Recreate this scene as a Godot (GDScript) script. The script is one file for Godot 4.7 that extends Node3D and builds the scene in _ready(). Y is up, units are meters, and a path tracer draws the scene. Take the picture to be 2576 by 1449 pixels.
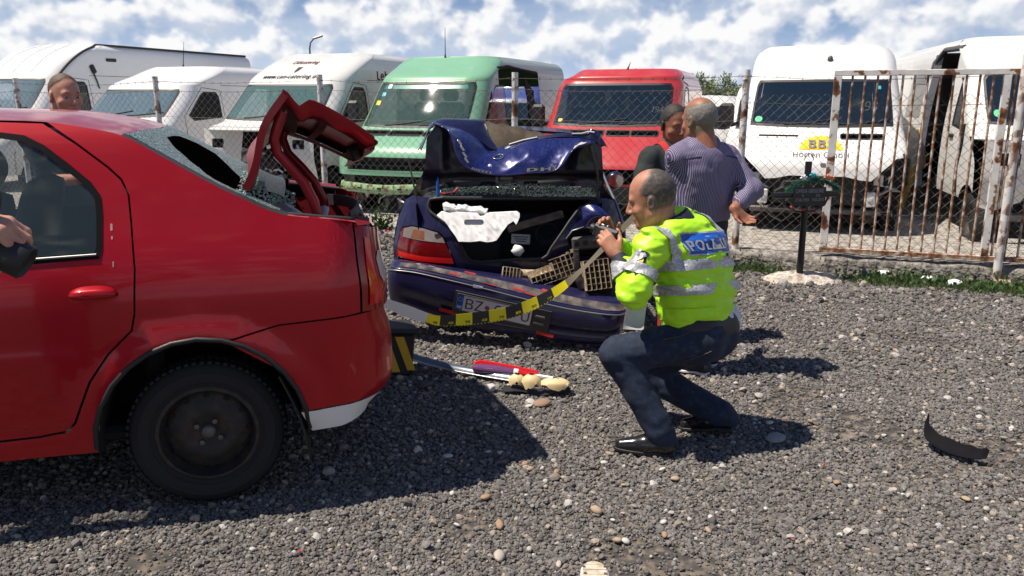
extends Node3D
# A gravel lot beside a breaker's yard: a red saloon and a blue saloon that met end to end, people measuring the damage, vans behind a wire fence.

var M := {}
var rng := RandomNumberGenerator.new()
var yard := Transform3D(Basis(Vector3.UP, deg_to_rad(-19.3)), Vector3(0.05, 0, -8.8))   # x along the fence, z out of the yard

func _ready() -> void:
	rng.seed = 20190514
	# ---- camera
	var cam := Camera3D.new()
	cam.name = "camera"
	cam.fov = rad_to_deg(2.0 * atan(724.5 / 2022.0))
	cam.position = Vector3(0, 1.65, 0)
	cam.rotation_degrees = Vector3(-13.2, 0, 0)
	cam.near = 0.05
	cam.far = 4000.0
	add_child(cam)
	cam.current = true
	# ---- sky, exposure
	var we := WorldEnvironment.new()
	we.name = "world_environment"
	var env := Environment.new()
	env.background_mode = Environment.BG_SKY
	var sky := Sky.new()
	var pan := PanoramaSkyMaterial.new()
	pan.panorama = sky_picture()
	pan.energy_multiplier = 1.0
	sky.sky_material = pan
	env.sky = sky
	env.background_energy_multiplier = 1.0
	env.ambient_light_source = Environment.AMBIENT_SOURCE_SKY
	env.tonemap_mode = Environment.TONE_MAPPER_LINEAR
	env.tonemap_exposure = 1.36
	env.sdfgi_enabled = true
	env.ssao_enabled = true
	env.ssil_enabled = true
	we.environment = env
	add_child(we)
	# ---- sun, high on the left and a little behind the cars
	var sun := DirectionalLight3D.new()
	sun.name = "sun"
	sun.light_color = Color(1.0, 0.955, 0.89)
	sun.light_energy = 1.6
	sun.light_angular_distance = 0.53
	sun.shadow_enabled = true
	sun.look_at_from_position(Vector3.ZERO, Vector3(0.45, -0.89, -0.05))
	add_child(sun)
	materials()
	build_ground()
	build_fence()
	build_vans()
	build_far_vehicles()
	build_red_car()
	build_blue_car()
	build_boot_load()
	build_small_things()
	build_people()

func sky_picture() -> ImageTexture:
	# blue air that pales to the horizon, heaps of cumulus low down and thinner cloud above
	var big := FastNoiseLite.new()
	big.seed = 11; big.frequency = 1.0; big.fractal_octaves = 6; big.fractal_gain = 0.52
	var puff := FastNoiseLite.new()
	puff.seed = 5; puff.frequency = 1.0; puff.noise_type = FastNoiseLite.TYPE_CELLULAR
	puff.cellular_return_type = FastNoiseLite.RETURN_DISTANCE; puff.fractal_octaves = 4; puff.fractal_gain = 0.5
	var shade := func(az: float, el: float) -> Color:
		var s := sin(el)
		var air := Color(0.03, 0.075, 0.20).lerp(Color(0.13, 0.23, 0.42), pow(1.0 - clampf(s, 0, 1), 4.0)).lerp(Color(0.37, 0.47, 0.61), pow(1.0 - clampf(s, 0, 1), 10.0))
		if el < 0.0: return Color(0.16, 0.155, 0.15)
		var d := Vector3(sin(az) * cos(el), s, -cos(az) * cos(el))
		var q := Vector3(d.x, d.y * 1.3, d.z) * 14.0
		var heap := func(p: Vector3) -> float: return big.get_noise_3dv(p) * 0.95 - puff.get_noise_3dv(p * 2.2) * 0.24 - puff.get_noise_3dv(p * 6.5) * 0.09
		var body: float = heap.call(q)
		var low := exp(-pow((el - 0.085) / 0.11, 2.0))
		var f := body + 0.16 * low - 0.5 + 0.52 * exp(-el * 2.2)
		var a := smoothstep(-0.10, 0.30, f)
		# where the cloud thins towards the sun (up and left) it is brighter
		var lit := clampf(0.55 + (body - float(heap.call(q + Vector3(-0.09, 0.20, 0.04)))) * 2.3, 0.0, 1.0)
		var cl := Color(0.43, 0.475, 0.56).lerp(Color(0.74, 0.735, 0.73), lit)
		var veil := 0.55 * smoothstep(-0.35, 0.4, big.get_noise_3dv(Vector3(d.x, d.y * 5.0, d.z) * 1.9 + Vector3(7, 0, 0)))
		return air.lerp(Color(0.52, 0.57, 0.65), veil * low).lerp(cl, a * 0.95)
	var w := 512
	var img := Image.create(w, w / 2, false, Image.FORMAT_RGBF)
	for y in w / 2:
		for x in w:
			if y > w / 4 + 8:
				img.set_pixel(x, y, Color(0.16, 0.155, 0.15))
			else:
				img.set_pixel(x, y, shade.call((float(x) + 0.5) / w * TAU, PI / 2 - (y + 0.5) / (w / 2) * PI))
	img.resize(4096, 2048, Image.INTERPOLATE_CUBIC)
	# the part low over the yard again, at full sharpness
	for y in range(1024 - 130, 1025):
		for x in range(-430, 430):
			img.set_pixel(posmod(x, 4096), y, shade.call((x + 0.5) / 4096.0 * TAU, PI / 2 - (y + 0.5) / 2048.0 * PI))
	return ImageTexture.create_from_image(img)

func materials() -> void:
	var g := noise_tex(0.02, [[0.25, lin(0.035, 0.033, 0.032)], [0.5, lin(0.07, 0.064, 0.06)], [0.62, lin(0.13, 0.105, 0.08)], [0.8, lin(0.2, 0.165, 0.13)]], 4, 1024)
	M.soil = tex(mat(Color.WHITE, 0.95), g, 0.55, true)
	M.yard = tex(mat(Color.WHITE, 0.95), noise_tex(0.015, [[0.3, lin(0.20, 0.185, 0.165)], [0.5, lin(0.31, 0.29, 0.26)], [0.7, lin(0.40, 0.375, 0.34)]], 8, 1024), 0.5, true)
	M.concrete = bumpy(tex(mat(Color.WHITE, 0.92), noise_tex(0.02, [[0.3, lin(0.11, 0.10, 0.09)], [0.5, lin(0.20, 0.185, 0.165)], [0.7, lin(0.33, 0.305, 0.275)]], 18, 512), 0.8), 0.05, 1.2, 1.0, 10.0)
	M.stone = mat(Color.WHITE, 0.9)
	M.stone.vertex_color_use_as_albedo = true
	# white paint flaking off rusty steel
	M.rust = tex(mat(Color.WHITE, 0.7), noise_tex(0.013, [[0.15, lin(0.05, 0.022, 0.012)], [0.28, lin(0.20, 0.075, 0.03)], [0.36, lin(0.28, 0.15, 0.09)], [0.40, lin(0.62, 0.60, 0.57)], [0.8, lin(0.72, 0.71, 0.69)]], 23, 512), 0.8)
	M.rusty = tex(mat(Color.WHITE, 0.75), noise_tex(0.016, [[0.2, lin(0.07, 0.03, 0.016)], [0.40, lin(0.24, 0.10, 0.045)], [0.52, lin(0.34, 0.19, 0.11)], [0.60, lin(0.46, 0.36, 0.29)], [0.72, lin(0.60, 0.57, 0.53)]], 29, 512), 1.2)
	M.wire = mat(lin(0.17, 0.165, 0.155), 0.5, 0.4)
	M.barb = mat(lin(0.10, 0.085, 0.07), 0.6, 0.5)
	M.red = car_paint(lin(0.37, 0.002, 0.011), 41, 0.015)
	M.red.clearcoat = 0.4
	M.redin = mat(lin(0.13, 0.005, 0.010), 0.6)
	M.redin.metallic_specular = 0.2
	M.black = mat(lin(0.012, 0.012, 0.014), 0.55)
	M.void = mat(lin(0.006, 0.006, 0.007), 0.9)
	M.tyre = bumpy(mat(lin(0.013, 0.013, 0.015), 0.82), 0.08, 9.0, 0.5)
	M.rim = tex(mat(Color.WHITE, 0.6, 0.2), noise_tex(0.02, [[0.3, lin(0.02, 0.018, 0.018)], [0.6, lin(0.03, 0.027, 0.026)], [0.8, lin(0.06, 0.035, 0.022)]], 6, 256), 3.0)
	M.steel = mat(lin(0.35, 0.35, 0.36), 0.4, 0.8)
	M.chrome = mat(lin(0.75, 0.75, 0.77), 0.12, 1.0)
	M.whiteplastic = mat(lin(0.72, 0.72, 0.72), 0.45)
	M.redlid = car_paint(lin(0.26, 0.006, 0.014), 47, 0.05)
	M.redlid.clearcoat = 0.15
	M.redroof = car_paint(lin(0.37, 0.012, 0.022), 43, 0.42)
	M.lens = mat(lin(0.26, 0.004, 0.006), 0.15, 0.0, 0.3)
	M.lensred = mat(lin(0.60, 0.012, 0.010), 0.15, 0.0, 0.3)
	M.lensclear = mat(lin(0.55, 0.45, 0.43), 0.2, 0.0, 0.3)
	M.greylining = mat(lin(0.32, 0.33, 0.37), 0.35)
	M.seatgrey = mat(lin(0.10, 0.10, 0.11), 0.9)
	M.dullsteel = mat(lin(0.12, 0.115, 0.11), 0.5, 0.4)
	M.hivis = mat(lin(0.45, 0.75, 0.03), 0.6)
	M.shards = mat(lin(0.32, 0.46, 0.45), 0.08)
	M.white1 = car_paint(lin(0.80, 0.80, 0.79), 51, 0.10)
	M.white2 = car_paint(lin(0.74, 0.75, 0.76), 53, 0.14)
	M.white3 = car_paint(lin(0.70, 0.70, 0.68), 55, 0.22)
	M.green = car_paint(lin(0.19, 0.42, 0.27), 57, 0.12)
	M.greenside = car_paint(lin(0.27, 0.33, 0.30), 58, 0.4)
	M.redvan = car_paint(lin(0.46, 0.022, 0.03), 59, 0.16)
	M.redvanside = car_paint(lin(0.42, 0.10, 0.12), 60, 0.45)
	M.bluevan = car_paint(lin(0.02, 0.05, 0.22), 61, 0.15)
	M.chip = mat(lin(0.45, 0.22, 0.22), 0.7)
	M.gap = mat(lin(0.03, 0.03, 0.03), 0.8)
	M.screen = glass(Color(0.13, 0.19, 0.25), 0.55)
	M.screenlight = glass(Color(0.5, 0.6, 0.66), 0.5)
	M.screengreen = glass(Color(0.45, 0.6, 0.6), 0.4)
	M.glassgreen = glass(Color(0.4, 0.55, 0.52), 0.25)
	M.dash = mat(lin(0.12, 0.13, 0.13), 0.7)
	M.chalk = mat(lin(0.20, 0.21, 0.22), 0.9)
	M.letterred = mat(lin(0.33, 0.015, 0.03), 0.5)
	M.letterdark = mat(lin(0.04, 0.035, 0.035), 0.5)
	M.lettergrey = mat(lin(0.42, 0.42, 0.44), 0.5)
	M.yellow = mat(lin(0.80, 0.55, 0.02), 0.5)
	M.greenstick = mat(lin(0.05, 0.5, 0.22), 0.5)
	M.cyan = mat(lin(0.06, 0.42, 0.5), 0.5)
	M.teal = mat(lin(0.02, 0.28, 0.22), 0.3)
	M.rustgreen = tex(mat(Color.WHITE, 0.6), noise_tex(0.018, [[0.2, lin(0.10, 0.05, 0.03)], [0.34, lin(0.20, 0.11, 0.07)], [0.42, lin(0.22, 0.38, 0.18)], [0.8, lin(0.28, 0.47, 0.25)]], 62, 256), 2.0)
	M.blue = car_paint(lin(0.008, 0.008, 0.046), 65, 0.02)
	M.blueskin = tex(mat(Color.WHITE, 0.28, 0.25, 0.6), noise_tex(0.03, [[0.1, lin(0.006, 0.009, 0.06)], [0.6, lin(0.012, 0.018, 0.13)], [0.74, lin(0.02, 0.028, 0.17)], [0.79, lin(0.16, 0.17, 0.24)], [0.82, lin(0.012, 0.02, 0.13)]], 66, 512), 3.0)
	M.blueinner = mat(lin(0.006, 0.006, 0.018), 0.35, 0.0, 0.2)
	M.blueinner2 = mat(lin(0.008, 0.009, 0.04), 0.3, 0.0, 0.5)
	M.lensdark = mat(lin(0.12, 0.003, 0.004), 0.1, 0.0, 0.5)
	M.lensclear2 = mat(lin(0.19, 0.165, 0.155), 0.1, 0.0, 0.7)
	M.amber = mat(lin(0.20, 0.075, 0.03), 0.15, 0.0, 0.6)
	M.lining = mat(lin(0.010, 0.011, 0.013), 0.85)
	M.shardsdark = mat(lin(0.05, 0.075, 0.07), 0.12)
	M.scuffed = tex(mat(Color.WHITE, 0.7), noise_tex(0.02, [[0.25, lin(0.012, 0.012, 0.03)], [0.5, lin(0.06, 0.05, 0.05)], [0.8, lin(0.17, 0.14, 0.12)]], 69, 256), 2.0)
	M.reflector = mat(lin(0.55, 0.03, 0.02), 0.25, 0.0, 0.6)
	M.platewhite = mat(lin(0.62, 0.63, 0.64), 0.4)
	M.euroblue = mat(lin(0.01, 0.09, 0.42), 0.4)
	M.sealrust = mat(lin(0.25, 0.06, 0.04), 0.6)
	M.beige = tex(mat(Color.WHITE, 0.75), noise_tex(0.02, [[0.2, lin(0.16, 0.11, 0.07)], [0.5, lin(0.42, 0.33, 0.22)], [0.8, lin(0.55, 0.46, 0.33)]], 71, 256), 3.0)
	M.bare = mat(lin(0.62, 0.61, 0.60), 0.4, 0.3)
	M.strutblue = mat(lin(0.01, 0.12, 0.5), 0.3)
	M.foam = bumpy(mat(lin(0.84, 0.84, 0.84), 0.9), 0.12, 8.0, 0.25)
	M.wood = tex(mat(Color.WHITE, 0.9), noise_tex(0.02, [[0.2, lin(0.10, 0.08, 0.06)], [0.8, lin(0.22, 0.18, 0.14)]], 73, 256), 2.0)
	M.hardboard = tex(mat(Color.WHITE, 0.85), noise_tex(0.01, [[0.2, lin(0.11, 0.085, 0.055)], [0.6, lin(0.17, 0.135, 0.09)], [0.85, lin(0.30, 0.25, 0.18)]], 75, 256), 1.5)
	M.tapeyellow = mat(lin(0.90, 0.76, 0.01), 0.4)
	M.tapeblack = mat(lin(0.02, 0.02, 0.022), 0.4)
	M.tapeback = mat(lin(0.80, 0.79, 0.84), 0.5)
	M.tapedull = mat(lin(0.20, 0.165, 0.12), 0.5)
	M.bluegrey = mat(lin(0.085, 0.105, 0.14), 0.3, 0.2, 0.4)
	M.lensbright = mat(lin(0.55, 0.012, 0.012), 0.15, 0.0, 0.8)
	M.violet = mat(lin(0.13, 0.05, 0.14), 0.12, 0.0, 1.0)
	M.cream = mat(lin(0.66, 0.52, 0.28), 0.5)
	M.caseyellow = mat(lin(0.62, 0.36, 0.015), 0.5)
	M.woodpale = tex(mat(Color.WHITE, 0.8), noise_tex(0.02, [[0.2, lin(0.40, 0.32, 0.24)], [0.8, lin(0.62, 0.54, 0.44)]], 77, 256), 4.0)
	M.blackpaint = mat(lin(0.012, 0.013, 0.016), 0.4)
	M.firdark = mat(lin(0.006, 0.05, 0.03), 0.7)
	M.firgreen = mat(lin(0.012, 0.11, 0.065), 0.6)
	M.firpale = mat(lin(0.06, 0.20, 0.15), 0.6)
	M.salmon = mat(lin(0.62, 0.24, 0.14), 0.7)
	M.concretepale = bumpy(tex(mat(Color.WHITE, 0.92), noise_tex(0.025, [[0.25, lin(0.26, 0.21, 0.17)], [0.5, lin(0.48, 0.43, 0.37)], [0.75, lin(0.60, 0.56, 0.50)]], 79, 256), 2.0), 0.06, 2.0, 1.0, 8.0)
	M.leaf = mat(lin(0.04, 0.085, 0.02), 0.7)
	M.grass = mat(lin(0.06, 0.10, 0.028), 0.8)
	M.leaf2 = mat(lin(0.19, 0.23, 0.12), 0.8)
	M.leaf3 = mat(lin(0.13, 0.17, 0.09), 0.8)
	for k in [M.leaf, M.grass, M.leaf2, M.leaf3]:
		k.backlight_enabled = true
		k.backlight = Color(0.12, 0.16, 0.04)
	M.pink = mat(lin(0.55, 0.03, 0.14), 0.6)
	M.brick = mat(lin(0.42, 0.28, 0.21), 0.9)
	M.skin1 = skin_mat(lin(0.42, 0.215, 0.145), 81)
	M.skin2 = skin_mat(lin(0.30, 0.135, 0.085), 82)
	M.skin3 = skin_mat(lin(0.46, 0.25, 0.18), 83)
	M.eyewhite = mat(lin(0.30, 0.27, 0.25), 0.3)
	M.skindark = mat(lin(0.20, 0.09, 0.055), 0.6)
	M.hairgrey = tex(mat(Color.WHITE, 0.7), noise_tex(0.10, [[0.25, lin(0.025, 0.022, 0.02)], [0.6, lin(0.07, 0.062, 0.056)], [0.85, lin(0.22, 0.20, 0.19)]], 84, 256), 12.0)
	M.hairsilver = tex(mat(Color.WHITE, 0.7), noise_tex(0.10, [[0.25, lin(0.06, 0.055, 0.05)], [0.55, lin(0.20, 0.185, 0.17)], [0.85, lin(0.42, 0.40, 0.38)]], 85, 256), 12.0)
	M.hairblack = tex(mat(Color.WHITE, 0.7), noise_tex(0.10, [[0.25, lin(0.008, 0.007, 0.007)], [0.85, lin(0.05, 0.042, 0.036)]], 86, 256), 12.0)
	M.hairbrown = tex(mat(Color.WHITE, 0.7), noise_tex(0.10, [[0.25, lin(0.045, 0.027, 0.017)], [0.85, lin(0.16, 0.10, 0.065)]], 87, 256), 12.0)
	M.hivisjacket = mat(lin(0.44, 0.84, 0.02), 0.45)
	M.reflective = bumpy(tex(mat(Color.WHITE, 0.42, 0.35), noise_tex(0.03, [[0.2, lin(0.30, 0.31, 0.33)], [0.5, lin(0.45, 0.47, 0.50)], [0.8, lin(0.62, 0.64, 0.67)]], 88, 256), 8.0), 0.04, 8.0, 0.6)
	M.navy = mat(lin(0.010, 0.012, 0.03), 0.75)
	M.denim = tex(mat(Color.WHITE, 0.85), noise_tex(0.02, [[0.2, lin(0.006, 0.012, 0.030)], [0.6, lin(0.010, 0.020, 0.048)], [0.9, lin(0.024, 0.044, 0.092)]], 89, 512), 2.0)
	M.stitch = mat(lin(0.10, 0.06, 0.035), 0.8)
	M.shirtpale = mat(lin(0.50, 0.55, 0.68), 0.8)
	M.foamflat = mat(lin(0.76, 0.76, 0.78), 0.7)
	M.leather = mat(lin(0.010, 0.009, 0.011), 0.25, 0.0, 0.4)
	M.trousers = mat(lin(0.015, 0.018, 0.026), 0.85)
	M.tshirt = mat(lin(0.014, 0.022, 0.022), 0.85)
	M.redcloth = mat(lin(0.42, 0.015, 0.02), 0.85)
	var st := Image.create(64, 8, false, Image.FORMAT_RGB8)
	st.fill(lin(0.40, 0.38, 0.46))
	for k in 8: st.fill_rect(Rect2i(k * 8, 0, 6, 8), lin(0.066, 0.052, 0.125))
	for k in 8: st.fill_rect(Rect2i(k * 8 + 2, 0, 1, 8), lin(0.10, 0.07, 0.22))
	M.stripes = mat(Color.WHITE, 0.75)
	M.stripes.albedo_texture = ImageTexture.create_from_image(st)
	M.stripes.uv1_scale = Vector3(14.0, 1.0, 1.0)
	var sc := Image.create(8, 64, false, Image.FORMAT_RGB8)
	sc.fill(lin(0.03, 0.03, 0.06))
	for k in 4: sc.fill_rect(Rect2i(0, k * 16, 8, 6), lin(0.6, 0.6, 0.62))
	M.stripesdark = mat(Color.WHITE, 0.75)
	M.stripesdark.albedo_texture = ImageTexture.create_from_image(sc)
	M.stripesdark.uv1_scale = Vector3(1.0, 16.0, 1.0)
	# toughened glass gone to crumbs, still hanging together
	var cz := mat(Color.WHITE, 0.3)
	tex(cz, noise_tex(0.06, [[0.12, lin(0.012, 0.028, 0.032)], [0.42, lin(0.035, 0.075, 0.08)], [0.64, lin(0.10, 0.18, 0.18)], [0.8, lin(0.28, 0.40, 0.39)], [0.93, lin(0.8, 0.9, 0.88)]], 13, 512, false, 3, FastNoiseLite.TYPE_SIMPLEX), 1.7)
	cz.normal_enabled = true
	cz.normal_texture = noise_tex(0.16, [], 14, 512, true, 2, FastNoiseLite.TYPE_CELLULAR, 10.0)
	M.crazed = cz
	M.glass = glass(Color(0.35, 0.42, 0.42), 0.22)
	M.glassdark = glass(Color(0.10, 0.14, 0.17), 0.5)
	M.seat = mat(lin(0.045, 0.055, 0.07), 0.85)
	M.trim = mat(lin(0.02, 0.021, 0.024), 0.6)
	M.rubber = mat(lin(0.007, 0.007, 0.009), 0.75)
	M.rubber.metallic_specular = 0.2

func car_paint(c: Color, sd: int, dust := 0.16) -> StandardMaterial3D:
	# lacquered paint under a film of yard dust
	var m := mat(c, 0.36, 0.3 if c.s > 0.8 else 0.0, 0.6)
	m.metallic_specular = 0.35
	var l := c.srgb_to_linear()
	var dst := Color(0.42, 0.37, 0.33)
	var d1 := l.lerp(dst, dust * 0.15)
	var d2 := l.lerp(dst, dust)
	tex(m, noise_tex(0.006, [[0.25, d1.linear_to_srgb()], [0.62, l.lerp(dst, dust * 0.4).linear_to_srgb()], [0.85, d2.linear_to_srgb()]], sd, 512), 0.7)
	m.clearcoat_roughness = 0.07
	return m

func skin_mat(c: Color, sd: int) -> StandardMaterial3D:
	var l := c.srgb_to_linear()
	var red := Color(l.r * 1.02, l.g * 0.78, l.b * 0.75).linear_to_srgb()
	var m := tex(mat(Color.WHITE, 0.5), noise_tex(0.02, [[0.25, red], [0.55, c], [0.85, Color(l.r * 1.1, l.g * 1.12, l.b * 1.12).linear_to_srgb()]], sd, 256), 6.0)
	m.metallic_specular = 0.4
	m.vertex_color_use_as_albedo = true
	return m

func build_ground() -> void:
	var mb := MB.new()
	var no := FastNoiseLite.new()
	no.seed = 3; no.frequency = 0.6
	var hgt := func(x: float, z: float) -> float: return no.get_noise_2d(x, z) * 0.012
	mb.grid(120, 120, func(u: float, v: float) -> Vector3:
		var x := -10.0 + 22.0 * u
		var z := -14.0 + 16.0 * v
		return Vector3(x, hgt.call(x, z) - 0.012, z), Vector3.UP)
	structure("gravel_lot_soil", mb, M.soil)
	var far := MB.new()
	far.quad(Vector3(-900, -0.05, 300), Vector3(900, -0.05, 300), Vector3(900, -0.05, -1500), Vector3(-900, -0.05, -1500), Vector3.UP)
	structure("ground", far, M.soil)
	var yd := MB.new()
	yd.grid(60, 40, func(u: float, v: float) -> Vector3:
		var p := yard * Vector3(-26.0 + 52.0 * u, 0, -0.09 - 44.0 * v)
		return p + Vector3.UP * (0.13 + no.get_noise_2d(p.x * 0.7, p.z * 0.7) * 0.012), Vector3.UP)
	structure("yard_ground", yd, M.yard)
	gravel(hgt)
	kerb()

func stone_mesh(sd: int, flat: float) -> MB:
	# a crushed stone: a ball cut by a few random planes
	var r := RandomNumberGenerator.new()
	r.seed = sd
	var pl := []
	for i in 9:
		var d := Vector3(r.randfn(), r.randfn(), r.randfn()).normalized()
		pl.append([d, r.randf_range(0.55, 0.9)])
	var mb := MB.new()
	mb.usec = true
	var nu := 7
	var nv := 5
	var f := func(i: int, j: int) -> Vector3:
		var a := TAU * (i % nu) / nu + (0.3 if j % 2 else 0.0)
		var b := PI * j / nv
		var d := Vector3(cos(a) * sin(b), cos(b), sin(a) * sin(b))
		var k := 1.0
		for p in pl:
			var c := d.dot(p[0])
			if c > 0.0: k = minf(k, p[1] / c)
		return d * k * Vector3(1, flat, 1)
	for j in nv:
		for i in nu:
			var a: Vector3 = f.call(i, j)
			var b: Vector3 = f.call(i + 1, j)
			var c: Vector3 = f.call(i + 1, j + 1)
			var d: Vector3 = f.call(i, j + 1)
			if j > 0: mb.tri(a, b, c, a + b + c)
			if j < nv - 1: mb.tri(a, c, d, a + c + d)
	return mb

func pebble_mesh(sd: int, flat: float) -> MB:
	var mb := MB.new()
	mb.usec = true
	mb.ball(Vector3.ZERO, Vector3(1, flat, 0.78), Basis.IDENTITY, 12, 8, 0.16, sd)
	return mb

func gravel(hgt: Callable) -> void:
	var patch := FastNoiseLite.new()
	patch.seed = 17; patch.frequency = 0.8; patch.fractal_octaves = 3
	# [near z, far z, stones per square metre, mean size]
	var bands := [[-1.6, -3.2, 11500, 0.0068], [-3.2, -4.6, 8500, 0.0076], [-4.6, -6.5, 4600, 0.0098], [-6.5, -11.0, 2100, 0.0140]]
	var kinds := 6
	var xf := []
	var co := []
	for k in kinds:
		xf.append([]); co.append([])
	for b in bands:
		var depth: float = absf(b[1] - b[0])
		var half: float = absf(b[1]) * 0.70 + 0.7
		var count := int(depth * half * 2.0 * b[2])
		for i in count:
			var z: float = lerpf(b[0], b[1], rng.randf())
			var x := rng.randf_range(-half, half)
			if absf(x) > absf(z) * 0.68 + 0.6: continue
			var loc := yard.affine_inverse() * Vector3(x, 0, z)
			if loc.z < 0.16: continue
			var bare := patch.get_noise_2d(x, z)
			if bare > 0.32 and rng.randf() < smoothstep(0.32, 0.5, bare) * 0.8: continue
			var s: float = b[3] * exp(rng.randfn() * 0.34)
			var tone := rng.randf()
			var c := Color(0.125, 0.118, 0.114) * rng.randf_range(0.65, 1.6)
			if tone > 0.90: c = Color(0.17, 0.15, 0.13) * rng.randf_range(0.7, 1.3)
			if tone > 0.965: c = Color(0.34, 0.29, 0.24) * rng.randf_range(0.6, 1.2); 
			if tone > 0.985: s *= rng.randf_range(1.1, 1.9)
			if tone > 0.994: c = Color(0.40, 0.39, 0.37) * rng.randf_range(0.7, 1.2)
			c.a = 1.0
			var k := rng.randi() % kinds
			var bs := Basis.from_euler(Vector3(rng.randf_range(-0.6, 0.6), rng.randf() * TAU, rng.randf_range(-0.6, 0.6))).scaled_local(Vector3(s * rng.randf_range(0.8, 1.35), s, s))
			xf[k].append(Transform3D(bs, Vector3(x, hgt.call(x, z) - 0.012 + s * rng.randf_range(0.1, 0.75), z)))
			co[k].append(c)
	for k in kinds:
		var mm := MultiMesh.new()
		mm.transform_format = MultiMesh.TRANSFORM_3D
		mm.use_colors = true
		mm.mesh = stone_mesh(100 + k, [0.75, 0.6, 0.8, 0.7, 0.55, 0.85][k]).mesh()
		mm.instance_count = xf[k].size()
		for i in xf[k].size():
			mm.set_instance_transform(i, xf[k][i])
			mm.set_instance_color(i, co[k][i])
		var o := MultiMeshInstance3D.new()
		o.multimesh = mm
		o.material_override = M.stone
		o.name = numbered("gravel")
		o.set_meta("kind", "stuff")
		o.set_meta("label", "dark grey crushed stone covering the open lot")
		o.set_meta("category", "gravel")
		add_child(o, true)

func kerb() -> void:
	# the rough concrete footing that carries the fence
	var no := FastNoiseLite.new()
	no.seed = 9; no.frequency = 2.2; no.fractal_octaves = 4
	var mb := MB.new()
	var sec := [[0.13, -0.05], [0.125, 0.05], [0.115, 0.12], [0.10, 0.155], [0.05, 0.175], [-0.05, 0.182], [-0.11, 0.17], [-0.13, 0.1]]
	mb.grid(400, sec.size() - 1, func(u: float, v: float) -> Vector3:
		var k: Array = sec[roundi(v * (sec.size() - 1))]
		var x := -10.0 + 17.5 * u
		var w := no.get_noise_2d(x * 1.2, v * 2.0)
		return yard * Vector3(x, k[1] + w * 0.022, k[0] + w * 0.03 + 0.015 * no.get_noise_2d(x * 4.0, 9.0)), yard.basis.z + Vector3.UP)
	structure("concrete_kerb", mb, M.concrete)

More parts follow.
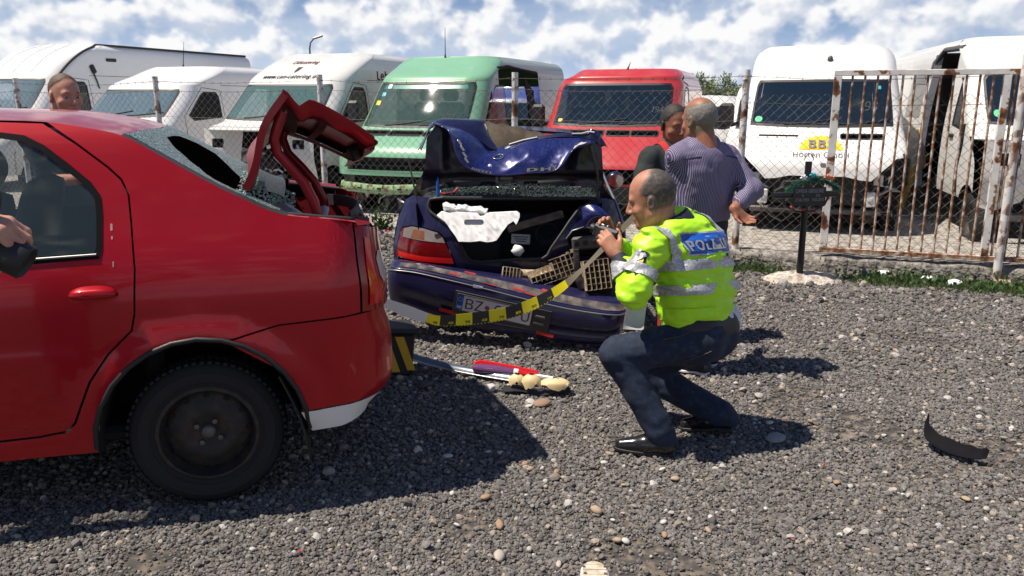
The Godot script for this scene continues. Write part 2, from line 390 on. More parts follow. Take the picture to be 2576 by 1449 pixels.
func build_fence() -> void:
	var fe := thing("wire_fence", "rusty white tube posts carrying chain link netting and barbed wire along the yard", "fence", yard)
	var xs := [-9.49, -7.13, -4.77, -2.41, -0.03, 2.34, 4.66, 7.0]
	for x in xs:
		var big: bool = x > 2.0
		var r := 0.034 if x < 4.0 else 0.036
		var pmb := MB.new()
		pmb.lathe([Vector2(r, 0), Vector2(r, 1.93 if x < 4.0 else 2.05), Vector2(r - 0.004, 1.93 if x < 4.0 else 2.05), Vector2(r - 0.004, 1.85)], 16, Transform3D(Basis.from_euler(Vector3(0, x * 1.7, rng.randf_range(-0.008, 0.008))), Vector3(x, 0.0 if x < 4.0 else -0.02, 0.0 if x < 4.0 else 0.12)))
		part("post", pmb, M.rust, fe)
		var tie := MB.new()
		var lp := []
		for k in 13: lp.append(Vector3(x + cos(TAU * k / 12) * (r + 0.003), 1.86 + 0.006 * sin(k * 2.0), sin(TAU * k / 12) * (r + 0.003)))
		tie.tube(lp, 0.0022, 4, false)
		part("wire_tie", tie, M.barb, fe)
	# netting: bays between posts
	for b in xs.size() - 1:
		var x0: float = xs[b]
		var x1: float = xs[b + 1]
		var mb := MB.new()
		var step := 0.092
		var y0 := 0.19
		var y1 := 1.74 if b < 5 else 1.70
		var hgt := y1 - y0
		var n0 := int(floor((x0 - hgt) / step)) - 1
		var n1 := int(ceil((x1 + hgt) / step)) + 1
		for k in range(n0, n1):
			for s in [-1.0, 1.0]:
				# the wire y = y0 + s * (x - k * step), clipped to the bay
				var xa: float = k * step
				var xb: float = xa + s * hgt
				var ta := 0.0
				var tb := 1.0
				var lo := minf(xa, xb); var hi := maxf(xa, xb)
				if hi <= x0 or lo >= x1: continue
				var pa := Vector3(xa, y0, 0)
				var pb := Vector3(xb, y1, 0)
				var f := func(xx: float) -> Vector3: return pa.lerp(pb, (xx - xa) / (xb - xa))
				if pa.x < x0: pa = f.call(x0)
				elif pa.x > x1: pa = f.call(x1)
				var pa2 := pa
				pa = Vector3(xa, y0, 0)
				if pb.x < x0: pb = f.call(x0)
				elif pb.x > x1:
					var full := Vector3(xb, y1, 0)
					pb = pa.lerp(full, (x1 - xa) / (xb - xa))
				var path := []
				var sn := int(maxf(2.0, pa2.distance_to(pb) / 0.13))
				for i in sn + 1:
					var q := pa2.lerp(pb, float(i) / sn)
					q.z = 0.002 * s + 0.012 * sin(q.x * 5.1 + b) * sin(q.y * 3.7)
					q.x += 0.006 * sin(q.y * 9.0 + k)
					path.append(q)
				mb.tube(path, 0.0019, 3, false)
		part("chain_link_netting", mb, M.wire, fe)
		# straining wires and barbed strands
		for h in [[1.87, true], [1.76 if b < 5 else 1.62, true], [1.45, false], [0.62, false]]:
			var path := []
			var sag := 0.02 + 0.02 * rng.randf()
			for i in 15:
				var u := i / 14.0
				path.append(Vector3(lerpf(x0, x1, u), h[0] - sag * 4.0 * u * (1.0 - u) + rng.randf_range(-0.004, 0.004), 0.036 + rng.randf_range(-0.003, 0.003)))
			var w := MB.new()
			w.tube(path, 0.0024 if h[1] else 0.0018, 4, false)
			if h[1]:
				for i in 20:
					var u := (i + 0.5) / 20.0
					var q: Vector3 = path[int(u * 14)].lerp(path[int(u * 14) + 1], u * 14.0 - int(u * 14))
					for k in 2:
						var d := Vector3(rng.randf_range(-0.4, 0.4), rng.randf_range(-1, 1), rng.randf_range(-1, 1)).normalized() * 0.017
						w.tube([q - d, q + d], 0.0016, 3, false)
			part("barbed_wire" if h[1] else "strain_wire", w, M.barb if h[1] else M.wire, fe)
	# the sliding gate leaf that hangs in front of the last bays
	var ga := thing("gate", "rusty white steel gate leaf of upright bars on the concrete kerb", "gate", yard * Transform3D(Basis.IDENTITY, Vector3(3.17, 0.215, 0.07)))
	var gl := 4.2
	part("top_rail", MB.new().box(Vector3(gl / 2, 1.672, 0), Vector3(gl + 0.07, 0.05, 0.05), Basis.IDENTITY, 0.004), M.rust, ga)
	part("bottom_rail", MB.new().box(Vector3(gl / 2, 0.02, 0), Vector3(gl + 0.07, 0.045, 0.05), Basis.IDENTITY, 0.004), M.rusty, ga)
	part("end_stile", MB.new().box(Vector3(0, 0.8445, 0), Vector3(0.07, 1.603, 0.05), Basis.IDENTITY, 0.004), M.rust, ga)
	part("middle_stile", MB.new().box(Vector3(1.375, 0.8445, 0.001), Vector3(0.062, 1.603, 0.05), Basis.IDENTITY, 0.004), M.rust, ga)
	part("end_stile", MB.new().box(Vector3(gl, 0.8445, 0), Vector3(0.07, 1.603, 0.05), Basis.IDENTITY, 0.004), M.rust, ga)
	for i in 32:
		var x := 0.128 + i * 0.104
		if x > 1.3: x += 0.06
		if absf(x - 1.375) < 0.05 or x > gl - 0.05: continue
		part("bar", MB.new().tube([Vector3(x, 0.04, 0), Vector3(x + rng.randf_range(-0.006, 0.006), 0.8, rng.randf_range(-0.003, 0.003)), Vector3(x + rng.randf_range(-0.004, 0.004), 1.65, 0)], 0.0105, 8), M.rusty, ga)

const RED_EDGE := [-3.44, 0.78, -3.2, 0.87, -2.75, 0.96, -2.30, 1.03, -2.0, 1.25, -1.7, 1.455, -1.45, 1.54, -1.0, 1.578, -0.63, 1.573, -0.475, 1.566, -0.357, 1.548, -0.2, 1.511, -0.075, 1.441, 0.039, 1.373, 0.154, 1.306, 0.236, 1.265, 0.33, 1.218, 0.407, 1.195, 0.511, 1.183, 0.665, 1.162, 0.80, 1.13]
const RED_WIDE := [0.2, 0.80, 0.3, 0.83, 0.42, 0.853, 0.55, 0.864, 0.72, 0.868, 0.88, 0.862, 0.98, 0.848, 1.05, 0.828, 1.2, 0.765, 1.35, 0.70, 1.5, 0.628, 1.58, 0.575]
const RED_END := [0.2, 0.66, 0.30, 0.69, 0.36, 0.71, 0.43, 0.797, 0.54, 0.812, 0.68, 0.806, 0.76, 0.782, 0.9, 0.782, 1.0, 0.766, 1.13, 0.757, 1.2, 0.75]

func red_half(x: float, y: float) -> float:
	var w := curve(RED_WIDE, y)
	for wx in [0.03, -2.6]:
		var rw := Vector2(x - wx, y - 0.31).length()
		w += 0.020 * smoothstep(0.54, 0.43, rw) * smoothstep(0.25, 0.4, y)
	if x < -0.40 and x > -2.2: w += 0.007 * exp(-pow((y - 0.702) / 0.016, 2.0)) * smoothstep(-0.40, -0.43, x)
	w -= 0.012 * exp(-pow((y - 0.40) / 0.03, 2.0)) * smoothstep(-0.3, -0.5, x)
	if x < -2.7: w -= 0.30 * pow((-2.7 - x) / 0.75, 2.2)
	return w

func red_side(u: float, y: float, s := 1.0, lift := 0.0) -> Vector3:
	# u runs back along the flank, round the tail corner and across the rear
	var xe := curve(RED_END, y)
	var R := 0.26
	var x := u
	var w := red_half(minf(u, 0.55), y)
	if u > 0.55:
		var a := minf((u - 0.55) / R, PI / 2)
		x = 0.55 + (xe - 0.55 + lift) * sin(a)
		w -= (R + lift) * (1.0 - cos(a))
		if u > 0.55 + R * PI / 2: w -= u - 0.55 - R * PI / 2
	return Vector3(x, y, s * (w + lift))

func red_top(x: float, t: float, lift := 0.0) -> Vector3:
	var e := curve(RED_EDGE, x)
	var cr := 0.035 if x > -1.6 else 0.05
	return Vector3(x, e + cr * (1.0 - t * t) + lift, t * red_half(x, e))

func edge_pts(x0: float, x1: float, n: int, drop := 0.0) -> Array:
	var o := []
	for i in n + 1:
		var x := lerpf(x0, x1, float(i) / n)
		o.append_array([x, curve(RED_EDGE, x) - drop])
	return o

func arch_pts(cx: float, a0: float, a1: float, r: float, n := 14) -> Array:
	var o := []
	for i in n + 1:
		var a := deg_to_rad(lerpf(a0, a1, float(i) / n))
		o.append_array([cx + cos(a) * r, 0.315 + sin(a) * r * 1.06])
	return o

func build_red_car() -> void:
	var car := thing("red_car", "dusty dark red saloon with shattered rear window and buckled boot lid, side-on at left", "car", frame(Vector3(-1.483, 0, -3.837), 15.0))
	var OUT := Vector3(0.2, 0.2, 1)
	var door := pv([-1.27, 1.568, -0.9, 1.571, -0.63, 1.566, -0.485, 1.56, -0.369, 1.483, -0.257, 1.393, -0.212, 1.348, -0.188, 1.293, -0.181, 1.192, -0.174, 1.019, -0.187, 0.855, -0.202, 0.794, -0.294, 0.707, -0.369, 0.601, -0.438, 0.441, -0.472, 0.403, -0.569, 0.39, -1.27, 0.375])
	var frame_o := pv([-1.16, 1.535, -0.628, 1.530, -0.545, 1.518, -0.475, 1.480, -0.395, 1.415, -0.315, 1.343, -0.283, 1.295, -0.278, 1.225, -0.281, 1.105, -0.290, 1.068, -0.56, 1.058, -1.16, 1.043])
	var glass_o := pv([-1.14, 1.512, -0.63, 1.508, -0.555, 1.496, -0.492, 1.464, -0.412, 1.399, -0.336, 1.331, -0.303, 1.288, -0.298, 1.225, -0.300, 1.108, -0.308, 1.090, -0.56, 1.081, -1.14, 1.066])
	var fdoor := pv([-1.285, 1.565, -1.45, 1.53, -1.7, 1.445, -2.0, 1.24, -2.24, 1.03, -2.26, 0.8, -2.2, 0.6, -2.14, 0.42, -2.0, 0.38, -1.285, 0.375])
	var fframe := pv([-1.33, 1.51, -1.45, 1.49, -1.7, 1.39, -1.98, 1.18, -2.08, 1.07, -1.33, 1.05])
	var fglass := pv([-1.355, 1.485, -1.45, 1.466, -1.69, 1.37, -1.95, 1.17, -2.02, 1.09, -1.355, 1.075])
	var arch := arch_pts(0.03, 0.0, 180.0, 0.405)
	var qa: Array = edge_pts(-0.470, 0.664, 22)
	# tail of the quarter panel, then the bumper cut, the arch, the sill
	qa.append_array([0.688, 1.158, 0.688, 0.936, 0.686, 0.797, 0.657, 0.795, 0.34, 0.777, 0.14, 0.731, 0.131, 0.726])
	for i in range(4, 15): qa.append_array([arch[i * 2], arch[i * 2 + 1]])
	qa.append_array([-0.375, 0.297, -2.12, 0.295, -2.17, 0.36, -1.28, 0.366, -0.569, 0.381, -0.468, 0.394, -0.430, 0.437, -0.361, 0.598, -0.287, 0.702, -0.196, 0.789, -0.180, 0.853, -0.167, 1.019, -0.174, 1.192, -0.181, 1.295, -0.206, 1.353, -0.252, 1.399, -0.364, 1.489])
	var quarter := pv(qa)
	var ba := [0.138, 0.723, 0.341, 0.770, 0.657, 0.788, 1.57, 0.788, 1.57, 0.43, 0.80, 0.42, 0.62, 0.41, 0.40, 0.402]
	for i in range(1, 4): ba.append_array([arch[i * 2], arch[i * 2 + 1]])
	var bumper := pv(ba)
	var valance := pv([0.405, 0.398, 0.62, 0.405, 0.80, 0.415, 1.57, 0.425, 1.57, 0.33, 1.0, 0.335, 0.72, 0.322, 0.58, 0.308, 0.445, 0.300])
	var lamp := pv([0.694, 1.150, 0.80, 1.128, 0.905, 1.11, 0.95, 1.0, 0.96, 0.80, 0.80, 0.793, 0.694, 0.797])
	var rearp := pv([0.91, 1.11, 1.57, 1.08, 1.57, 0.795, 0.966, 0.795, 0.956, 1.0])
	var wing := pv([-2.27, 1.03, -2.75, 0.955, -3.2, 0.865, -3.40, 0.78, -3.43, 0.62, -3.40, 0.35, -3.05, 0.32, -3.02, 0.45, -2.95, 0.58, -2.83, 0.69, -2.6, 0.745, -2.37, 0.69, -2.25, 0.58, -2.18, 0.42, -2.22, 0.6, -2.275, 0.8])
	for s in [1.0, -1.0]:
		var near: bool = s > 0.0
		var out := Vector3(0.1, 0.2, s)
		var fn := func(u: float, y: float) -> Vector3: return red_side(u, y, s)
		var c := 0.05 if near else 0.11
		part("rear_quarter_panel", MB.new().panel(quarter, [], c, c, fn, out), M.red, car)
		var rd := part("rear_door", MB.new().panel(door, [frame_o], c, c, fn, out), M.red, car)
		part("window_frame", MB.new().panel(frame_o, [glass_o], c, c, func(u: float, y: float) -> Vector3: return red_side(u, y, s, 0.004), out), M.rubber, rd)
		part("window", MB.new().panel(glass_o, [], 0.1, 0.1, func(u: float, y: float) -> Vector3: return red_side(u, y, s, -0.006), out), M.glass, rd)
		if near:
			var sb := MB.new()
			sb.tube([red_side(-1.15, 1.062, s, 0.006), red_side(-0.72, 1.070, s, 0.006), red_side(-0.30, 1.083, s, 0.006)], 0.005, 6)
			part("window_sill_strip", sb, M.steel, rd)
		var hb := MB.new()
		hb.grid(20, 10, func(a: float, b: float) -> Vector3:
			var q := Vector2(lerpf(-0.405, -0.232, a), 0.0)
			var hh := 0.034 * pow(maxf(0.0, 1.0 - pow(absf(a * 2.0 - 1.0), 2.6)), 0.5)
			q.y = 0.937 + hh * (b * 2.0 - 1.0)
			return red_side(q.x, q.y, s, 0.004 + 0.036 * sqrt(maxf(0.0, 1.0 - pow(absf(a * 2.0 - 1.0), 3.0))) * (0.25 + 0.75 * smoothstep(0.15, 0.55, b)) * pow(maxf(0.0, 1.0 - pow(b, 7.0)), 0.5)), out)
		part("door_handle", hb, M.red, rd)
		if near:
			for ch in [[-0.247, 1.178, 0.004, 0.013], [-0.246, 1.140, 0.003, 0.006], [-0.244, 1.045, 0.0025, 0.010]]:
				part("paint_chip", MB.new().panel(rrect(ch[0] - ch[2], ch[1] - ch[3], ch[0] + ch[2], ch[1] + ch[3], ch[2] * 0.6), [], 0.02, 0.02, func(u: float, y: float) -> Vector3: return red_side(u, y, s, 0.0015), out), M.chip, rd)
		var fd := part("front_door", MB.new().panel(fdoor, [fframe], 0.09, 0.09, fn, out), M.red, car)
		part("window_frame", MB.new().panel(fframe, [fglass], 0.09, 0.09, func(u: float, y: float) -> Vector3: return red_side(u, y, s, 0.003), out), M.trim, fd)
		part("window", MB.new().panel(fglass, [], 0.2, 0.2, func(u: float, y: float) -> Vector3: return red_side(u, y, s, -0.006), out), M.glass, fd)
		part("front_wing", MB.new().panel(wing, [], 0.09, 0.09, fn, out), M.red, car)
		part("bumper_side" if not near else "rear_bumper", MB.new().panel(bumper, [], c, c, fn, out), M.red, car)
		part("bumper_valance", MB.new().panel(valance, [], c, c, func(u: float, y: float) -> Vector3: return red_side(u, y, s, 0.004), out), M.whiteplastic, car)
		part("rear_panel", MB.new().panel(rearp, [], 0.1, 0.1, fn, out), M.red, car)
		# tail lamp: lens with a clear insert, in a dark rim
		var tl := part("tail_lamp", MB.new().panel(lamp, [], 0.03, 0.03, func(u: float, y: float) -> Vector3: return red_side(u, y, s, 0.006 + 0.012 * smoothstep(0.70, 0.76, u)), out), M.lens, car)
		part("reversing_lens", MB.new().panel(pv([0.805, 1.0, 0.83, 1.03, 0.90, 1.01, 0.91, 0.91, 0.84, 0.895, 0.812, 0.93]), [], 0.03, 0.03, func(u: float, y: float) -> Vector3: return red_side(u, y, s, 0.021), out), M.lensclear, tl)
		part("bright_lens", MB.new().panel(pv([0.725, 0.82, 0.735, 1.10, 0.775, 1.08, 0.785, 0.95, 0.815, 0.88, 0.825, 0.82]), [], 0.03, 0.03, func(u: float, y: float) -> Vector3: return red_side(u, y, s, 0.0195), out), M.lensred, tl)
		# dark backing that shows in the shut lines
		var back := pv([-3.3, 0.7, -2.9, 0.85, -2.3, 0.99, -2.3, 0.34, -0.5, 0.33, -0.45, 0.5, -0.3, 0.72, -0.1, 0.80, 0.15, 0.80, 0.40, 0.70, 0.55, 0.42, 1.55, 0.45, 1.55, 1.05, 0.88, 1.08, 0.66, 1.13, 0.4, 1.16, 0.1, 1.30, -0.2, 1.47, -0.6, 1.54, -1.25, 1.54, -1.45, 1.50, -1.7, 1.40, -2.0, 1.2])
		part("inner_shell", MB.new().panel(back, [glass_o, fglass], 0.12, 0.12, func(u: float, y: float) -> Vector3: return red_side(u, y, s, -0.022), out), M.void, car)
		# wheel arch lip and liner
		var lip := []
		for i in 15: lip.append(red_side(arch[i * 2], arch[i * 2 + 1], s, 0.001))
		part("arch_lip", MB.new().tube(lip, 0.011, 6), M.black, car)
		for wx in [0.03, -2.6]:
			var li := MB.new()
			li.grid(16, 1, func(a: float, b: float) -> Vector3:
				var g := deg_to_rad(-5.0 + 190.0 * a)
				return Vector3(wx + cos(g) * 0.398, 0.315 + sin(g) * 0.42, s * lerpf(0.84, 0.46, b)), Vector3.UP)
			for k in 16:
				var g0 := deg_to_rad(-5.0 + 190.0 * k / 16.0); var g1 := deg_to_rad(-5.0 + 190.0 * (k + 1) / 16.0)
				li.tri(Vector3(wx, 0.315, s * 0.46), Vector3(wx + cos(g0) * 0.398, 0.315 + sin(g0) * 0.42, s * 0.46), Vector3(wx + cos(g1) * 0.398, 0.315 + sin(g1) * 0.42, s * 0.46), Vector3(0, 0, s))
			part("wheel_arch_liner", li, M.void, car)
		var fl := MB.new()
		var p0 := red_side(0.345, 0.56, s); var p1 := red_side(0.44, 0.30, s)
		fl.grid(4, 6, func(a: float, b: float) -> Vector3:
			var q := Vector3(lerpf(0.330, 0.432, b) + 0.02 * sin(b * PI), lerpf(0.57, 0.185, b), s * (lerpf(0.902, 0.885, b) - 0.24 * a * smoothstep(-0.3, 0.4, b)))
			return q + Vector3(0.006 * sin(a * 4.0), 0, 0), Vector3(1, 0, 0), 0.006)
		part("mud_flap", fl, M.black, car)
		for wx in [0.03, -2.6]:
			red_wheel(car, Vector3(wx, 0.311, s * 0.80), s)
	# roof, windscreen, bonnet
	part("roof", MB.new().panel(pv([-1.50, -1.0, -1.50, 1.0, -0.44, 1.0, -0.208, 1.0, -0.186, 0.7, -0.162, 0.4, -0.152, 0.0, -0.162, -0.4, -0.186, -0.7, -0.208, -1.0]), [], 0.06, 0.2, func(x: float, t: float) -> Vector3: return red_top(x, t), Vector3.UP), M.redroof, car)
	part("windscreen", MB.new().panel(rrect(-2.28, -0.95, -1.52, 0.95, 0.02), [], 0.1, 0.2, func(x: float, t: float) -> Vector3: return red_top(x, t), Vector3(-1, 1, 0)), M.glass, car)
	for t0 in [-1.0, 0.95]:
		part("windscreen_pillar", MB.new().panel(pv([-2.30, t0, -1.48, t0, -1.48, t0 + 0.05, -2.30, t0 + 0.05]), [], 0.1, 0.2, func(x: float, t: float) -> Vector3: return red_top(x, t, 0.002), Vector3(-1, 1, 0)), M.red, car)
	part("bonnet", MB.new().panel(pv([-3.42, -1, -2.31, -1, -2.31, 1, -3.42, 1]), [], 0.1, 0.2, func(x: float, t: float) -> Vector3: return red_top(x, t), Vector3.UP), M.red, car)
	part("front_face", MB.new().box(Vector3(-3.39, 0.56, 0), Vector3(0.08, 0.46, 1.0), Basis.IDENTITY, 0.03), M.red, car)
	# the crazed rear window: what is left of it, round a long hole
	var hole := pv([-0.10, 0.32, -0.095, 0.08, -0.082, -0.12, -0.02, -0.30, 0.06, -0.30, 0.127, -0.12, 0.20, 0.10, 0.27, 0.30, 0.36, 0.38, 0.41, 0.60, 0.40, 0.93, 0.355, 0.86, 0.31, 0.80, 0.269, 0.767, 0.235, 0.75, 0.207, 0.735, 0.18, 0.75, 0.161, 0.722, 0.12, 0.74, 0.085, 0.735, 0.05, 0.66, 0.018, 0.645, -0.02, 0.56, -0.051, 0.53])
	var rw := pv([-0.196, 0.93, -0.176, 0.65, -0.155, 0.3, -0.146, 0.0, -0.155, -0.3, -0.176, -0.65, -0.196, -0.93, 0.37, -0.93, 0.385, -0.5, 0.39, 0.0, 0.385, 0.5, 0.37, 0.93])
	part("rear_window", MB.new().panel(rw, [hole], 0.035, 0.05, func(x: float, t: float) -> Vector3:
		var dent := 0.05 * exp(-Vector2((x - 0.15) / 0.16, (t - 0.3) / 0.5).length_squared())
		return red_top(x, t, 0.004 - dent * smoothstep(0.95, 0.8, absf(t))), Vector3(0.5, 1, 0)), M.crazed, car, "crazed rear window with a long hole")
	var fr := MB.new()
	for t0 in [-1.0, 0.93]:
		fr.panel(pv([-0.205, t0, 0.40, t0, 0.40, t0 + 0.07, -0.205, t0 + 0.07]), [], 0.06, 0.1, func(x: float, t: float) -> Vector3: return red_top(x, t, 0.0035 if absf(t) < 0.985 else 0.0), Vector3(0.5, 1, 0))
	part("window_seal", fr, M.trim, car)
	# granules of toughened glass lying along the window edge and on the parcel shelf
	var gr := MB.new()
	var r := RandomNumberGenerator.new(); r.seed = 31
	for i in 900:
		var x := r.randf_range(0.20, 0.43)
		var t := r.randf_range(-0.9, 0.93)
		var p := red_top(x, t, -0.012 - 0.09 * smoothstep(0.28, 0.43, x) * (1.0 - absf(t) * 0.4))
		var sz := r.randf_range(0.004, 0.010)
		gr.box(p, Vector3(sz, sz * 0.6, sz), Basis.from_euler(Vector3(r.randf() * 3, r.randf() * 3, r.randf() * 3)))
	part("glass_granules", gr, M.shards, car).set_meta("kind", "stuff")
	var shelf := MB.new()
	shelf.box(Vector3(0.12, 1.07, 0), Vector3(0.56, 0.02, 1.3), Basis.IDENTITY, 0.005)
	part("parcel_shelf", shelf, M.trim, car)
	part("torn_shelf_lining", MB.new().grid(10, 6, func(a: float, b: float) -> Vector3:
		return Vector3(0.30 + 0.22 * a, 1.222 - 0.075 * a + 0.012 * sin(a * 9.0 + b * 4.0), lerpf(0.68, 0.40, b)), Vector3.UP, 0.004), M.greylining, car)
	# boot opening: red channel, dark well
	for s in [1.0, -1.0]:
		part("boot_gutter", MB.new().panel(pv([0.40, 0.84, 0.665, 0.84, 0.665, 1.0, 0.40, 1.0]), [], 0.06, 0.06, func(x: float, t: float) -> Vector3: return red_top(x, t * s, -0.03 * smoothstep(0.97, 0.86, t)), Vector3.UP), M.red, car)
		part("boot_seal", MB.new().tube([red_top(0.40, 0.85 * s, -0.02), red_top(0.55, 0.85 * s, -0.02), red_top(0.68, 0.80 * s, -0.02)], 0.012, 6), M.trim, car)
		part("lamp_shroud", MB.new().panel(pv([0.67, 0.70, 0.74, 0.70, 0.73, 0.88, 0.67, 0.985]), [], 0.05, 0.05, func(x: float, t: float) -> Vector3: return red_top(x, t * s, -0.016), Vector3.UP), M.redin, car)
	part("boot_seal", MB.new().tube([Vector3(0.70, 1.11, 0.66), Vector3(0.745, 1.08, 0.45), Vector3(0.755, 1.07, 0), Vector3(0.745, 1.08, -0.45), Vector3(0.70, 1.11, -0.66)], 0.016, 6), M.trim, car)
	var well := MB.new()
	well.quad(Vector3(-0.2, 0.5, 0.42), Vector3(0.74, 0.5, 0.42), Vector3(0.74, 0.5, -0.42), Vector3(-0.2, 0.5, -0.42), Vector3.UP)
	for s in [1.0, -1.0]:
		well.quad(Vector3(-0.2, 0.5, s * 0.42), Vector3(0.74, 0.5, s * 0.42), Vector3(0.72, 1.13, s * 0.63), Vector3(-0.2, 1.06, s * 0.68), Vector3(0, 0, -s))
	well.quad(Vector3(0.74, 0.5, 0.7), Vector3(0.74, 0.5, -0.7), Vector3(0.73, 1.06, -0.64), Vector3(0.73, 1.06, 0.64), Vector3(-1, 0, 0))
	part("boot_lining", well, M.redin, car)
	var bulk := MB.new()
	bulk.box(Vector3(-0.17, 0.8, 0), Vector3(0.08, 0.56, 1.34), Basis.IDENTITY, 0.02)
	part("rear_bulkhead", bulk, M.void, car)
	var fl2 := MB.new()
	fl2.box(Vector3(-1.35, 0.33, 0), Vector3(2.7, 0.06, 1.5), Basis.IDENTITY, 0.02)
	fl2.box(Vector3(0.45, 0.42, 0), Vector3(0.5, 0.1, 1.15), Basis.IDENTITY, 0.02)
	fl2.box(Vector3(0.03, 0.31, 0), Vector3(0.10, 0.10, 1.4), Basis.IDENTITY, 0.02)
	part("floor_pan", fl2, M.void, car)
	# seats
	for s in [1.0, -1.0]:
		var fs := part("front_seat", MB.new().grid(14, 18, func(a: float, b: float) -> Vector3:
			var g := a * TAU
			var y := lerpf(0.55, 1.30, b)
			var k := sqrt(maxf(0.0, 1.0 - pow(absf(b * 2 - 1), 8.0)))
			return Vector3(-0.86 + (b - 0.5) * 0.22 + cos(g) * 0.09 * k, y, s * 0.40 + sin(g) * 0.25 * k * (1.0 - 0.15 * b)), Vector3.ZERO), M.seat, car)
		part("headrest", MB.new().ball(Vector3(-0.75, 1.385, s * 0.40), Vector3(0.06, 0.085, 0.13), Basis.IDENTITY, 12, 8), M.seat, fs)
		part("cushion", MB.new().ball(Vector3(-1.15, 0.56, s * 0.40), Vector3(0.30, 0.09, 0.25), Basis.IDENTITY, 12, 8), M.seat, fs)
	part("rear_seat", MB.new().box(Vector3(-0.24, 0.86, 0), Vector3(0.14, 0.46, 1.28), Basis(Vector3.BACK, -0.16), 0.05).box(Vector3(-0.50, 0.62, 0), Vector3(0.5, 0.14, 1.28), Basis.IDENTITY, 0.05), M.seatgrey, car)
	for s in [0.42, -0.42]:
		part("rear_headrest", MB.new().ball(Vector3(-0.17, 1.13, s), Vector3(0.05, 0.06, 0.12), Basis.IDENTITY, 12, 8), M.seatgrey, car)
	part("dashboard", MB.new().box(Vector3(-1.95, 0.92, 0), Vector3(0.4, 0.24, 1.4), Basis.IDENTITY, 0.06), M.trim, car)
	part("folded_green_jacket", MB.new().grid(12, 8, func(a: float, b: float) -> Vector3:
		return Vector3(lerpf(-0.40, -0.22, a), 1.10 + 0.022 * sin(b * 9.0 + a * 3.0) + 0.03 * sin(b * PI), lerpf(-0.60, -0.30, b)), Vector3.UP, 0.02), M.hivis, car)
	# boot lid, folded up on its hinge arms
	var lid := part("boot_lid", MB.new().grid(14, 16, func(a: float, b: float) -> Vector3:
		# front half: from the torn lower edge up to the fold
		var z := lerpf(0.60, -0.60, b)
		var bow := 0.020 * sin(a * PI)
		var p := Vector3(lerpf(0.223, 0.405, pow(a, 0.92)) - bow, lerpf(1.297, 1.688, a), z)
		p.x -= 0.05 * b
		p.x += 0.03 * b * (1.0 - a)
		p.y += 0.08 * b * (1.0 - a) - 0.17 * b * a - 0.03 * sin(b * 8.0) * (1.0 - a)
		p.x += 0.012 * sin(a * 7.0 + b * 5.0)
		return p, Vector3(-1, 0.5, 0), 0.03), M.redlid, car, "buckled boot lid")
	var cA := Vector3(0.412, 1.692, 0.60); var cB := Vector3(0.772, 1.497, 0.60)
	var cC := Vector3(0.745, 1.345, -0.55); var cD := Vector3(0.355, 1.515, -0.60)
	var plate := func(a: float, b: float) -> Vector3:
		var p := cA.lerp(cB, a).lerp(cD.lerp(cC, a), b)
		p.y += 0.022 * sin(a * PI) * (1.0 - b * 0.5) - 0.045 * exp(-pow((a - 0.16) / 0.08, 2.0)) * (1.0 - b)
		p.x += 0.02 * sin(b * PI)
		return p
	part("lid_rear_half", MB.new().grid(18, 16, plate, Vector3(0, 1, 0.2), 0.010), M.redlid, lid)
	# turned-down near flange and inner panel with its openings
	part("lid_flange", MB.new().grid(18, 4, func(a: float, b: float) -> Vector3:
		return plate.call(a, 0.0) + Vector3(0.0, -0.068 * b * (1.0 - 0.3 * absf(a - 0.5)) + 0.006 * sin(a * 19.0) * b, -0.03 * b * b + 0.004 + 0.006 * sin(a * 13.0) * b), Vector3(0, 0, 1), 0.004), M.redlid, lid)
	var inner := MB.new()
	var sunk := func(a: float, b: float) -> Vector3:
		var dn := 0.075 * smoothstep(0.0, 0.12, b) * smoothstep(1.0, 0.9, b)
		return plate.call(clampf(a, 0, 1), clampf(b, 0, 1)) + Vector3(0, -0.012 - dn * 0.5, 0)
	var open1 := pv([0.12, 0.20, 0.40, 0.18, 0.34, 0.80, 0.18, 0.80])
	var open2 := pv([0.48, 0.18, 0.86, 0.18, 0.80, 0.80, 0.42, 0.80])
	inner.panel(rrect(0.02, 0.0, 0.98, 1.0, 0.02), [open1, open2], 0.06, 0.06, sunk, Vector3(0, -1, 0.3))
	part("lid_inner_panel", inner, M.redin, lid)
	part("lid_tail_edge", MB.new().grid(16, 6, func(a: float, b: float) -> Vector3:
		var p: Vector3 = plate.call(1.0, a)
		return p + Vector3(-0.015 + 0.04 * sin(b * PI) - 0.02 * b, -0.055 * b + 0.01 * sin(a * 17.0), 0), Vector3(1, 0, 0), 0.005), M.redlid, lid)
	part("lid_lock", MB.new().box(Vector3(0.715, 1.405, 0.18), Vector3(0.05, 0.06, 0.07), Basis.from_euler(Vector3(0.2, 0.3, 0.4)), 0.008), M.black, lid)
	for h in [[0.55, [[0.523, 1.12], [0.523, 1.165], [0.508, 1.225], [0.473, 1.305], [0.42, 1.373], [0.372, 1.432], [0.362, 1.489], [0.385, 1.555], [0.405, 1.60]]], [-0.40, [[0.582, 1.06], [0.580, 1.123], [0.535, 1.222], [0.477, 1.297], [0.41, 1.372], [0.386, 1.446], [0.40, 1.50], [0.42, 1.53]]]]:
		var path := []
		for q in h[1]: path.append(Vector3(q[0], q[1], h[0]))
		part("hinge_arm", MB.new().tube(path, 0.017, 8, true, 1.3), M.redlid, lid)
	part("hinge_spring", MB.new().tube([Vector3(0.50, 1.11, 0.42), Vector3(0.55, 1.13, 0.40), Vector3(0.56, 1.17, 0.36)], 0.02, 8), M.greylining, car)
	# far lamp housing lifted out, and the white corner of trim beyond it
	part("far_lamp_corner", MB.new().box(Vector3(0.77, 1.02, -0.72), Vector3(0.05, 0.07, 0.08), Basis.from_euler(Vector3(0.3, 0.2, -0.5)), 0.01), M.whiteplastic, car)
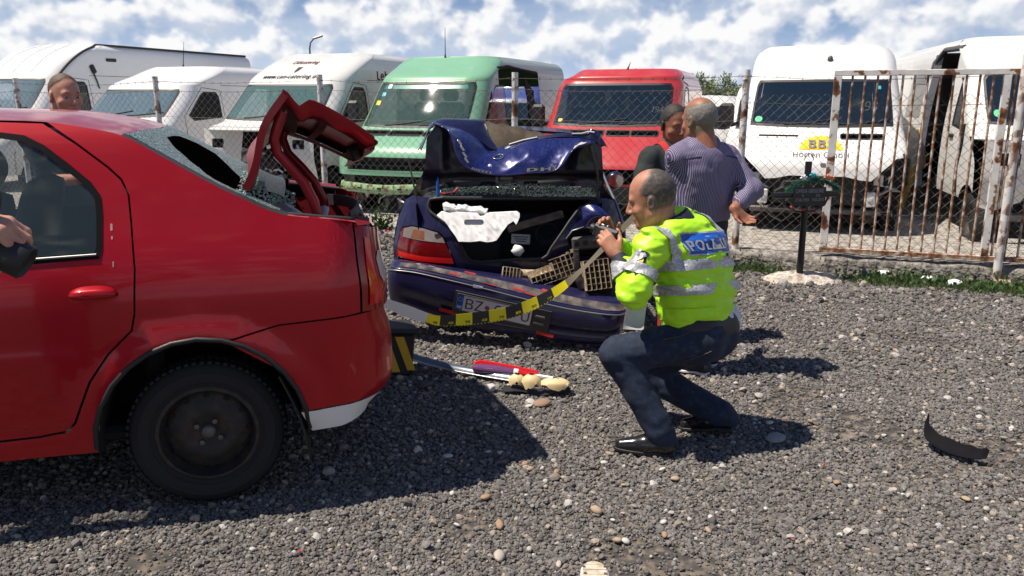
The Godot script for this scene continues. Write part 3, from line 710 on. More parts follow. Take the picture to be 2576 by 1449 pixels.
	part("boot_rear_trim", MB.new().grid(14, 5, func(a: float, b: float) -> Vector3:
		var g := lerpf(0.0, PI * 0.9, a)
		return Vector3(0.60 + 0.15 * sin(g * 0.9), 1.12 - 0.06 * b, lerpf(-0.68, 0.2, a)) + Vector3(0, 0.02 * sin(g), 0), Vector3.UP, 0.012), M.trim, car)

func red_wheel(car: Node3D, ce: Vector3, s: float) -> void:
	var xf := Transform3D(Basis(Vector3(1, 0, 0), Vector3(0, 0, s), Vector3(0, -s, 0)), ce)   # local y points outwards
	if s < 0: xf = Transform3D(Basis(Vector3(1, 0, 0), Vector3(0, 0, -1), Vector3(0, 1, 0)), ce)
	var w := part("wheel", MB.new().lathe([Vector2(0.0, -0.045), Vector2(0.055, -0.045), Vector2(0.075, -0.035), Vector2(0.105, -0.03), Vector2(0.125, -0.045), Vector2(0.15, -0.05), Vector2(0.17, -0.065), Vector2(0.182, -0.03), Vector2(0.188, -0.008), Vector2(0.198, -0.006), Vector2(0.205, -0.012)], 40, xf), M.rim, car)
	var ty := MB.new()
	ty.lathe([Vector2(0.205, -0.16), Vector2(0.205, -0.012), Vector2(0.216, -0.006), Vector2(0.220, -0.002), Vector2(0.224, -0.005), Vector2(0.25, 0.004), Vector2(0.262, 0.003), Vector2(0.265, 0.0055), Vector2(0.269, 0.0025), Vector2(0.282, -0.003), Vector2(0.296, -0.014), Vector2(0.305, -0.03), Vector2(0.307, -0.15), Vector2(0.26, -0.18)], 56, xf)
	for k in 64:
		var a := TAU * k / 64.0
		var rad := Vector3(cos(a), 0, sin(a))
		var bs := Basis(rad, Vector3.UP, rad.cross(Vector3.UP))
		ty.box(xf * (rad * 0.306 + Vector3.UP * -0.03), Vector3(0.012, 0.045, 0.018), xf.basis * bs, 0.002)
		ty.box(xf * (Vector3(cos(a + 0.05), 0, sin(a + 0.05)) * 0.309 + Vector3.UP * -0.09), Vector3(0.010, 0.06, 0.02), xf.basis * bs * Basis(Vector3.RIGHT, 0.4), 0.002)
	part("tyre", ty, M.tyre, w)
	part("hub_cap", MB.new().lathe([Vector2(0.030, -0.045), Vector2(0.029, -0.03), Vector2(0.022, -0.022), Vector2(0.0, -0.019)], 20, xf), M.dullsteel, w)
	for k in 4:
		var a := TAU * (k + 0.36) / 4.0
		part("wheel_nut", MB.new().lathe([Vector2(0.011, -0.045), Vector2(0.011, -0.026), Vector2(0.0, -0.024)], 6, xf * Transform3D(Basis.IDENTITY, Vector3(cos(a) * 0.052, 0, sin(a) * 0.052))), M.dullsteel, w)
	for k in 12:
		var a := TAU * k / 12.0
		part("vent_hole", MB.new().lathe([Vector2(0.013, -0.052), Vector2(0.0, -0.050)], 10, xf * Transform3D(Basis.IDENTITY, Vector3(cos(a) * 0.155, 0.003, sin(a) * 0.155))), M.void, w)

class Van:
	# nose at z = 0 facing +z, body runs back to z = -len; x across, y up
	var W := 0.95
	var r := 0.30
	var len := 5.0
	var prof := []      # y, z of the front's middle line
	var wide := []      # y, half width
	var top := 2.3
	func hw(y: float) -> float: return VanTab.at(wide, y)
	func zf(y: float) -> float: return VanTab.at(prof, y)
	func flat() -> float: return W - r
	func umax() -> float: return W - r + r * PI / 2
	func front(u: float, y: float, lift := 0.0) -> Vector3:
		var f := W - r
		var x := u
		var z := 0.0
		var n := Vector2(0, 1)
		var au := absf(u)
		if au > f:
			var a := minf((au - f) / r, PI / 2)
			x = signf(u) * (f + r * sin(a))
			z = -r * (1.0 - cos(a))
			n = Vector2(sin(a) * signf(u), cos(a))
		z -= 0.09 * (x / W) * (x / W)
		return Vector3(x * hw(y) / W + n.x * lift, y + lift * 0.4, zf(y) + z + n.y * lift * 0.9)
	func back_of_front(y: float) -> float: return zf(y) - r - 0.09
	func side(s: float, z: float, y: float, lift := 0.0) -> Vector3:
		return Vector3(s * (hw(y) + lift), y, z)
	func roof(x: float, z: float) -> Vector3:
		var k := x / hw(top)
		return Vector3(x, top + 0.03 * (1.0 - k * k) - 0.03 * pow(clampf((z - back_of_front(top) + 0.7) / 0.7, 0, 1), 2.0) * (1.0 - k * k), z)
	func front_edge(y0: float, y1: float, n: int, off := 0.0) -> Array:
		var o := []
		for i in n + 1:
			var y := lerpf(y0, y1, float(i) / n)
			o.append_array([back_of_front(y) + off, y])
		return o

class VanTab:
	static func at(t: Array, x: float) -> float:
		var m := t.size() / 2
		if x <= t[0]: return t[1]
		if x >= t[m * 2 - 2]: return t[m * 2 - 1]
		var i := 0
		while t[i * 2 + 2] < x: i += 1
		var h: float = t[i * 2 + 2] - t[i * 2]
		var s: float = (t[i * 2 + 3] - t[i * 2 + 1]) / h
		var m0 := s
		var m1 := s
		if i > 0: m0 = (s + (t[i * 2 + 1] - t[i * 2 - 1]) / (t[i * 2] - t[i * 2 - 2])) * 0.5
		if i + 2 < m: m1 = (s + (t[i * 2 + 5] - t[i * 2 + 3]) / (t[i * 2 + 4] - t[i * 2 + 2])) * 0.5
		if s * m0 <= 0.0: m0 = 0.0
		if s * m1 <= 0.0: m1 = 0.0
		m0 = clampf(m0, -3.0 * absf(s), 3.0 * absf(s)); m1 = clampf(m1, -3.0 * absf(s), 3.0 * absf(s))
		var q: float = (x - t[i * 2]) / h
		return t[i * 2 + 1] * (1.0 + 2.0 * q) * (1.0 - q) * (1.0 - q) + m0 * h * q * (1.0 - q) * (1.0 - q) + t[i * 2 + 3] * q * q * (3.0 - 2.0 * q) + m1 * h * q * q * (q - 1.0)

func van_shape(W: float, hb: float, ht: float, hr: float, db: float, dt: float, dr: float, len: float, nose := 0.95) -> Van:
	# hb, ht: foot and head of the windscreen; db, dt, dr: how far they and the roof lie behind the nose
	var v := Van.new()
	v.W = W; v.top = hr; v.len = len
	v.prof = [0.3, -0.03, 0.55, 0.0, nose - 0.1, -0.02, nose, -0.07, nose + 0.08, -0.16, hb - 0.04, -db + 0.05, hb, -db, ht, -dt, ht + 0.06, -dt - 0.05, hr - 0.14, -lerpf(dt, dr, 0.62), hr - 0.05, -lerpf(dt, dr, 0.86), hr, -dr]
	v.wide = [0.3, W - 0.05, 0.6, W - 0.01, 0.9, W, hb, W * 0.985, lerpf(hb, ht, 0.5), W * 0.955, ht, W * 0.915, hr - 0.16, W * 0.885, hr - 0.07, W * 0.845, hr - 0.02, W * 0.785, hr, W * 0.74]
	return v

func screen_poly(v: Van, y0: float, y1: float, k0: float, k1: float, inset := 0.0) -> PackedVector2Array:
	# windscreen outline in (u, y); k0 and k1: half widths at foot and head as part of the flat-plus-corner run
	var u0 := k0 - inset
	var u1 := k1 - inset
	var p := pv([-u0, y0 + inset, -u0 * 0.5, y0 + inset - 0.015, 0, y0 + inset - 0.02, u0 * 0.5, y0 + inset - 0.015, u0, y0 + inset, lerpf(u0, u1, 0.9), lerpf(y0 + inset, y1 - inset, 0.9), u1 - 0.03, y1 - inset, -u1 + 0.03, y1 - inset, -lerpf(u0, u1, 0.9), lerpf(y0 + inset, y1 - inset, 0.9)])
	return p

func van_body(o: Node3D, v: Van, paint: Material, hb: float, ht: float, opt := {}) -> void:
	var um := v.umax()
	var k0: float = opt.get("k0", v.flat() + v.r * 0.55)
	var k1: float = opt.get("k1", v.flat() + v.r * 0.62)
	var scr := screen_poly(v, hb + 0.015, ht - 0.01, k0, k1)
	var gl := screen_poly(v, hb + 0.015, ht - 0.01, k0, k1, 0.028)
	var low: float = opt.get("low", 0.36)
	var F := func(u: float, y: float) -> Vector3: return v.front(u, y)
	# front shell with the windscreen opening and any other holes
	var outer: PackedVector2Array = opt.get("front", pv([-um, low, um, low, um, v.top, -um, v.top]))
	var holes: Array = [scr]
	holes.append_array(opt.get("holes", []))
	part("front_shell", MB.new().panel(outer, holes, opt.get("cell", 0.07), opt.get("cell", 0.07) * 0.86, F, Vector3(0, 0.5, 1)), paint, o)
	var ws := part("windscreen", MB.new().panel(gl, [], 0.12, 0.12, func(u: float, y: float) -> Vector3: return v.front(u, y, 0.002), Vector3(0, 0.5, 1)), opt.get("glass", M.screen), o)
	part("windscreen_rubber", MB.new().panel(scr, [gl], 0.12, 0.1, func(u: float, y: float) -> Vector3: return v.front(u, y, 0.005), Vector3(0, 0.5, 1)), M.black, ws)
	for s in [-0.33, 0.25]:
		var u0: float = s * v.W - 0.10
		var wp := []
		for k in 7:
			wp.append(v.front(u0 + k * 0.105, hb + 0.028 + 0.075 * pow(k / 6.0, 1.6) * (1.0 if s < 0 else 0.7), 0.012))
		part("wiper", MB.new().tube(wp, 0.008, 5), M.black, ws)
	# flanks
	for s in [-1.0, 1.0]:
		if opt.get("no_flank", 0.0) == s: continue
		var sp: Array = [-v.len, low, v.back_of_front(low) + 0.004, low]
		sp.append_array(v.front_edge(low + 0.02, v.top, 26, 0.004))
		sp.append_array([-v.len, v.top])
		var cab := v.back_of_front(hb)
		# door window follows the pillar
		var z1 := v.back_of_front(hb + 0.10) - 0.02
		var zt := v.back_of_front(ht - 0.08) - 0.07
		var zr: float = cab - opt.get("door_run", 0.95)
		var dw := pv([zr, hb - 0.02, z1 - 0.12, hb - 0.06, z1, hb + 0.03, zt, ht - 0.10, zt - 0.10, ht - 0.045, zr + 0.05, ht - 0.05, zr, ht - 0.12])
		var dg: PackedVector2Array = Geometry2D.offset_polygon(dw, -0.022)[0]
		var arch := PackedVector2Array()
		var wz: float = opt.get("wheel_z", -0.85)
		for k in 15:
			var a := PI * k / 14.0
			arch.append(Vector2(wz + cos(a) * 0.40, 0.30 + sin(a) * 0.43))
		arch.append_array(PackedVector2Array([Vector2(wz - 0.40, 0.1), Vector2(wz + 0.40, 0.1)]))
		if Geometry2D.is_polygon_clockwise(arch): arch.reverse()
		var hl := [dw, arch]
		hl.append_array(opt.get("flank_holes_r" if s > 0 else "flank_holes_l", []))
		var S := func(z: float, y: float) -> Vector3: return v.side(s, z, y)
		var out := Vector3(s, 0.1, 0)
		part("flank", MB.new().panel(pv(sp), hl, 0.16, 0.07, S, out), opt.get("flank_paint", paint), o)
		part("door_window", MB.new().panel(dg, [], 0.2, 0.1, func(z: float, y: float) -> Vector3: return v.side(s, z, y, -0.004), out), opt.get("side_glass", M.glassdark), o)
		part("window_seal", MB.new().panel(dw, [dg], 0.2, 0.1, func(z: float, y: float) -> Vector3: return v.side(s, z, y, 0.003), out), M.black, o)
		# shut lines of the cab door and the load door, pressed swage lines
		var ln := MB.new()
		for seg in [[[zr - 0.06, low + 0.05], [zr - 0.06, ht - 0.02], [zt - 0.08, ht + 0.02], [z1 + 0.10, hb + 0.02], [z1 + 0.05, low + 0.45]], [[zr - 1.2, low + 0.05], [zr - 1.2, ht + 0.06]], [[zr - 0.10, hb - 0.28], [-v.len + 0.1, hb - 0.28]], [[zr - 0.10, ht + 0.06], [-v.len + 0.1, ht + 0.06]]]:
			var path := []
			for k in seg.size():
				if k:
					for m in range(1, 5): path.append(v.side(s, lerpf(seg[k - 1][0], seg[k][0], m / 4.0), lerpf(seg[k - 1][1], seg[k][1], m / 4.0), 0.0))
				else: path.append(v.side(s, seg[0][0], seg[0][1], 0.0))
			ln.tube(path, 0.005, 5, false)
		if not opt.get("no_lines", false) and opt.get("no_lines_side", 0.0) != s: part("door_gap", ln, M.gap, o)
		part("door_grip", MB.new().box(v.side(s, zr + 0.08, hb - 0.14, 0.012), Vector3(0.03, 0.045, 0.17), Basis.IDENTITY, 0.01), M.black, o)
		if opt.get("mirrors", 3) & (1 if s < 0 else 2):
			var mp := v.side(s, z1 - 0.06, hb + 0.03, 0.02)
			var mi := part("mirror", MB.new().box(mp + Vector3(s * 0.17, 0.10, 0.02), Vector3(0.19, 0.30, 0.10), Basis.IDENTITY, 0.035), M.black, o)
			part("mirror_arm", MB.new().tube([mp, mp + Vector3(s * 0.10, -0.03, 0.02), mp + Vector3(s * 0.17, 0.0, 0.02)], 0.025, 8), M.black, mi)
		if not opt.get("no_wheels", false):
			for z in [wz, -v.len + 0.95]:
				var x: float = s * (v.W - 0.04)
				var wxf := Transform3D(Basis(Vector3(0, 0, 1), Vector3(s, 0, 0), Vector3(0, s, 0)), Vector3(x, 0.33, z))
				var wh := part("wheel", MB.new().lathe([Vector2(0, -0.05), Vector2(0.06, -0.04), Vector2(0.10, -0.06), Vector2(0.16, -0.07), Vector2(0.185, -0.02), Vector2(0.20, -0.015)], 20, wxf), M.rim, o)
				part("tyre", MB.new().lathe([Vector2(0.20, -0.17), Vector2(0.20, -0.015), Vector2(0.25, 0.0), Vector2(0.31, -0.01), Vector2(0.33, -0.04), Vector2(0.33, -0.15), Vector2(0.28, -0.18)], 24, wxf), M.tyre, wh)
	# roof, rear, floor, bulkhead
	var wr := v.hw(v.top)
	var rz := v.back_of_front(v.top)
	part("roof", MB.new().grid(10, 14, func(a: float, b: float) -> Vector3:
		var x := lerpf(-wr, wr, a)
		var zf := v.front((a * 2.0 - 1.0) * um, v.top).z
		var x2 := v.front((a * 2.0 - 1.0) * um, v.top).x
		return v.roof(lerpf(x2, x, minf(1.0, b * 3.0)), lerpf(zf, -v.len, b)), Vector3.UP), paint, o)
	for k in 5:
		var x := lerpf(-wr * 0.8, wr * 0.8, k / 4.0)
		part("roof_rib", MB.new().tube([v.roof(x, rz - 0.5), v.roof(x, rz - 1.5), v.roof(x, -v.len + 0.2)], 0.012, 6), paint, o)
	if not opt.get("open_rear", false):
		part("rear_doors", MB.new().panel(pv([-v.W, low, v.W, low, v.W * 0.98, hb, v.W * 0.88, v.top - 0.15, v.W * 0.74, v.top, -v.W * 0.74, v.top, -v.W * 0.88, v.top - 0.15, -v.W * 0.98, hb]), opt.get("rear_holes", []), 0.2, 0.2, func(x: float, y: float) -> Vector3: return Vector3(x, y, -v.len), Vector3(0, 0, -1)), paint, o)
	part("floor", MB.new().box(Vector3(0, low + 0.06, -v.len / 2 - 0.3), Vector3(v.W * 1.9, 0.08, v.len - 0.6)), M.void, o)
	var cabz: float = v.back_of_front(hb) - opt.get("door_run", 0.95) - 0.35
	if opt.get("bulkhead", true):
		part("bulkhead", MB.new().box(Vector3(0, (low + v.top) / 2, cabz - 0.2), Vector3(v.hw(v.top) * 1.9, v.top - low - 0.14, 0.03)), opt.get("bulk_mat", M.trim), o)
	# cab: dashboard, wheel, seats
	var dz := v.zf(hb) - 0.25
	part("dashboard", MB.new().grid(12, 8, func(a: float, b: float) -> Vector3:
		return Vector3(lerpf(-v.W * 0.86, v.W * 0.86, a), hb - 0.05 + 0.05 * sin(b * PI) + 0.05 * exp(-pow((a - 0.72) / 0.14, 2.0)) * sin(b * PI), lerpf(v.front(lerpf(-v.W * 0.8, v.W * 0.8, a), hb).z - 0.05, dz - 0.35, b)), Vector3.UP, 0.05), opt.get("dash", M.dash), o)
	var ring := []
	for k in 25: ring.append(Vector3(v.W * 0.45 + cos(TAU * k / 24) * 0.19, hb + 0.02 + sin(TAU * k / 24) * 0.12, dz - 0.42 + sin(TAU * k / 24) * -0.14))
	part("steering_wheel", MB.new().tube(ring, 0.014, 6, false), M.black, o)
	for x in [-0.55, -0.12, 0.47]:
		var se := part("seat", MB.new().box(Vector3(x * v.W, hb - 0.02, cabz + 0.12), Vector3(0.44, 0.72, 0.14), Basis(Vector3.RIGHT, -0.12), 0.05), M.seat, o)
		part("headrest", MB.new().box(Vector3(x * v.W, hb + 0.44, cabz + 0.08), Vector3(0.26, 0.17, 0.09), Basis.IDENTITY, 0.04), M.seat, se)

func slot(o: Node3D, v: Van, x0: float, x1: float, y0: float, y1: float, called := "air_slot", rim: Material = null, deep := 0.05) -> void:
	# a recessed dark opening behind a hole in the front shell, with a rim
	var p := rrect(x0, y0, x1, y1, minf(0.02, (y1 - y0) * 0.3))
	var sl := part(called, MB.new().panel(p, [], 0.1, 0.1, func(u: float, y: float) -> Vector3: return v.front(u, y, -deep), Vector3(0, 0, 1)), M.void, o)
	var big: PackedVector2Array = Geometry2D.offset_polygon(p, 0.012)[0]
	part("slot_rim", MB.new().panel(big, [p], 0.1, 0.1, func(u: float, y: float) -> Vector3: return v.front(u, y, 0.006), Vector3(0, 0, 1)), rim if rim else M.black, sl)

func engine_bay(o: Node3D, v: Van, y0: float, y1: float, sd: int, body: Material) -> void:
	# what shows when bumper, lamps and grille are gone: radiator, brackets, pipes, dark depth
	var r := RandomNumberGenerator.new()
	r.seed = sd
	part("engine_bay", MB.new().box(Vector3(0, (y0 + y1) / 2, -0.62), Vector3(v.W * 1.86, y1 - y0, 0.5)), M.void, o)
	var ra := MB.new()
	ra.box(Vector3(0.02, (y0 + y1) / 2 + 0.03, -0.26), Vector3(v.W * 1.05, (y1 - y0) * 0.62, 0.06), Basis.IDENTITY, 0.01)
	part("radiator", ra, M.trim, o)
	for s in [-1.0, 1.0]:
		part("bumper_bracket", MB.new().box(Vector3(s * v.W * 0.60, lerpf(y0, y1, 0.42), -0.10), Vector3(0.11, 0.17, 0.06), Basis(Vector3.BACK, r.randf_range(-0.1, 0.1)), 0.012).box(Vector3(s * v.W * 0.60, lerpf(y0, y1, 0.42), -0.066), Vector3(0.045, 0.04, 0.01)), body, o)
		part("wing_stay", MB.new().box(Vector3(s * v.W * 0.72, lerpf(y0, y1, 0.80), -0.22), Vector3(0.16, 0.13, 0.04), Basis(Vector3.BACK, r.randf_range(-0.2, 0.2)), 0.01), body, o)
	part("cross_member", MB.new().box(Vector3(0, y0 + 0.06, -0.24), Vector3(v.W * 1.5, 0.07, 0.08), Basis(Vector3.BACK, r.randf_range(-0.02, 0.02)), 0.015), M.dullsteel, o)
	for k in 12:
		var p := []
		var a := Vector3(r.randf_range(-v.W, v.W) * 0.8, r.randf_range(y0, y1), -0.2)
		for i in 6:
			p.append(a)
			a += Vector3(r.randf_range(-0.12, 0.12), r.randf_range(-0.09, 0.06), r.randf_range(-0.03, 0.05))
		part("hose", MB.new().tube(p, r.randf_range(0.006, 0.018), 6), [M.black, M.dullsteel, M.trim, M.steel][k % 4], o)
	for k in 5:
		part("engine_part", MB.new().box(Vector3(r.randf_range(-v.W, v.W) * 0.7, r.randf_range(y0 + 0.05, y1 - 0.05), -0.30), Vector3(r.randf_range(0.08, 0.22), r.randf_range(0.06, 0.16), 0.1), Basis(Vector3.BACK, r.randf_range(-0.4, 0.4)), 0.015), [M.dullsteel, M.trim, M.rim][k % 3], o)

func chalk(o: Node3D, s: String, h: float, v: Van, u: float, y: float) -> void:
	part("chalk_number", words(s, h, Transform3D.IDENTITY, "Droid Sans", 300, 0.0, func(q: Vector3) -> Vector3: return v.front(u + q.x + q.y * 0.2, y + q.y, 0.009), 0.0, true), M.chalk, o)

func aerial(o: Node3D, at: Vector3, h: float, lean: Vector3) -> void:
	var a := part("aerial", MB.new().tube([at, at + lean * 0.05 + Vector3.UP * 0.05, at + lean * h + Vector3.UP * h], [0.016, 0.007, 0.003], 6), M.black, o)

func build_vans() -> void:
	# 1: far left, tall roof
	var v := van_shape(0.97, 1.44, 2.02, 2.66, 0.75, 1.25, 2.35, 7.0)
	var o := thing("van", "white high-roofed panel van with dark gutter seam at the far left", "van", yard * frame(Vector3(-10.52, 0, -1.45), 0.0), "vans in the breaker's yard")
	van_body(o, v, M.white1, 1.44, 2.02, {"glass": M.screenlight, "mirrors": 0, "low": 0.4})
	for s in [-1.0, 1.0]:
		var gut := []
		for k in 14: gut.append(v.front(s * (v.umax() - 0.14), lerpf(2.02, 2.655, k / 13.0), 0.004))
		for k in 8: gut.append(Vector3(s * (v.hw(2.63)), 2.655, lerpf(v.back_of_front(2.66) - 0.3, -v.len + 0.05, k / 7.0)))
		part("gutter", MB.new().tube(gut, 0.022, 6), M.gap, o)
	for x in [-0.45, 0.0, 0.45]:
		var rb := []
		for k in 9: rb.append(v.front(x, lerpf(2.12, 2.655, k / 8.0), 0.0))
		part("roof_pressing", MB.new().tube(rb, 0.012, 6), M.white1, o)
	part("side_marker", MB.new().box(v.side(1.0, -2.75, 2.38, 0.01), Vector3(0.03, 0.06, 0.24), Basis.IDENTITY, 0.01), M.black, o)
	part("broken_mirror_mount", MB.new().box(v.side(1.0, -2.28, 2.20, 0.02), Vector3(0.05, 0.16, 0.10), Basis.from_euler(Vector3(0.4, 0, 0.1)), 0.02).tube([v.side(1.0, -2.28, 2.13, 0.02), v.side(1.0, -2.33, 1.98, 0.02), v.side(1.0, -2.36, 1.85, 0.01)], 0.012, 6), M.black, o)
	# 2: low white van
	v = van_shape(0.95, 1.37, 1.82, 2.20, 0.70, 1.20, 2.15, 5.6)
	o = thing("van", "white mid-roofed van with tall roof aerial and dark cab door window", "van", yard * frame(Vector3(-7.34, 0, -1.2), 0.0), "vans in the breaker's yard")
	van_body(o, v, M.white2, 1.37, 1.82, {"glass": M.screenlight, "side_glass": M.void, "mirrors": 0})
	aerial(o, v.front(0.12, 2.19, 0.0) + Vector3(0, 0.01, -0.05), 0.42, Vector3(0.04, 0, -0.12))
	chalk(o, "28", 0.075, v, 0.55, 1.47)
	# 3: catering van, nose stripped
	v = van_shape(0.95, 1.355, 1.88, 2.36, 0.42, 0.98, 2.0, 5.6, 1.2)
	o = thing("van", "white catering van stripped of its nose panels, red and black lettering on it", "van", yard * frame(Vector3(-4.40, 0, -1.25), 0.0), "vans in the breaker's yard")
	var um := v.umax()
	van_body(o, v, M.white3, 1.355, 1.88, {"front": pv([-um, 1.27, um, 1.27, um, v.top, -um, v.top]), "glass": M.screengreen, "flank_paint": M.white3, "mirrors": 2, "wheel_z": -0.62, "side_glass": M.glassdark})
	stripped_nose(o, v)
	part("roof_lettering", words("CANcatering", 0.065, Transform3D.IDENTITY, "Droid Sans", 700, 0.52, func(q: Vector3) -> Vector3: return v.front(q.x - 0.02, 2.20 + q.y, 0.004), 0.0, true), M.letterred, o)
	part("web_lettering", words("www.can-catering.de", 0.075, Transform3D.IDENTITY, "Droid Sans", 700, 1.08, func(q: Vector3) -> Vector3: return v.front(q.x, 1.975 + q.y, 0.004), 0.0, true), M.letterdark, o)
	part("roof_badge", MB.new().panel(pv([-0.045, 2.13, 0.045, 2.13, 0.03, 2.07, 0.0, 2.04, -0.03, 2.07]), [], 0.03, 0.03, func(u: float, y: float) -> Vector3: return v.front(u, y, 0.006), Vector3(0, 1, 1)), M.letterdark, o)
	part("side_lettering", words("Lebensmittel", 0.15, Transform3D.IDENTITY, "Droid Sans", 700, 1.5, func(q: Vector3) -> Vector3: return v.side(1.0, -2.95 - q.x, 2.02 + q.y, 0.004), 0.0), M.letterred, o)
	part("side_lettering", words("Tel.: 0", 0.13, Transform3D.IDENTITY, "Droid Sans", 700, 0.5, func(q: Vector3) -> Vector3: return v.side(1.0, -1.42 - q.x, 0.60 + q.y, 0.004), 0.0, true), M.letterred, o)
	part("grey_side_band", MB.new().panel(pv([-1.1, 0.78, -1.75, 0.78, -1.75, 0.95, -1.1, 0.95]), [], 0.2, 0.1, func(z: float, y: float) -> Vector3: return v.side(1.0, z, y, 0.003), Vector3(1, 0, 0)), M.trim, o)
	# 4: green van, half cut away
	green_van()
	# 5: red van
	v = van_shape(0.93, 1.305, 1.87, 2.07, 0.62, 1.12, 1.75, 4.1, 0.86)
	o = thing("van", "red low-roofed van with grey dust on it behind the two standing men", "van", yard * frame(Vector3(0.53, 0, -1.55), 1.5), "vans in the breaker's yard")
	van_body(o, v, M.redvan, 1.305, 1.87, {"holes": [rrect(-0.55, 1.20, -0.04, 1.255, 0.01), rrect(0.0, 1.20, 0.30, 1.255, 0.01), rrect(0.325, 1.20, 0.66, 1.255, 0.01), rrect(-0.55, 0.62, 0.55, 0.80, 0.02)], "mirrors": 1, "flank_paint": M.redvanside, "low": 0.42})
	for q in [[-0.55, -0.04], [0.0, 0.30], [0.325, 0.66]]: slot(o, v, q[0], q[1], 1.20, 1.255)
	slot(o, v, -0.55, 0.55, 0.62, 0.80, "grille_opening", M.redvan, 0.12)
	part("front_bumper", MB.new().panel(pv([-v.umax() + 0.1, 0.38, v.umax() - 0.1, 0.38, v.umax() - 0.1, 0.58, -v.umax() + 0.1, 0.58]), [], 0.08, 0.05, func(u: float, y: float) -> Vector3: return v.front(u, y, 0.05), Vector3(0, 0, 1)), M.trim, o)
	aerial(o, v.front(0.05, 2.065, 0.0), 0.10, Vector3(0.3, 0, -0.5))
	chalk(o, "194", 0.075, v, 0.62, 1.52)
	part("parking_pass", MB.new().panel(rrect(-0.72, 1.36, -0.66, 1.40, 0.01), [], 0.05, 0.05, func(u: float, y: float) -> Vector3: return v.front(u, y, 0.008), Vector3(0, 1, 1)), M.yellow, o)
	# 6: white van with yellow sun emblem
	v = van_shape(0.97, 1.325, 1.90, 2.33, 0.70, 1.25, 1.75, 5.6, 0.98)
	um = v.umax()
	o = thing("van", "white van facing us with a yellow half-sun emblem on its bonnet", "van", yard * frame(Vector3(3.10, 0, -1.5), 0.0), "vans in the breaker's yard")
	van_body(o, v, M.white1, 1.325, 1.90, {"front": pv([-um, 1.02, -v.flat() - 0.16, 1.0, -v.flat() - 0.02, 0.88, -v.flat() + 0.10, 0.755, -v.flat() + 0.22, 0.765, -0.3, 0.80, 0.3, 0.80, v.flat() - 0.22, 0.765, v.flat() - 0.10, 0.755, v.flat() + 0.02, 0.88, v.flat() + 0.16, 1.0, um, 1.02, um, v.top, -um, v.top]), "holes": [rrect(0.24, 1.205, 0.70, 1.245, 0.015), rrect(-0.70, 1.215, -0.24, 1.235, 0.008)], "mirrors": 1, "low": 0.45})
	slot(o, v, 0.24, 0.70, 1.205, 1.245)
	slot(o, v, -0.70, -0.24, 1.215, 1.235, "air_slot", M.white1, 0.01)
	engine_bay(o, v, 0.32, 0.86, 77, M.white3)
	for s in [-1.0, 1.0]:
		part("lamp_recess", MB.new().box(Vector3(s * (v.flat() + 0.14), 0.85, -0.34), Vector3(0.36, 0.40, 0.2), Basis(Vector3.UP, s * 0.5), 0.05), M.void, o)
	var sunp := PackedVector2Array([Vector2(-0.27, 0)])
	for k in 23:
		var a := PI - PI * (k + 0.0) / 22.0
		var rr := 0.25 if k % 2 else 0.215
		sunp.append(Vector2(cos(a) * rr * 1.02, maxf(0.004, sin(a) * rr * 0.62)))
	sunp.append(Vector2(0.27, 0))
	if Geometry2D.is_polygon_clockwise(sunp): sunp.reverse()
	var em := part("sun_emblem", MB.new().panel(sunp, [], 0.05, 0.05, func(u: float, y: float) -> Vector3: return v.front(u + 0.02, y + 1.085, 0.004), Vector3(0, 1, 1)), M.yellow, o)
	part("emblem_lettering", words("BBS", 0.085, Transform3D.IDENTITY, "Droid Sans", 700, 0.27, func(q: Vector3) -> Vector3: return v.front(q.x + 0.02, 1.14 + q.y, 0.022), 0.0), M.whiteplastic, em)
	part("firm_lettering", words("Horten GmbH", 0.06, Transform3D.IDENTITY, "Droid Sans", 400, 0.60, func(q: Vector3) -> Vector3: return v.front(q.x + 0.02, 1.035 + q.y, 0.004), 0.0), M.lettergrey, em)
	part("bonnet_badge", MB.new().panel(rrect(0.02, 0.905, 0.085, 0.945, 0.019), [], 0.03, 0.03, func(u: float, y: float) -> Vector3: return v.front(u, y, 0.006), Vector3(0, 0, 1)), M.dullsteel, o)
	part("roof_lamp_mount", MB.new().ball(v.front(0.08, 2.14, 0.01), Vector3(0.035, 0.05, 0.03)), M.dullsteel, o)
	part("emission_sticker", MB.new().panel(rrect(-0.78, 1.375, -0.69, 1.445, 0.034), [], 0.03, 0.03, func(u: float, y: float) -> Vector3: return v.front(u, y, 0.008), Vector3(0, 1, 1)), M.greenstick, o)
	part("blue_sticker", MB.new().panel(rrect(0.66, 1.77, 0.72, 1.81, 0.004), [], 0.05, 0.05, func(u: float, y: float) -> Vector3: return v.front(u, y, 0.008), Vector3(0, 1, 1)), M.cyan, o)
	chalk(o, "198", 0.11, v, 0.55, 1.57)
	# 7: right edge, load door open
	v = van_shape(1.0, 1.37, 1.95, 2.40, 0.55, 1.15, 2.0, 5.9, 1.02)
	um = v.umax()
	o = thing("van", "white tall van at the right edge with open sliding door and torn-off wing", "van", yard * frame(Vector3(5.72, 0, -1.3), 5.0), "vans in the breaker's yard")
	var doorh := pv([-2.75, 0.45, -1.92, 0.45, -1.92, 2.28, -2.10, 2.31, -2.75, 2.31])
	van_body(o, v, M.white3, 1.37, 1.95, {"front": pv([-um, 1.25, um, 1.25, um, v.top, -um, v.top]), "flank_holes_l": [doorh], "mirrors": 0, "no_lines_side": -1.0, "bulkhead": false, "door_run": 0.62, "low": 0.55, "wheel_z": -0.6})
	stripped_nose(o, v)
	part("load_bay_wall", MB.new().box(Vector3(0.55, 1.5, -3.0), Vector3(0.04, 1.9, 3.6)), M.void, o)
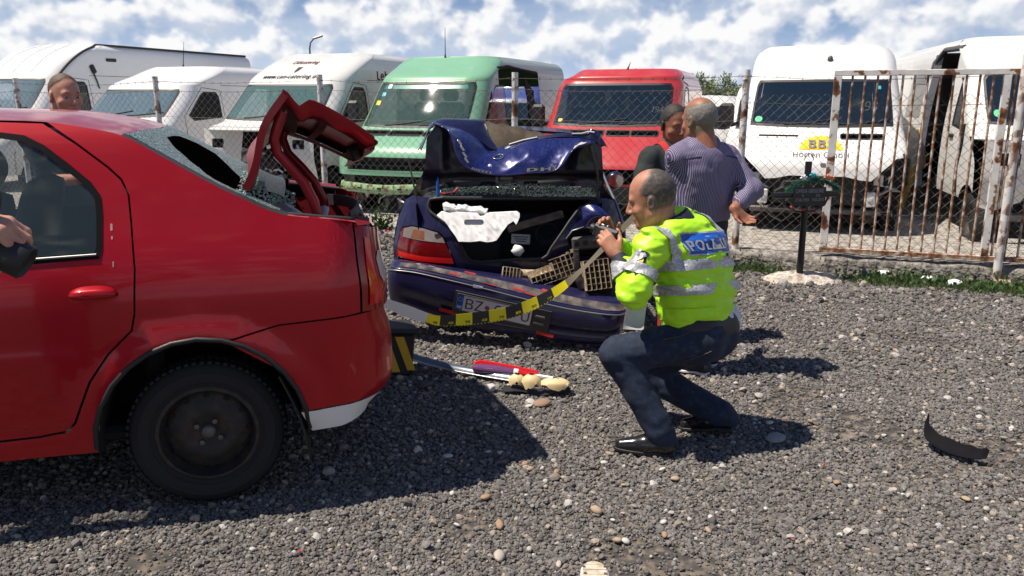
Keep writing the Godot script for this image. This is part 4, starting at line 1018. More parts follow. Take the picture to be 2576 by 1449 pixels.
	part("door_track", MB.new().tube([Vector3(-0.84, 2.27, -1.98), Vector3(-0.88, 2.28, -2.7), Vector3(-0.98, 2.12, -2.75), Vector3(-1.0, 1.95, -2.78)], 0.035, 8), M.dullsteel, o)
	var sd := part("sliding_door", MB.new().panel(pv([-4.0, 0.5, -2.72, 0.5, -2.72, 2.22, -4.0, 2.22]), [pv([-3.85, 1.40, -2.9, 1.40, -2.9, 2.0, -3.85, 2.0])], 0.2, 0.1, func(z: float, y: float) -> Vector3: return v.side(-1.0, z, y, 0.09), Vector3(-1, 0, 0)), M.white3, o)
	part("door_glass", MB.new().panel(pv([-3.85, 1.40, -2.9, 1.40, -2.9, 2.0, -3.85, 2.0]), [], 0.2, 0.2, func(z: float, y: float) -> Vector3: return v.side(-1.0, z, y, 0.085), Vector3(-1, 0, 0)), M.glassdark, sd)
	part("door_edge", MB.new().grid(1, 14, func(a: float, b: float) -> Vector3: return v.side(-1.0, -2.72, lerpf(0.5, 2.22, b), lerpf(0.09, 0.0, a)), Vector3(0, 0, 1), 0.01), M.greylining, sd)
	part("emission_sticker", MB.new().panel(rrect(-0.80, 1.46, -0.70, 1.54, 0.038), [], 0.03, 0.03, func(u: float, y: float) -> Vector3: return v.front(u, y, 0.008), Vector3(0, 1, 1)), M.greenstick, o)
	part("torn_seam", MB.new().tube([v.side(-1.0, -1.0, 1.38, 0.01), v.side(-1.0, -0.98, 1.15, 0.015), v.side(-1.0, -1.06, 0.9, 0.01), v.side(-1.0, -1.03, 0.6, 0.02)], [0.02, 0.03, 0.02, 0.025], 7), M.void, o)

func stripped_nose(o: Node3D, v: Van) -> void:
	# bonnet, lamps and grille gone: bare lamp panels, inner wings with lightening holes, dark engine
	var hb := 1.27
	part("scuttle", MB.new().grid(12, 3, func(a: float, b: float) -> Vector3:
		var q := v.front(lerpf(-v.umax() * 0.93, v.umax() * 0.93, a), lerpf(1.33, 1.25, b))
		return q + Vector3(0, -0.02 * b, 0.05 * b), Vector3(0, 1, 0.5), 0.02), M.white3, o)
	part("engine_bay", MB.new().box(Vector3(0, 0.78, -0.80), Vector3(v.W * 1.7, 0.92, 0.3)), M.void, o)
	for s in [-1.0, 1.0]:
		var hole := rrect(0.14, 0.97, 0.34, 1.10, 0.01)
		var pn := MB.new()
		pn.panel(pv([0.02, 0.52, 0.16, 0.48, 0.42, 0.58, 0.56, 0.80, 0.62, 1.22, 0.0, 1.24]), [hole], 0.08, 0.08, func(x: float, y: float) -> Vector3: return Vector3(s * (v.W - 0.03 - x), y, -0.18 - 0.16 * (x - 0.2) * (x - 0.2) * 4.0 - 0.1 * smoothstep(0.9, 0.5, y)), Vector3(0, 0, 1))
		part("lamp_panel", pn, M.white3, o)
		part("lamp_hole", MB.new().box(Vector3(s * (v.W - 0.27), 1.035, -0.28), Vector3(0.26, 0.18, 0.05)), M.void, o)
		part("lamp_hole_rim", MB.new().tube([Vector3(s * (v.W - 0.15), 0.955, -0.195), Vector3(s * (v.W - 0.40), 0.955, -0.215), Vector3(s * (v.W - 0.40), 1.12, -0.215), Vector3(s * (v.W - 0.15), 1.12, -0.195), Vector3(s * (v.W - 0.15), 0.955, -0.195)], 0.010, 5), M.white3, o)
		var rail := part("inner_wing", MB.new().box(Vector3(s * v.W * 0.45, 0.86, -0.42), Vector3(0.05, 0.20, 0.6), Basis.from_euler(Vector3(-0.25, s * 0.9, 0)), 0.012), M.white3, o)
		for k in 4:
			var bs := Basis.from_euler(Vector3(-0.25, s * 0.9, 0))
			var ce := Vector3(s * v.W * 0.45, 0.86, -0.42) + bs * Vector3(-s * 0.027, 0.0, -0.22 + 0.14 * k)
			part("lightening_hole", MB.new().lathe([Vector2(0.022 + 0.012 * (k % 3), 0), Vector2(0, 0.001)], 12, Transform3D(bs * Basis(Vector3.BACK, PI / 2 * s), ce)), M.void, rail)
	part("strut", MB.new().tube([Vector3(0.05, 0.98, -0.35), Vector3(0.45, 1.10, -0.45), Vector3(0.75, 1.16, -0.5)], 0.03, 6), M.whiteplastic, o)
	part("fan_cowl", MB.new().lathe([Vector2(0.24, 0), Vector2(0.22, 0.05), Vector2(0.06, 0.04), Vector2(0, 0.06)], 20, Transform3D(Basis(Vector3.RIGHT, PI / 2), Vector3(-0.12, 0.62, -0.52))), M.rim, o)
	var r := RandomNumberGenerator.new()
	r.seed = int(v.W * 1000) + 5
	for k in 10:
		var p := []
		var a := Vector3(r.randf_range(-0.6, 0.7), r.randf_range(0.5, 1.0), -0.40)
		for i in 6:
			p.append(a)
			a += Vector3(r.randf_range(-0.12, 0.12), r.randf_range(-0.10, 0.05), r.randf_range(-0.03, 0.05))
		part("hose", MB.new().tube(p, r.randf_range(0.008, 0.02), 6), [M.black, M.dullsteel, M.white3, M.trim][k % 4], o)
	for k in 5:
		part("engine_part", MB.new().box(Vector3(r.randf_range(-0.6, 0.6), r.randf_range(0.42, 0.8), -0.45), Vector3(r.randf_range(0.08, 0.2), r.randf_range(0.06, 0.16), 0.1), Basis(Vector3.BACK, r.randf_range(-0.4, 0.4)), 0.015), [M.dullsteel, M.greylining, M.rim][k % 3], o)
	part("cross_member", MB.new().box(Vector3(0, 0.42, -0.3), Vector3(v.W * 1.5, 0.09, 0.08), Basis.IDENTITY, 0.02), M.dullsteel, o)

func green_van() -> void:
	var v := van_shape(0.95, 1.27, 1.90, 2.27, 0.62, 1.15, 1.80, 5.0, 0.98)
	var um := v.umax()
	var o := thing("van", "pale green van cut open along one side, grille frame and rusty beam bare", "van", yard * frame(Vector3(-2.22, 0, -1.25), -1.5), "vans in the breaker's yard")
	var slots := [[-0.70, -0.28], [-0.25, 0.25], [0.28, 0.70]]
	var holes := [rrect(-0.66, 0.73, 0.66, 0.90, 0.02)]
	for q in slots: holes.append(rrect(q[0], 1.175, q[1], 1.225, 0.008))
	# everything between the cab roof and the back corner is cut out on the right
	var cut := pv([-3.55, 0.3, -0.95, 0.3, -1.02, 1.25, -1.28, 1.80, -1.75, 1.80, -1.78, 2.10, -2.2, 2.13, -2.9, 2.10, -3.55, 2.08])
	var cut2 := pv([-3.7, 1.36, -2.2, 1.36, -2.2, 1.92, -3.7, 1.92])
	van_body(o, v, M.green, 1.27, 1.90, {"front": pv([-um + 0.12, 0.66, um - 0.12, 0.66, um - 0.05, 0.98, um, 1.0, um, v.top, -um, v.top, -um, 1.0, -um + 0.05, 0.98]), "holes": holes, "flank_paint": M.greenside, "flank_holes_r": [cut], "glass": M.glassgreen, "mirrors": 0, "bulkhead": false, "open_rear": false, "rear_holes": [rrect(-0.68, 1.28, -0.12, 1.88, 0.05), rrect(-0.04, 1.28, 0.6, 1.88, 0.05)], "no_lines_side": 1.0, "no_wheels": false, "low": 0.5, "dash": M.dash})
	for q in slots: slot(o, v, q[0], q[1], 1.175, 1.225)
	slot(o, v, -0.66, 0.66, 0.73, 0.90, "grille_opening", M.green, 0.14)
	part("grille_mesh", MB.new().tube([v.front(-0.62, 0.815, -0.05), v.front(0, 0.815, -0.05), v.front(0.62, 0.815, -0.05)], 0.012, 6), M.trim, o)
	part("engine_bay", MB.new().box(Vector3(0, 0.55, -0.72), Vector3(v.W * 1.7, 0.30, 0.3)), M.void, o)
	var beam := part("bumper_beam", MB.new().grid(24, 3, func(a: float, b: float) -> Vector3:
		var q := v.front(lerpf(-um * 0.96, um * 0.96, a), 0.55)
		return Vector3(q.x, lerpf(0.55, 0.42, b) + 0.012 * sin(a * 11.0), q.z - 0.02 + 0.03 * sin(b * PI)), Vector3(0, 0, 1), 0.03), M.rustgreen, o)
	var r := RandomNumberGenerator.new(); r.seed = 9
	for k in 6:
		part("beam_slot", MB.new().box(v.front(lerpf(-0.8, 0.8, k / 5.0), 0.49) + Vector3(0, 0, 0.012), Vector3(0.06, 0.02, 0.01)), M.void, beam)
	for k in 14:
		var p := []
		var a := Vector3(r.randf_range(-0.8, 0.7), r.randf_range(0.28, 0.55), -0.3)
		for i in 6:
			p.append(a)
			a += Vector3(r.randf_range(-0.10, 0.10), r.randf_range(-0.07, 0.07), r.randf_range(-0.04, 0.06))
		part("engine_part", MB.new().tube(p, r.randf_range(0.012, 0.035), 7), [M.dullsteel, M.rim, M.rust, M.black][k % 4], o)
	part("brake_disc", MB.new().lathe([Vector2(0, 0.02), Vector2(0.06, 0.03), Vector2(0.08, 0.0), Vector2(0.15, 0.0), Vector2(0.15, -0.03)], 24, Transform3D(Basis(Vector3.BACK, 1.2), Vector3(-0.72, 0.30, -0.45))), M.rusty, o)
	part("white_hose", MB.new().tube([Vector3(0.1, 0.36, -0.05), Vector3(0.3, 0.27, 0.0), Vector3(0.5, 0.25, 0.0), Vector3(0.66, 0.30, -0.02)], 0.014, 7), M.whiteplastic, o)
	for x in [-0.25, 0.0, 0.22]:
		part("axle_stand", MB.new().box(Vector3(x, 0.16, -0.35), Vector3(0.06, 0.34, 0.06), Basis(Vector3.BACK, 0.25 * signf(x + 0.01)), 0.006), M.dullsteel, o)
	part("ragged_roof_edge", MB.new().tube([v.side(1.0, -1.80, 2.10, -0.01), v.side(1.0, -2.2, 2.13, -0.01), v.side(1.0, -2.9, 2.10, -0.01), v.side(1.0, -3.5, 2.08, -0.01)], [0.02, 0.03, 0.018, 0.02], 6), M.void, o)
	part("torn_door_lining", MB.new().grid(6, 10, func(a: float, b: float) -> Vector3:
		return Vector3(0.95 + 0.05 * sin(b * 5.0), lerpf(0.6, 1.98, b) - 0.2 * a * b, lerpf(-2.9, -3.35, a) + 0.22 * pow(absf(b - 0.55), 1.0) + 0.05 * sin(b * 14.0 + a)), Vector3(1, 0, 0), 0.02), M.void, o)
	aerial(o, v.front(0.02, 2.255, 0.0), 0.42, Vector3(0.02, 0, 0.02))
	chalk(o, "192", 0.10, v, 0.52, 1.40)
	for q in [[-0.70, 1.60, M.yellow, 0.04], [-0.66, 1.72, M.cyan, 0.035], [-0.60, 1.83, M.whiteplastic, 0.035]]:
		part("window_sticker", MB.new().panel(rrect(q[0] - q[3], q[1] - q[3] * 0.8, q[0] + q[3], q[1] + q[3] * 0.8, 0.012), [], 0.05, 0.05, func(u: float, y: float) -> Vector3: return v.front(u, y, 0.008), Vector3(0, 1, 1)), q[2], o)
	part("sun_strip", MB.new().panel(pv([-0.72, 1.80, 0.72, 1.80, 0.70, 1.87, -0.70, 1.87]), [], 0.1, 0.05, func(u: float, y: float) -> Vector3: return v.front(u, y, -0.006), Vector3(0, 1, 1)), M.teal, o)

func build_far_vehicles() -> void:
	# what shows in the gaps of the front row
	for q in [["van", "white van parked deep in the yard left of the van with the sun emblem", 2.36, -9.2, 0.95, 1.02, 1.69, 2.0, "white1"], ["van", "flat-roofed white van deep in the yard beside the red van's tail", 0.62, -10.5, 0.88, 0.98, 1.50, 1.72, "white2"], ["van", "blue van seen through the cut-open side of the green van", -3.92, -9.6, 0.92, 1.12, 1.60, 1.96, "bluevan"], ["black_car", "black car with red tail lamp between the two white vans at right", 5.35, -6.6, 0.86, 0.95, 1.36, 1.52, "blue"]]:
		var v := van_shape(q[4], q[5], q[6], q[7], 0.65, 1.15, 1.6, 4.4, 0.86)
		var o := thing(q[0], q[1], "van" if q[0] == "van" else "car", yard * frame(Vector3(q[2], 0, q[3]), 0.0), "vans in the breaker's yard" if q[0] == "van" else "")
		van_body(o, v, M[q[8]], q[5], q[6], {"mirrors": 3, "low": 0.4, "cell": 0.11})
		if q[0] == "black_car":
			part("tail_lamp", MB.new().box(Vector3(-0.80, 0.80, 0.03), Vector3(0.13, 0.14, 0.08), Basis.IDENTITY, 0.02), M.lensbright, o)
			part("clear_lamp", MB.new().box(Vector3(-0.80, 0.95, 0.02), Vector3(0.13, 0.13, 0.08), Basis.IDENTITY, 0.02), M.chrome, o)
	var tr := thing("box_truck", "pale grey box body of a truck deep in the yard right of the emblem van", "truck", yard * frame(Vector3(5.75, 0, -11.0), 0.0))
	part("box", MB.new().box(Vector3(0, 1.25, -2.0), Vector3(2.2, 1.6, 4.0), Basis.IDENTITY, 0.03), M.greylining, tr)
	for x in [-1.08, -0.55, 0.0, 0.55, 1.08]: part("panel_rib", MB.new().box(Vector3(x, 1.25, 0.005), Vector3(0.04, 1.6, 0.02)), M.whiteplastic, tr)
	part("top_edge", MB.new().box(Vector3(0, 2.06, 0.01), Vector3(2.24, 0.05, 0.05)), M.dullsteel, tr)
	for s in [-1.0, 1.0]: part("wheel", MB.new().lathe([Vector2(0.12, 0.0), Vector2(0.38, 0.0), Vector2(0.42, -0.05), Vector2(0.42, -0.22)], 20, Transform3D(Basis(Vector3(0, 0, 1), Vector3(s, 0, 0), Vector3(0, s, 0)), Vector3(s * 1.05, 0.42, -1.2))), M.tyre, tr)
	var yb := thing("yellow_stanchion", "yellow painted steel stanchion standing right of the emblem van", "post", yard * frame(Vector3(4.42, 0, -4.0), 0.0))
	part("upper_bar", MB.new().box(Vector3(0.04, 1.0, 0), Vector3(0.09, 0.55, 0.08), Basis(Vector3.BACK, 0.12), 0.01), M.caseyellow, yb)
	part("lower_bar", MB.new().box(Vector3(-0.10, 0.38, -0.02), Vector3(0.09, 0.80, 0.07), Basis(Vector3.BACK, -0.24), 0.01), M.caseyellow, yb)

func p3(a: Array) -> Array:
	var o := []
	for i in range(0, a.size(), 3): o.append(Vector3(a[i], a[i + 1], a[i + 2]))
	return o

func along(pts: Array, t: float) -> Vector3:
	# a point at share t along a polyline, rounded through its corners
	var m := pts.size()
	var f := clampf(t, 0.0, 1.0) * (m - 1)
	var i := mini(int(f), m - 2)
	var u := f - i
	var p0: Vector3 = pts[maxi(i - 1, 0)]; var p1: Vector3 = pts[i]; var p2: Vector3 = pts[i + 1]; var p3_: Vector3 = pts[mini(i + 2, m - 1)]
	return p1.cubic_interpolate(p2, p0, p3_, u)

const BLUE_WIDE := [0.2, 0.80, 0.45, 0.84, 0.62, 0.845, 0.80, 0.815, 0.93, 0.765, 1.0, 0.72, 1.2, 0.62, 1.38, 0.54]

func blue_rear(x: float, y: float, lift := 0.0) -> Vector3:
	var w := curve(BLUE_WIDE, y)
	var k := clampf(absf(x) / w, 0.0, 1.0)
	return Vector3(x, y, -0.10 - 0.22 * pow(k, 5.0) - 0.10 * smoothstep(0.55, 1.0, y) + lift)

func build_blue_car() -> void:
	var car := thing("blue_car", "dark blue saloon seen from behind with crushed raised boot lid and hanging bumper", "car", frame(Vector3(-0.02, 0, -5.45), 0.0))
	# tail panel round the boot opening
	var body := pv([-0.835, 0.44, 0.835, 0.40, 0.838, 0.62, 0.80, 0.82, 0.76, 0.935, 0.70, 0.955, -0.70, 0.975, -0.755, 0.94, -0.805, 0.82, -0.842, 0.62])
	var opening := pv([-0.46, 0.976, -0.56, 0.960, -0.579, 0.914, -0.557, 0.875, -0.489, 0.829, -0.428, 0.79, -0.39, 0.719, -0.344, 0.656, -0.296, 0.570, -0.26, 0.543, -0.197, 0.537, 0.069, 0.557, 0.235, 0.562, 0.270, 0.585, 0.294, 0.633, 0.34, 0.696, 0.386, 0.759, 0.424, 0.813, 0.470, 0.87, 0.499, 0.906, 0.56, 0.928, 0.60, 0.962])
	var lampo := pv([-0.700, 0.775, -0.602, 0.768, -0.495, 0.742, -0.465, 0.715, -0.440, 0.668, -0.397, 0.577, -0.375, 0.517, -0.624, 0.527, -0.835, 0.545, -0.80, 0.68, -0.775, 0.755])
	var cav := pv([0.405, 0.70, 0.43, 0.63, 0.46, 0.575, 0.62, 0.55, 0.78, 0.56, 0.80, 0.66, 0.77, 0.75, 0.60, 0.77, 0.50, 0.77, 0.44, 0.755])
	part("tail_panel", MB.new().panel(body, [opening, lampo, cav], 0.05, 0.04, func(x: float, y: float) -> Vector3:
		var dent := 0.05 * smoothstep(-0.1, 0.5, x) * smoothstep(0.75, 0.5, y) + 0.012 * sin(x * 9.0) * sin(y * 11.0) * smoothstep(0.0, 0.4, x)
		return blue_rear(x, y, -dent), Vector3(0, 0, 1)), M.blue, car)
	var seal := []
	for p in opening: seal.append(blue_rear(p.x, p.y, 0.008))
	seal.append(seal[0])
	part("boot_seal", MB.new().tube(seal, 0.012, 6, false), M.trim, car)
	var tl := part("tail_lamp", MB.new().panel(Geometry2D.offset_polygon(lampo, -0.006)[0], [], 0.03, 0.03, func(x: float, y: float) -> Vector3: return blue_rear(x, y, 0.012), Vector3(0, 0, 1)), M.lensdark, car)
	part("clear_lens", MB.new().panel(pv([-0.693, 0.770, -0.602, 0.762, -0.497, 0.736, -0.468, 0.708, -0.449, 0.668, -0.604, 0.679, -0.765, 0.693, -0.755, 0.75]), [], 0.02, 0.02, func(x: float, y: float) -> Vector3: return blue_rear(x, y, 0.016 + 0.0012 * sin(x * 300.0)), Vector3(0, 0, 1)), M.lensclear2, tl)
	part("amber_lens", MB.new().panel(pv([-0.68, 0.752, -0.60, 0.745, -0.60, 0.686, -0.70, 0.692]), [], 0.02, 0.02, func(x: float, y: float) -> Vector3: return blue_rear(x, y, 0.018), Vector3(0, 0, 1)), M.amber, tl)
	part("bright_lens", MB.new().panel(pv([-0.80, 0.553, -0.63, 0.535, -0.392, 0.525, -0.40, 0.565, -0.62, 0.572, -0.80, 0.59]), [], 0.02, 0.02, func(x: float, y: float) -> Vector3: return blue_rear(x, y, 0.016), Vector3(0, 0, 1)), M.lensred, tl)
	# empty lamp seat on the right
	part("lamp_seat", MB.new().panel(cav, [], 0.05, 0.05, func(x: float, y: float) -> Vector3: return blue_rear(x, y, -0.10 + 0.02 * sin(x * 31.0) * sin(y * 37.0)), Vector3(0, 0, 1)), M.void, car)
	part("lamp_socket", MB.new().box(Vector3(0.545, 0.655, -0.20), Vector3(0.20, 0.10, 0.04), Basis(Vector3.BACK, 0.1), 0.015), M.dullsteel, car)
	for k in 3:
		part("bulb_hole", MB.new().lathe([Vector2(0.02, 0), Vector2(0.018, 0.012), Vector2(0, 0.012)], 10, Transform3D(Basis(Vector3.RIGHT, PI / 2), Vector3(0.48 + 0.065 * k, 0.65 + 0.008 * k, -0.175))), M.trim, car)
	part("lamp_wire", MB.new().tube([Vector3(0.40, 0.70, -0.11), Vector3(0.44, 0.76, -0.09), Vector3(0.52, 0.785, -0.10), Vector3(0.58, 0.77, -0.14)], 0.005, 6), M.steel, car)
	part("bent_wing_piece", MB.new().grid(10, 8, func(a: float, b: float) -> Vector3:
		var p := Vector3(0.50, 0.92, -0.10).lerp(Vector3(0.70, 0.86, -0.06), a).lerp(Vector3(0.52, 0.77, -0.07).lerp(Vector3(0.70, 0.79, -0.06), a), b)
		return p + Vector3(0, 0.05 * sin(a * PI), 0.05 * sin(b * PI) * sin(a * PI * 0.8 + 0.3)), Vector3(0, 0.4, 1), 0.006), M.blueskin, car)
	# flanks, sills, wheels
	for s in [-1.0, 1.0]:
		var ar := PackedVector2Array()
		for k in 15: ar.append(Vector2(-0.80 + cos(PI * k / 14.0) * 0.36, 0.28 + sin(PI * k / 14.0) * 0.38))
		ar.append_array(PackedVector2Array([Vector2(-1.16, 0.1), Vector2(-0.44, 0.1)]))
		if Geometry2D.is_polygon_clockwise(ar): ar.reverse()
		var fl := pv([-0.32, 0.44, -0.33, 0.62, -0.38, 0.82, -0.42, 0.95, -0.75, 0.97, -1.15, 1.0, -2.9, 0.94, -3.9, 0.80, -4.1, 0.6, -4.05, 0.3, -0.5, 0.3])
		var S := func(z: float, y: float) -> Vector3: return Vector3(s * (curve(BLUE_WIDE, y) - 0.25 * pow(maxf(0.0, (-3.1 - z)) / 1.0, 2.0)), y, z)
		part("flank", MB.new().panel(fl, [ar], 0.12, 0.07, S, Vector3(s, 0.2, 0)), M.blue, car)
		# roof pillar and the side glass
		part("rear_pillar", MB.new().panel(pv([-0.62, 0.96, -1.12, 0.99, -1.35, 1.34, -1.22, 1.36]), [], 0.08, 0.06, S, Vector3(s, 0.3, 0)), M.blue, car)
		part("windscreen_pillar", MB.new().panel(pv([-2.95, 0.95, -2.2, 1.33, -2.1, 1.36, -2.85, 0.95]), [], 0.1, 0.06, S, Vector3(s, 0.3, 0)), M.blue, car)
		part("roof_rail", MB.new().panel(pv([-1.2, 1.33, -2.2, 1.33, -2.2, 1.38, -1.2, 1.38]), [], 0.2, 0.06, S, Vector3(s, 0.3, 0)), M.blue, car)
		part("side_window", MB.new().panel(pv([-1.14, 1.0, -2.75, 0.98, -2.2, 1.32, -1.36, 1.32]), [], 0.3, 0.1, S, Vector3(s, 0.3, 0)), M.glassdark, car)
		for z in [-0.80, -3.3]:
			var x: float = s * 0.80
			var wxf := Transform3D(Basis(Vector3(0, 0, 1), Vector3(s, 0, 0), Vector3(0, s, 0)), Vector3(x, 0.295, z))
			var wh := part("wheel", MB.new().lathe([Vector2(0, -0.04), Vector2(0.09, -0.05), Vector2(0.16, -0.05), Vector2(0.19, -0.01)], 20, wxf), M.rim, car)
			part("tyre", MB.new().lathe([Vector2(0.19, -0.15), Vector2(0.19, -0.01), Vector2(0.24, 0.0), Vector2(0.28, -0.012), Vector2(0.298, -0.035), Vector2(0.298, -0.14), Vector2(0.25, -0.17)], 28, wxf), M.tyre, wh)
		if s < 0: continue
		var mi := part("mirror", MB.new().ball(Vector3(s * 1.02, 0.885, -2.4), Vector3(0.085, 0.088, 0.07), Basis.IDENTITY, 16, 10), M.blue, car)
		part("mirror_glass", MB.new().lathe([Vector2(0.075, 0), Vector2(0, 0.003)], 18, Transform3D(Basis(Vector3.RIGHT, PI / 2).scaled(Vector3(1, 0.85, 1)), Vector3(s * 1.02, 0.885, -2.328))), M.chrome, mi)
	part("crumpled_seam", MB.new().tube([Vector3(0.69, 1.14, -0.62), Vector3(0.735, 1.02, -0.55), Vector3(0.79, 0.90, -0.46), Vector3(0.835, 0.74, -0.36), Vector3(0.84, 0.66, -0.30)], [0.008, 0.012, 0.010, 0.014, 0.008], 6), M.steel, car)
	part("roof", MB.new().grid(10, 8, func(a: float, b: float) -> Vector3:
		return Vector3(lerpf(-0.54, 0.54, a), 1.38 + 0.03 * (1.0 - pow(a * 2.0 - 1.0, 2.0)), lerpf(-1.2, -2.15, b)), Vector3.UP, 0.02), M.blue, car)
	part("bonnet", MB.new().grid(8, 6, func(a: float, b: float) -> Vector3:
		return Vector3(lerpf(-0.78, 0.78, a) * (1.0 - 0.15 * b), lerpf(0.95, 0.78, b) + 0.04 * (1.0 - pow(a * 2.0 - 1.0, 2.0)), lerpf(-2.9, -3.95, b)), Vector3.UP, 0.02), M.blue, car)
	part("windscreen", MB.new().grid(6, 4, func(a: float, b: float) -> Vector3:
		return Vector3(lerpf(-0.68, 0.68, a) * lerpf(1.0, 0.78, b), lerpf(0.95, 1.36, b), lerpf(-2.9, -2.15, b)), Vector3(0, 1, -1)), M.glass, car)
	part("floor_pan", MB.new().box(Vector3(0, 0.36, -2.1), Vector3(1.5, 0.12, 3.7), Basis.IDENTITY, 0.03), M.void, car)
	part("rear_axle", MB.new().tube([Vector3(-0.7, 0.27, -0.8), Vector3(0.7, 0.27, -0.8)], 0.035, 8).box(Vector3(0.1, 0.30, -0.45), Vector3(0.6, 0.16, 0.3), Basis.IDENTITY, 0.05), M.void, car)
	# boot well
	var well := MB.new()
	well.quad(Vector3(-0.62, 0.45, -0.16), Vector3(0.62, 0.45, -0.16), Vector3(0.62, 0.45, -1.0), Vector3(-0.62, 0.45, -1.0), Vector3.UP)
	well.quad(Vector3(-0.62, 0.45, -1.0), Vector3(0.62, 0.45, -1.0), Vector3(0.62, 0.93, -0.85), Vector3(-0.62, 0.93, -0.85), Vector3(0, 0, 1))
	for s in [-1.0, 1.0]: well.quad(Vector3(s * 0.62, 0.45, -0.16), Vector3(s * 0.62, 0.45, -1.0), Vector3(s * 0.66, 0.93, -0.85), Vector3(s * 0.66, 0.93, -0.2), Vector3(-s, 0, 0))
	part("boot_lining", well, M.lining, car)
	part("rear_shelf", MB.new().box(Vector3(0, 0.935, -0.78), Vector3(1.30, 0.03, 0.62), Basis.IDENTITY, 0.01), M.trim, car)
	part("shelf_edge_strip", MB.new().box(Vector3(-0.37, 0.945, -0.462), Vector3(0.37, 0.014, 0.012), Basis.IDENTITY, 0.003), M.greylining, car)
	var r := RandomNumberGenerator.new(); r.seed = 71
	var gr := MB.new()
	for i in 1500:
		var x := r.randf_range(-0.60, 0.66)
		var z := r.randf_range(-1.02, -0.48)
		var hgt := 0.045 * exp(-pow((x - 0.1) / 0.45, 2.0)) * smoothstep(-0.48, -0.7, z)
		var sz := r.randf_range(0.006, 0.013)
		gr.box(Vector3(x, 0.952 + hgt * r.randf(), z), Vector3(sz, sz * 0.7, sz), Basis.from_euler(Vector3(r.randf() * 3, r.randf() * 3, r.randf() * 3)))
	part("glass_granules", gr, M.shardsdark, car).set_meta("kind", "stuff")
	for s in [-1.0, 1.0]:
		part("rear_headrest", MB.new().ball(Vector3(s * 0.38, 1.0, -1.15), Vector3(0.15, 0.07, 0.06), Basis.IDENTITY, 12, 8), M.seatgrey, car)
		part("front_seat", MB.new().box(Vector3(s * 0.36, 0.85, -1.95), Vector3(0.46, 0.6, 0.14), Basis.IDENTITY, 0.06), M.seat, car)
	part("rear_seat", MB.new().box(Vector3(0, 0.78, -1.12), Vector3(1.26, 0.36, 0.14), Basis.IDENTITY, 0.05), M.seat, car)
	var ring := []
	for k in 25: ring.append(Vector3(-0.36 + cos(TAU * k / 24) * 0.18, 0.99 + sin(TAU * k / 24) * 0.16, -2.45))
	part("steering_wheel", MB.new().tube(ring, 0.013, 6, false), M.black, car)
	part("inner_lamp", MB.new().box(Vector3(0.12, 1.02, -1.5), Vector3(0.20, 0.07, 0.05), Basis.IDENTITY, 0.01), M.whiteplastic, car)
	part("red_strap", MB.new().tube([Vector3(-0.55, 0.97, -0.6), Vector3(-0.48, 0.962, -0.58), Vector3(-0.42, 0.97, -0.6), Vector3(-0.39, 1.0, -0.62)], 0.012, 6, true, 0.5), M.letterred, car)
	# bumper hanging from its left end
	var crease := p3([-0.842, 0.50, -0.30, -0.848, 0.51, -0.06, -0.793, 0.535, 0.067, -0.637, 0.530, 0.114, -0.432, 0.497, 0.161, -0.148, 0.438, 0.209, 0.146, 0.369, 0.256, 0.438, 0.313, 0.303, 0.70, 0.285, 0.335, 0.79, 0.285, 0.24, 0.82, 0.30, 0.0])
	var lowe := p3([-0.82, 0.30, -0.30, -0.845, 0.29, -0.06, -0.78, 0.27, 0.03, -0.65, 0.22, 0.067, -0.47, 0.165, 0.114, -0.228, 0.128, 0.161, 0.149, 0.079, 0.209, 0.521, 0.045, 0.256, 0.678, 0.06, 0.28, 0.76, 0.09, 0.18, 0.79, 0.12, 0.0])
	var backe := p3([-0.80, 0.53, -0.34, -0.79, 0.55, -0.14, -0.74, 0.552, -0.10, -0.543, 0.530, -0.06, -0.324, 0.505, -0.02, -0.039, 0.474, 0.03, 0.264, 0.435, 0.08, 0.525, 0.384, 0.13, 0.69, 0.355, 0.16, 0.75, 0.345, 0.13, 0.78, 0.34, -0.05])
	var bp := func(t: float, b: float) -> Vector3:
		var c := along(crease, t); var l := along(lowe, t); var k := along(backe, t)
		var p: Vector3
		if b < 0.28:
			var q := b / 0.28
			p = k.lerp(c, q) + Vector3(0, 0.016 * sin(q * PI) - 0.014 * smoothstep(0.55, 0.75, q) * smoothstep(1.0, 0.8, q), 0)
		else:
			var q := (b - 0.28) / 0.72
			p = c.lerp(l, q)
			var n := Vector3(0, 0.1, 1)
			p += n * (0.035 * sin(q * PI) - 0.03 * exp(-pow((q - 0.70) / 0.10, 2.0)) * smoothstep(0.2, 0.3, t) * smoothstep(0.95, 0.85, t))
		return p
	var bumper := part("rear_bumper", MB.new().grid(64, 30, bp, Vector3(0, 0, 1), 0.006), M.blue, car, "hanging rear bumper")
	var strip := []
	for k in 40: strip.append(bp.call(lerpf(0.08, 0.88, k / 39.0), 0.335) + Vector3(0, 0, 0.004))
	part("bright_strip", MB.new().tube(strip, 0.0045, 5), M.steel, bumper)
	part("scuffed_top", MB.new().grid(40, 3, func(a: float, b: float) -> Vector3: return bp.call(lerpf(0.22, 0.93, a), lerpf(0.17, 0.265, b)) + Vector3(0, 0.004, 0.002), Vector3(0, 1, 0)), M.scuffed, bumper)
	for k in 6:
		var t0: float = [0.40, 0.43, 0.49, 0.55, 0.58, 0.61][k]
		part("red_paint_scuff", MB.new().grid(6, 1, func(a: float, b: float) -> Vector3: return bp.call(t0 + a * 0.028, [0.19, 0.14, 0.24, 0.20, 0.23, 0.16][k] + b * 0.025 + 0.01 * a) + Vector3(0, 0.007, 0.003), Vector3(0, 1, 0)), M.letterred, bumper)
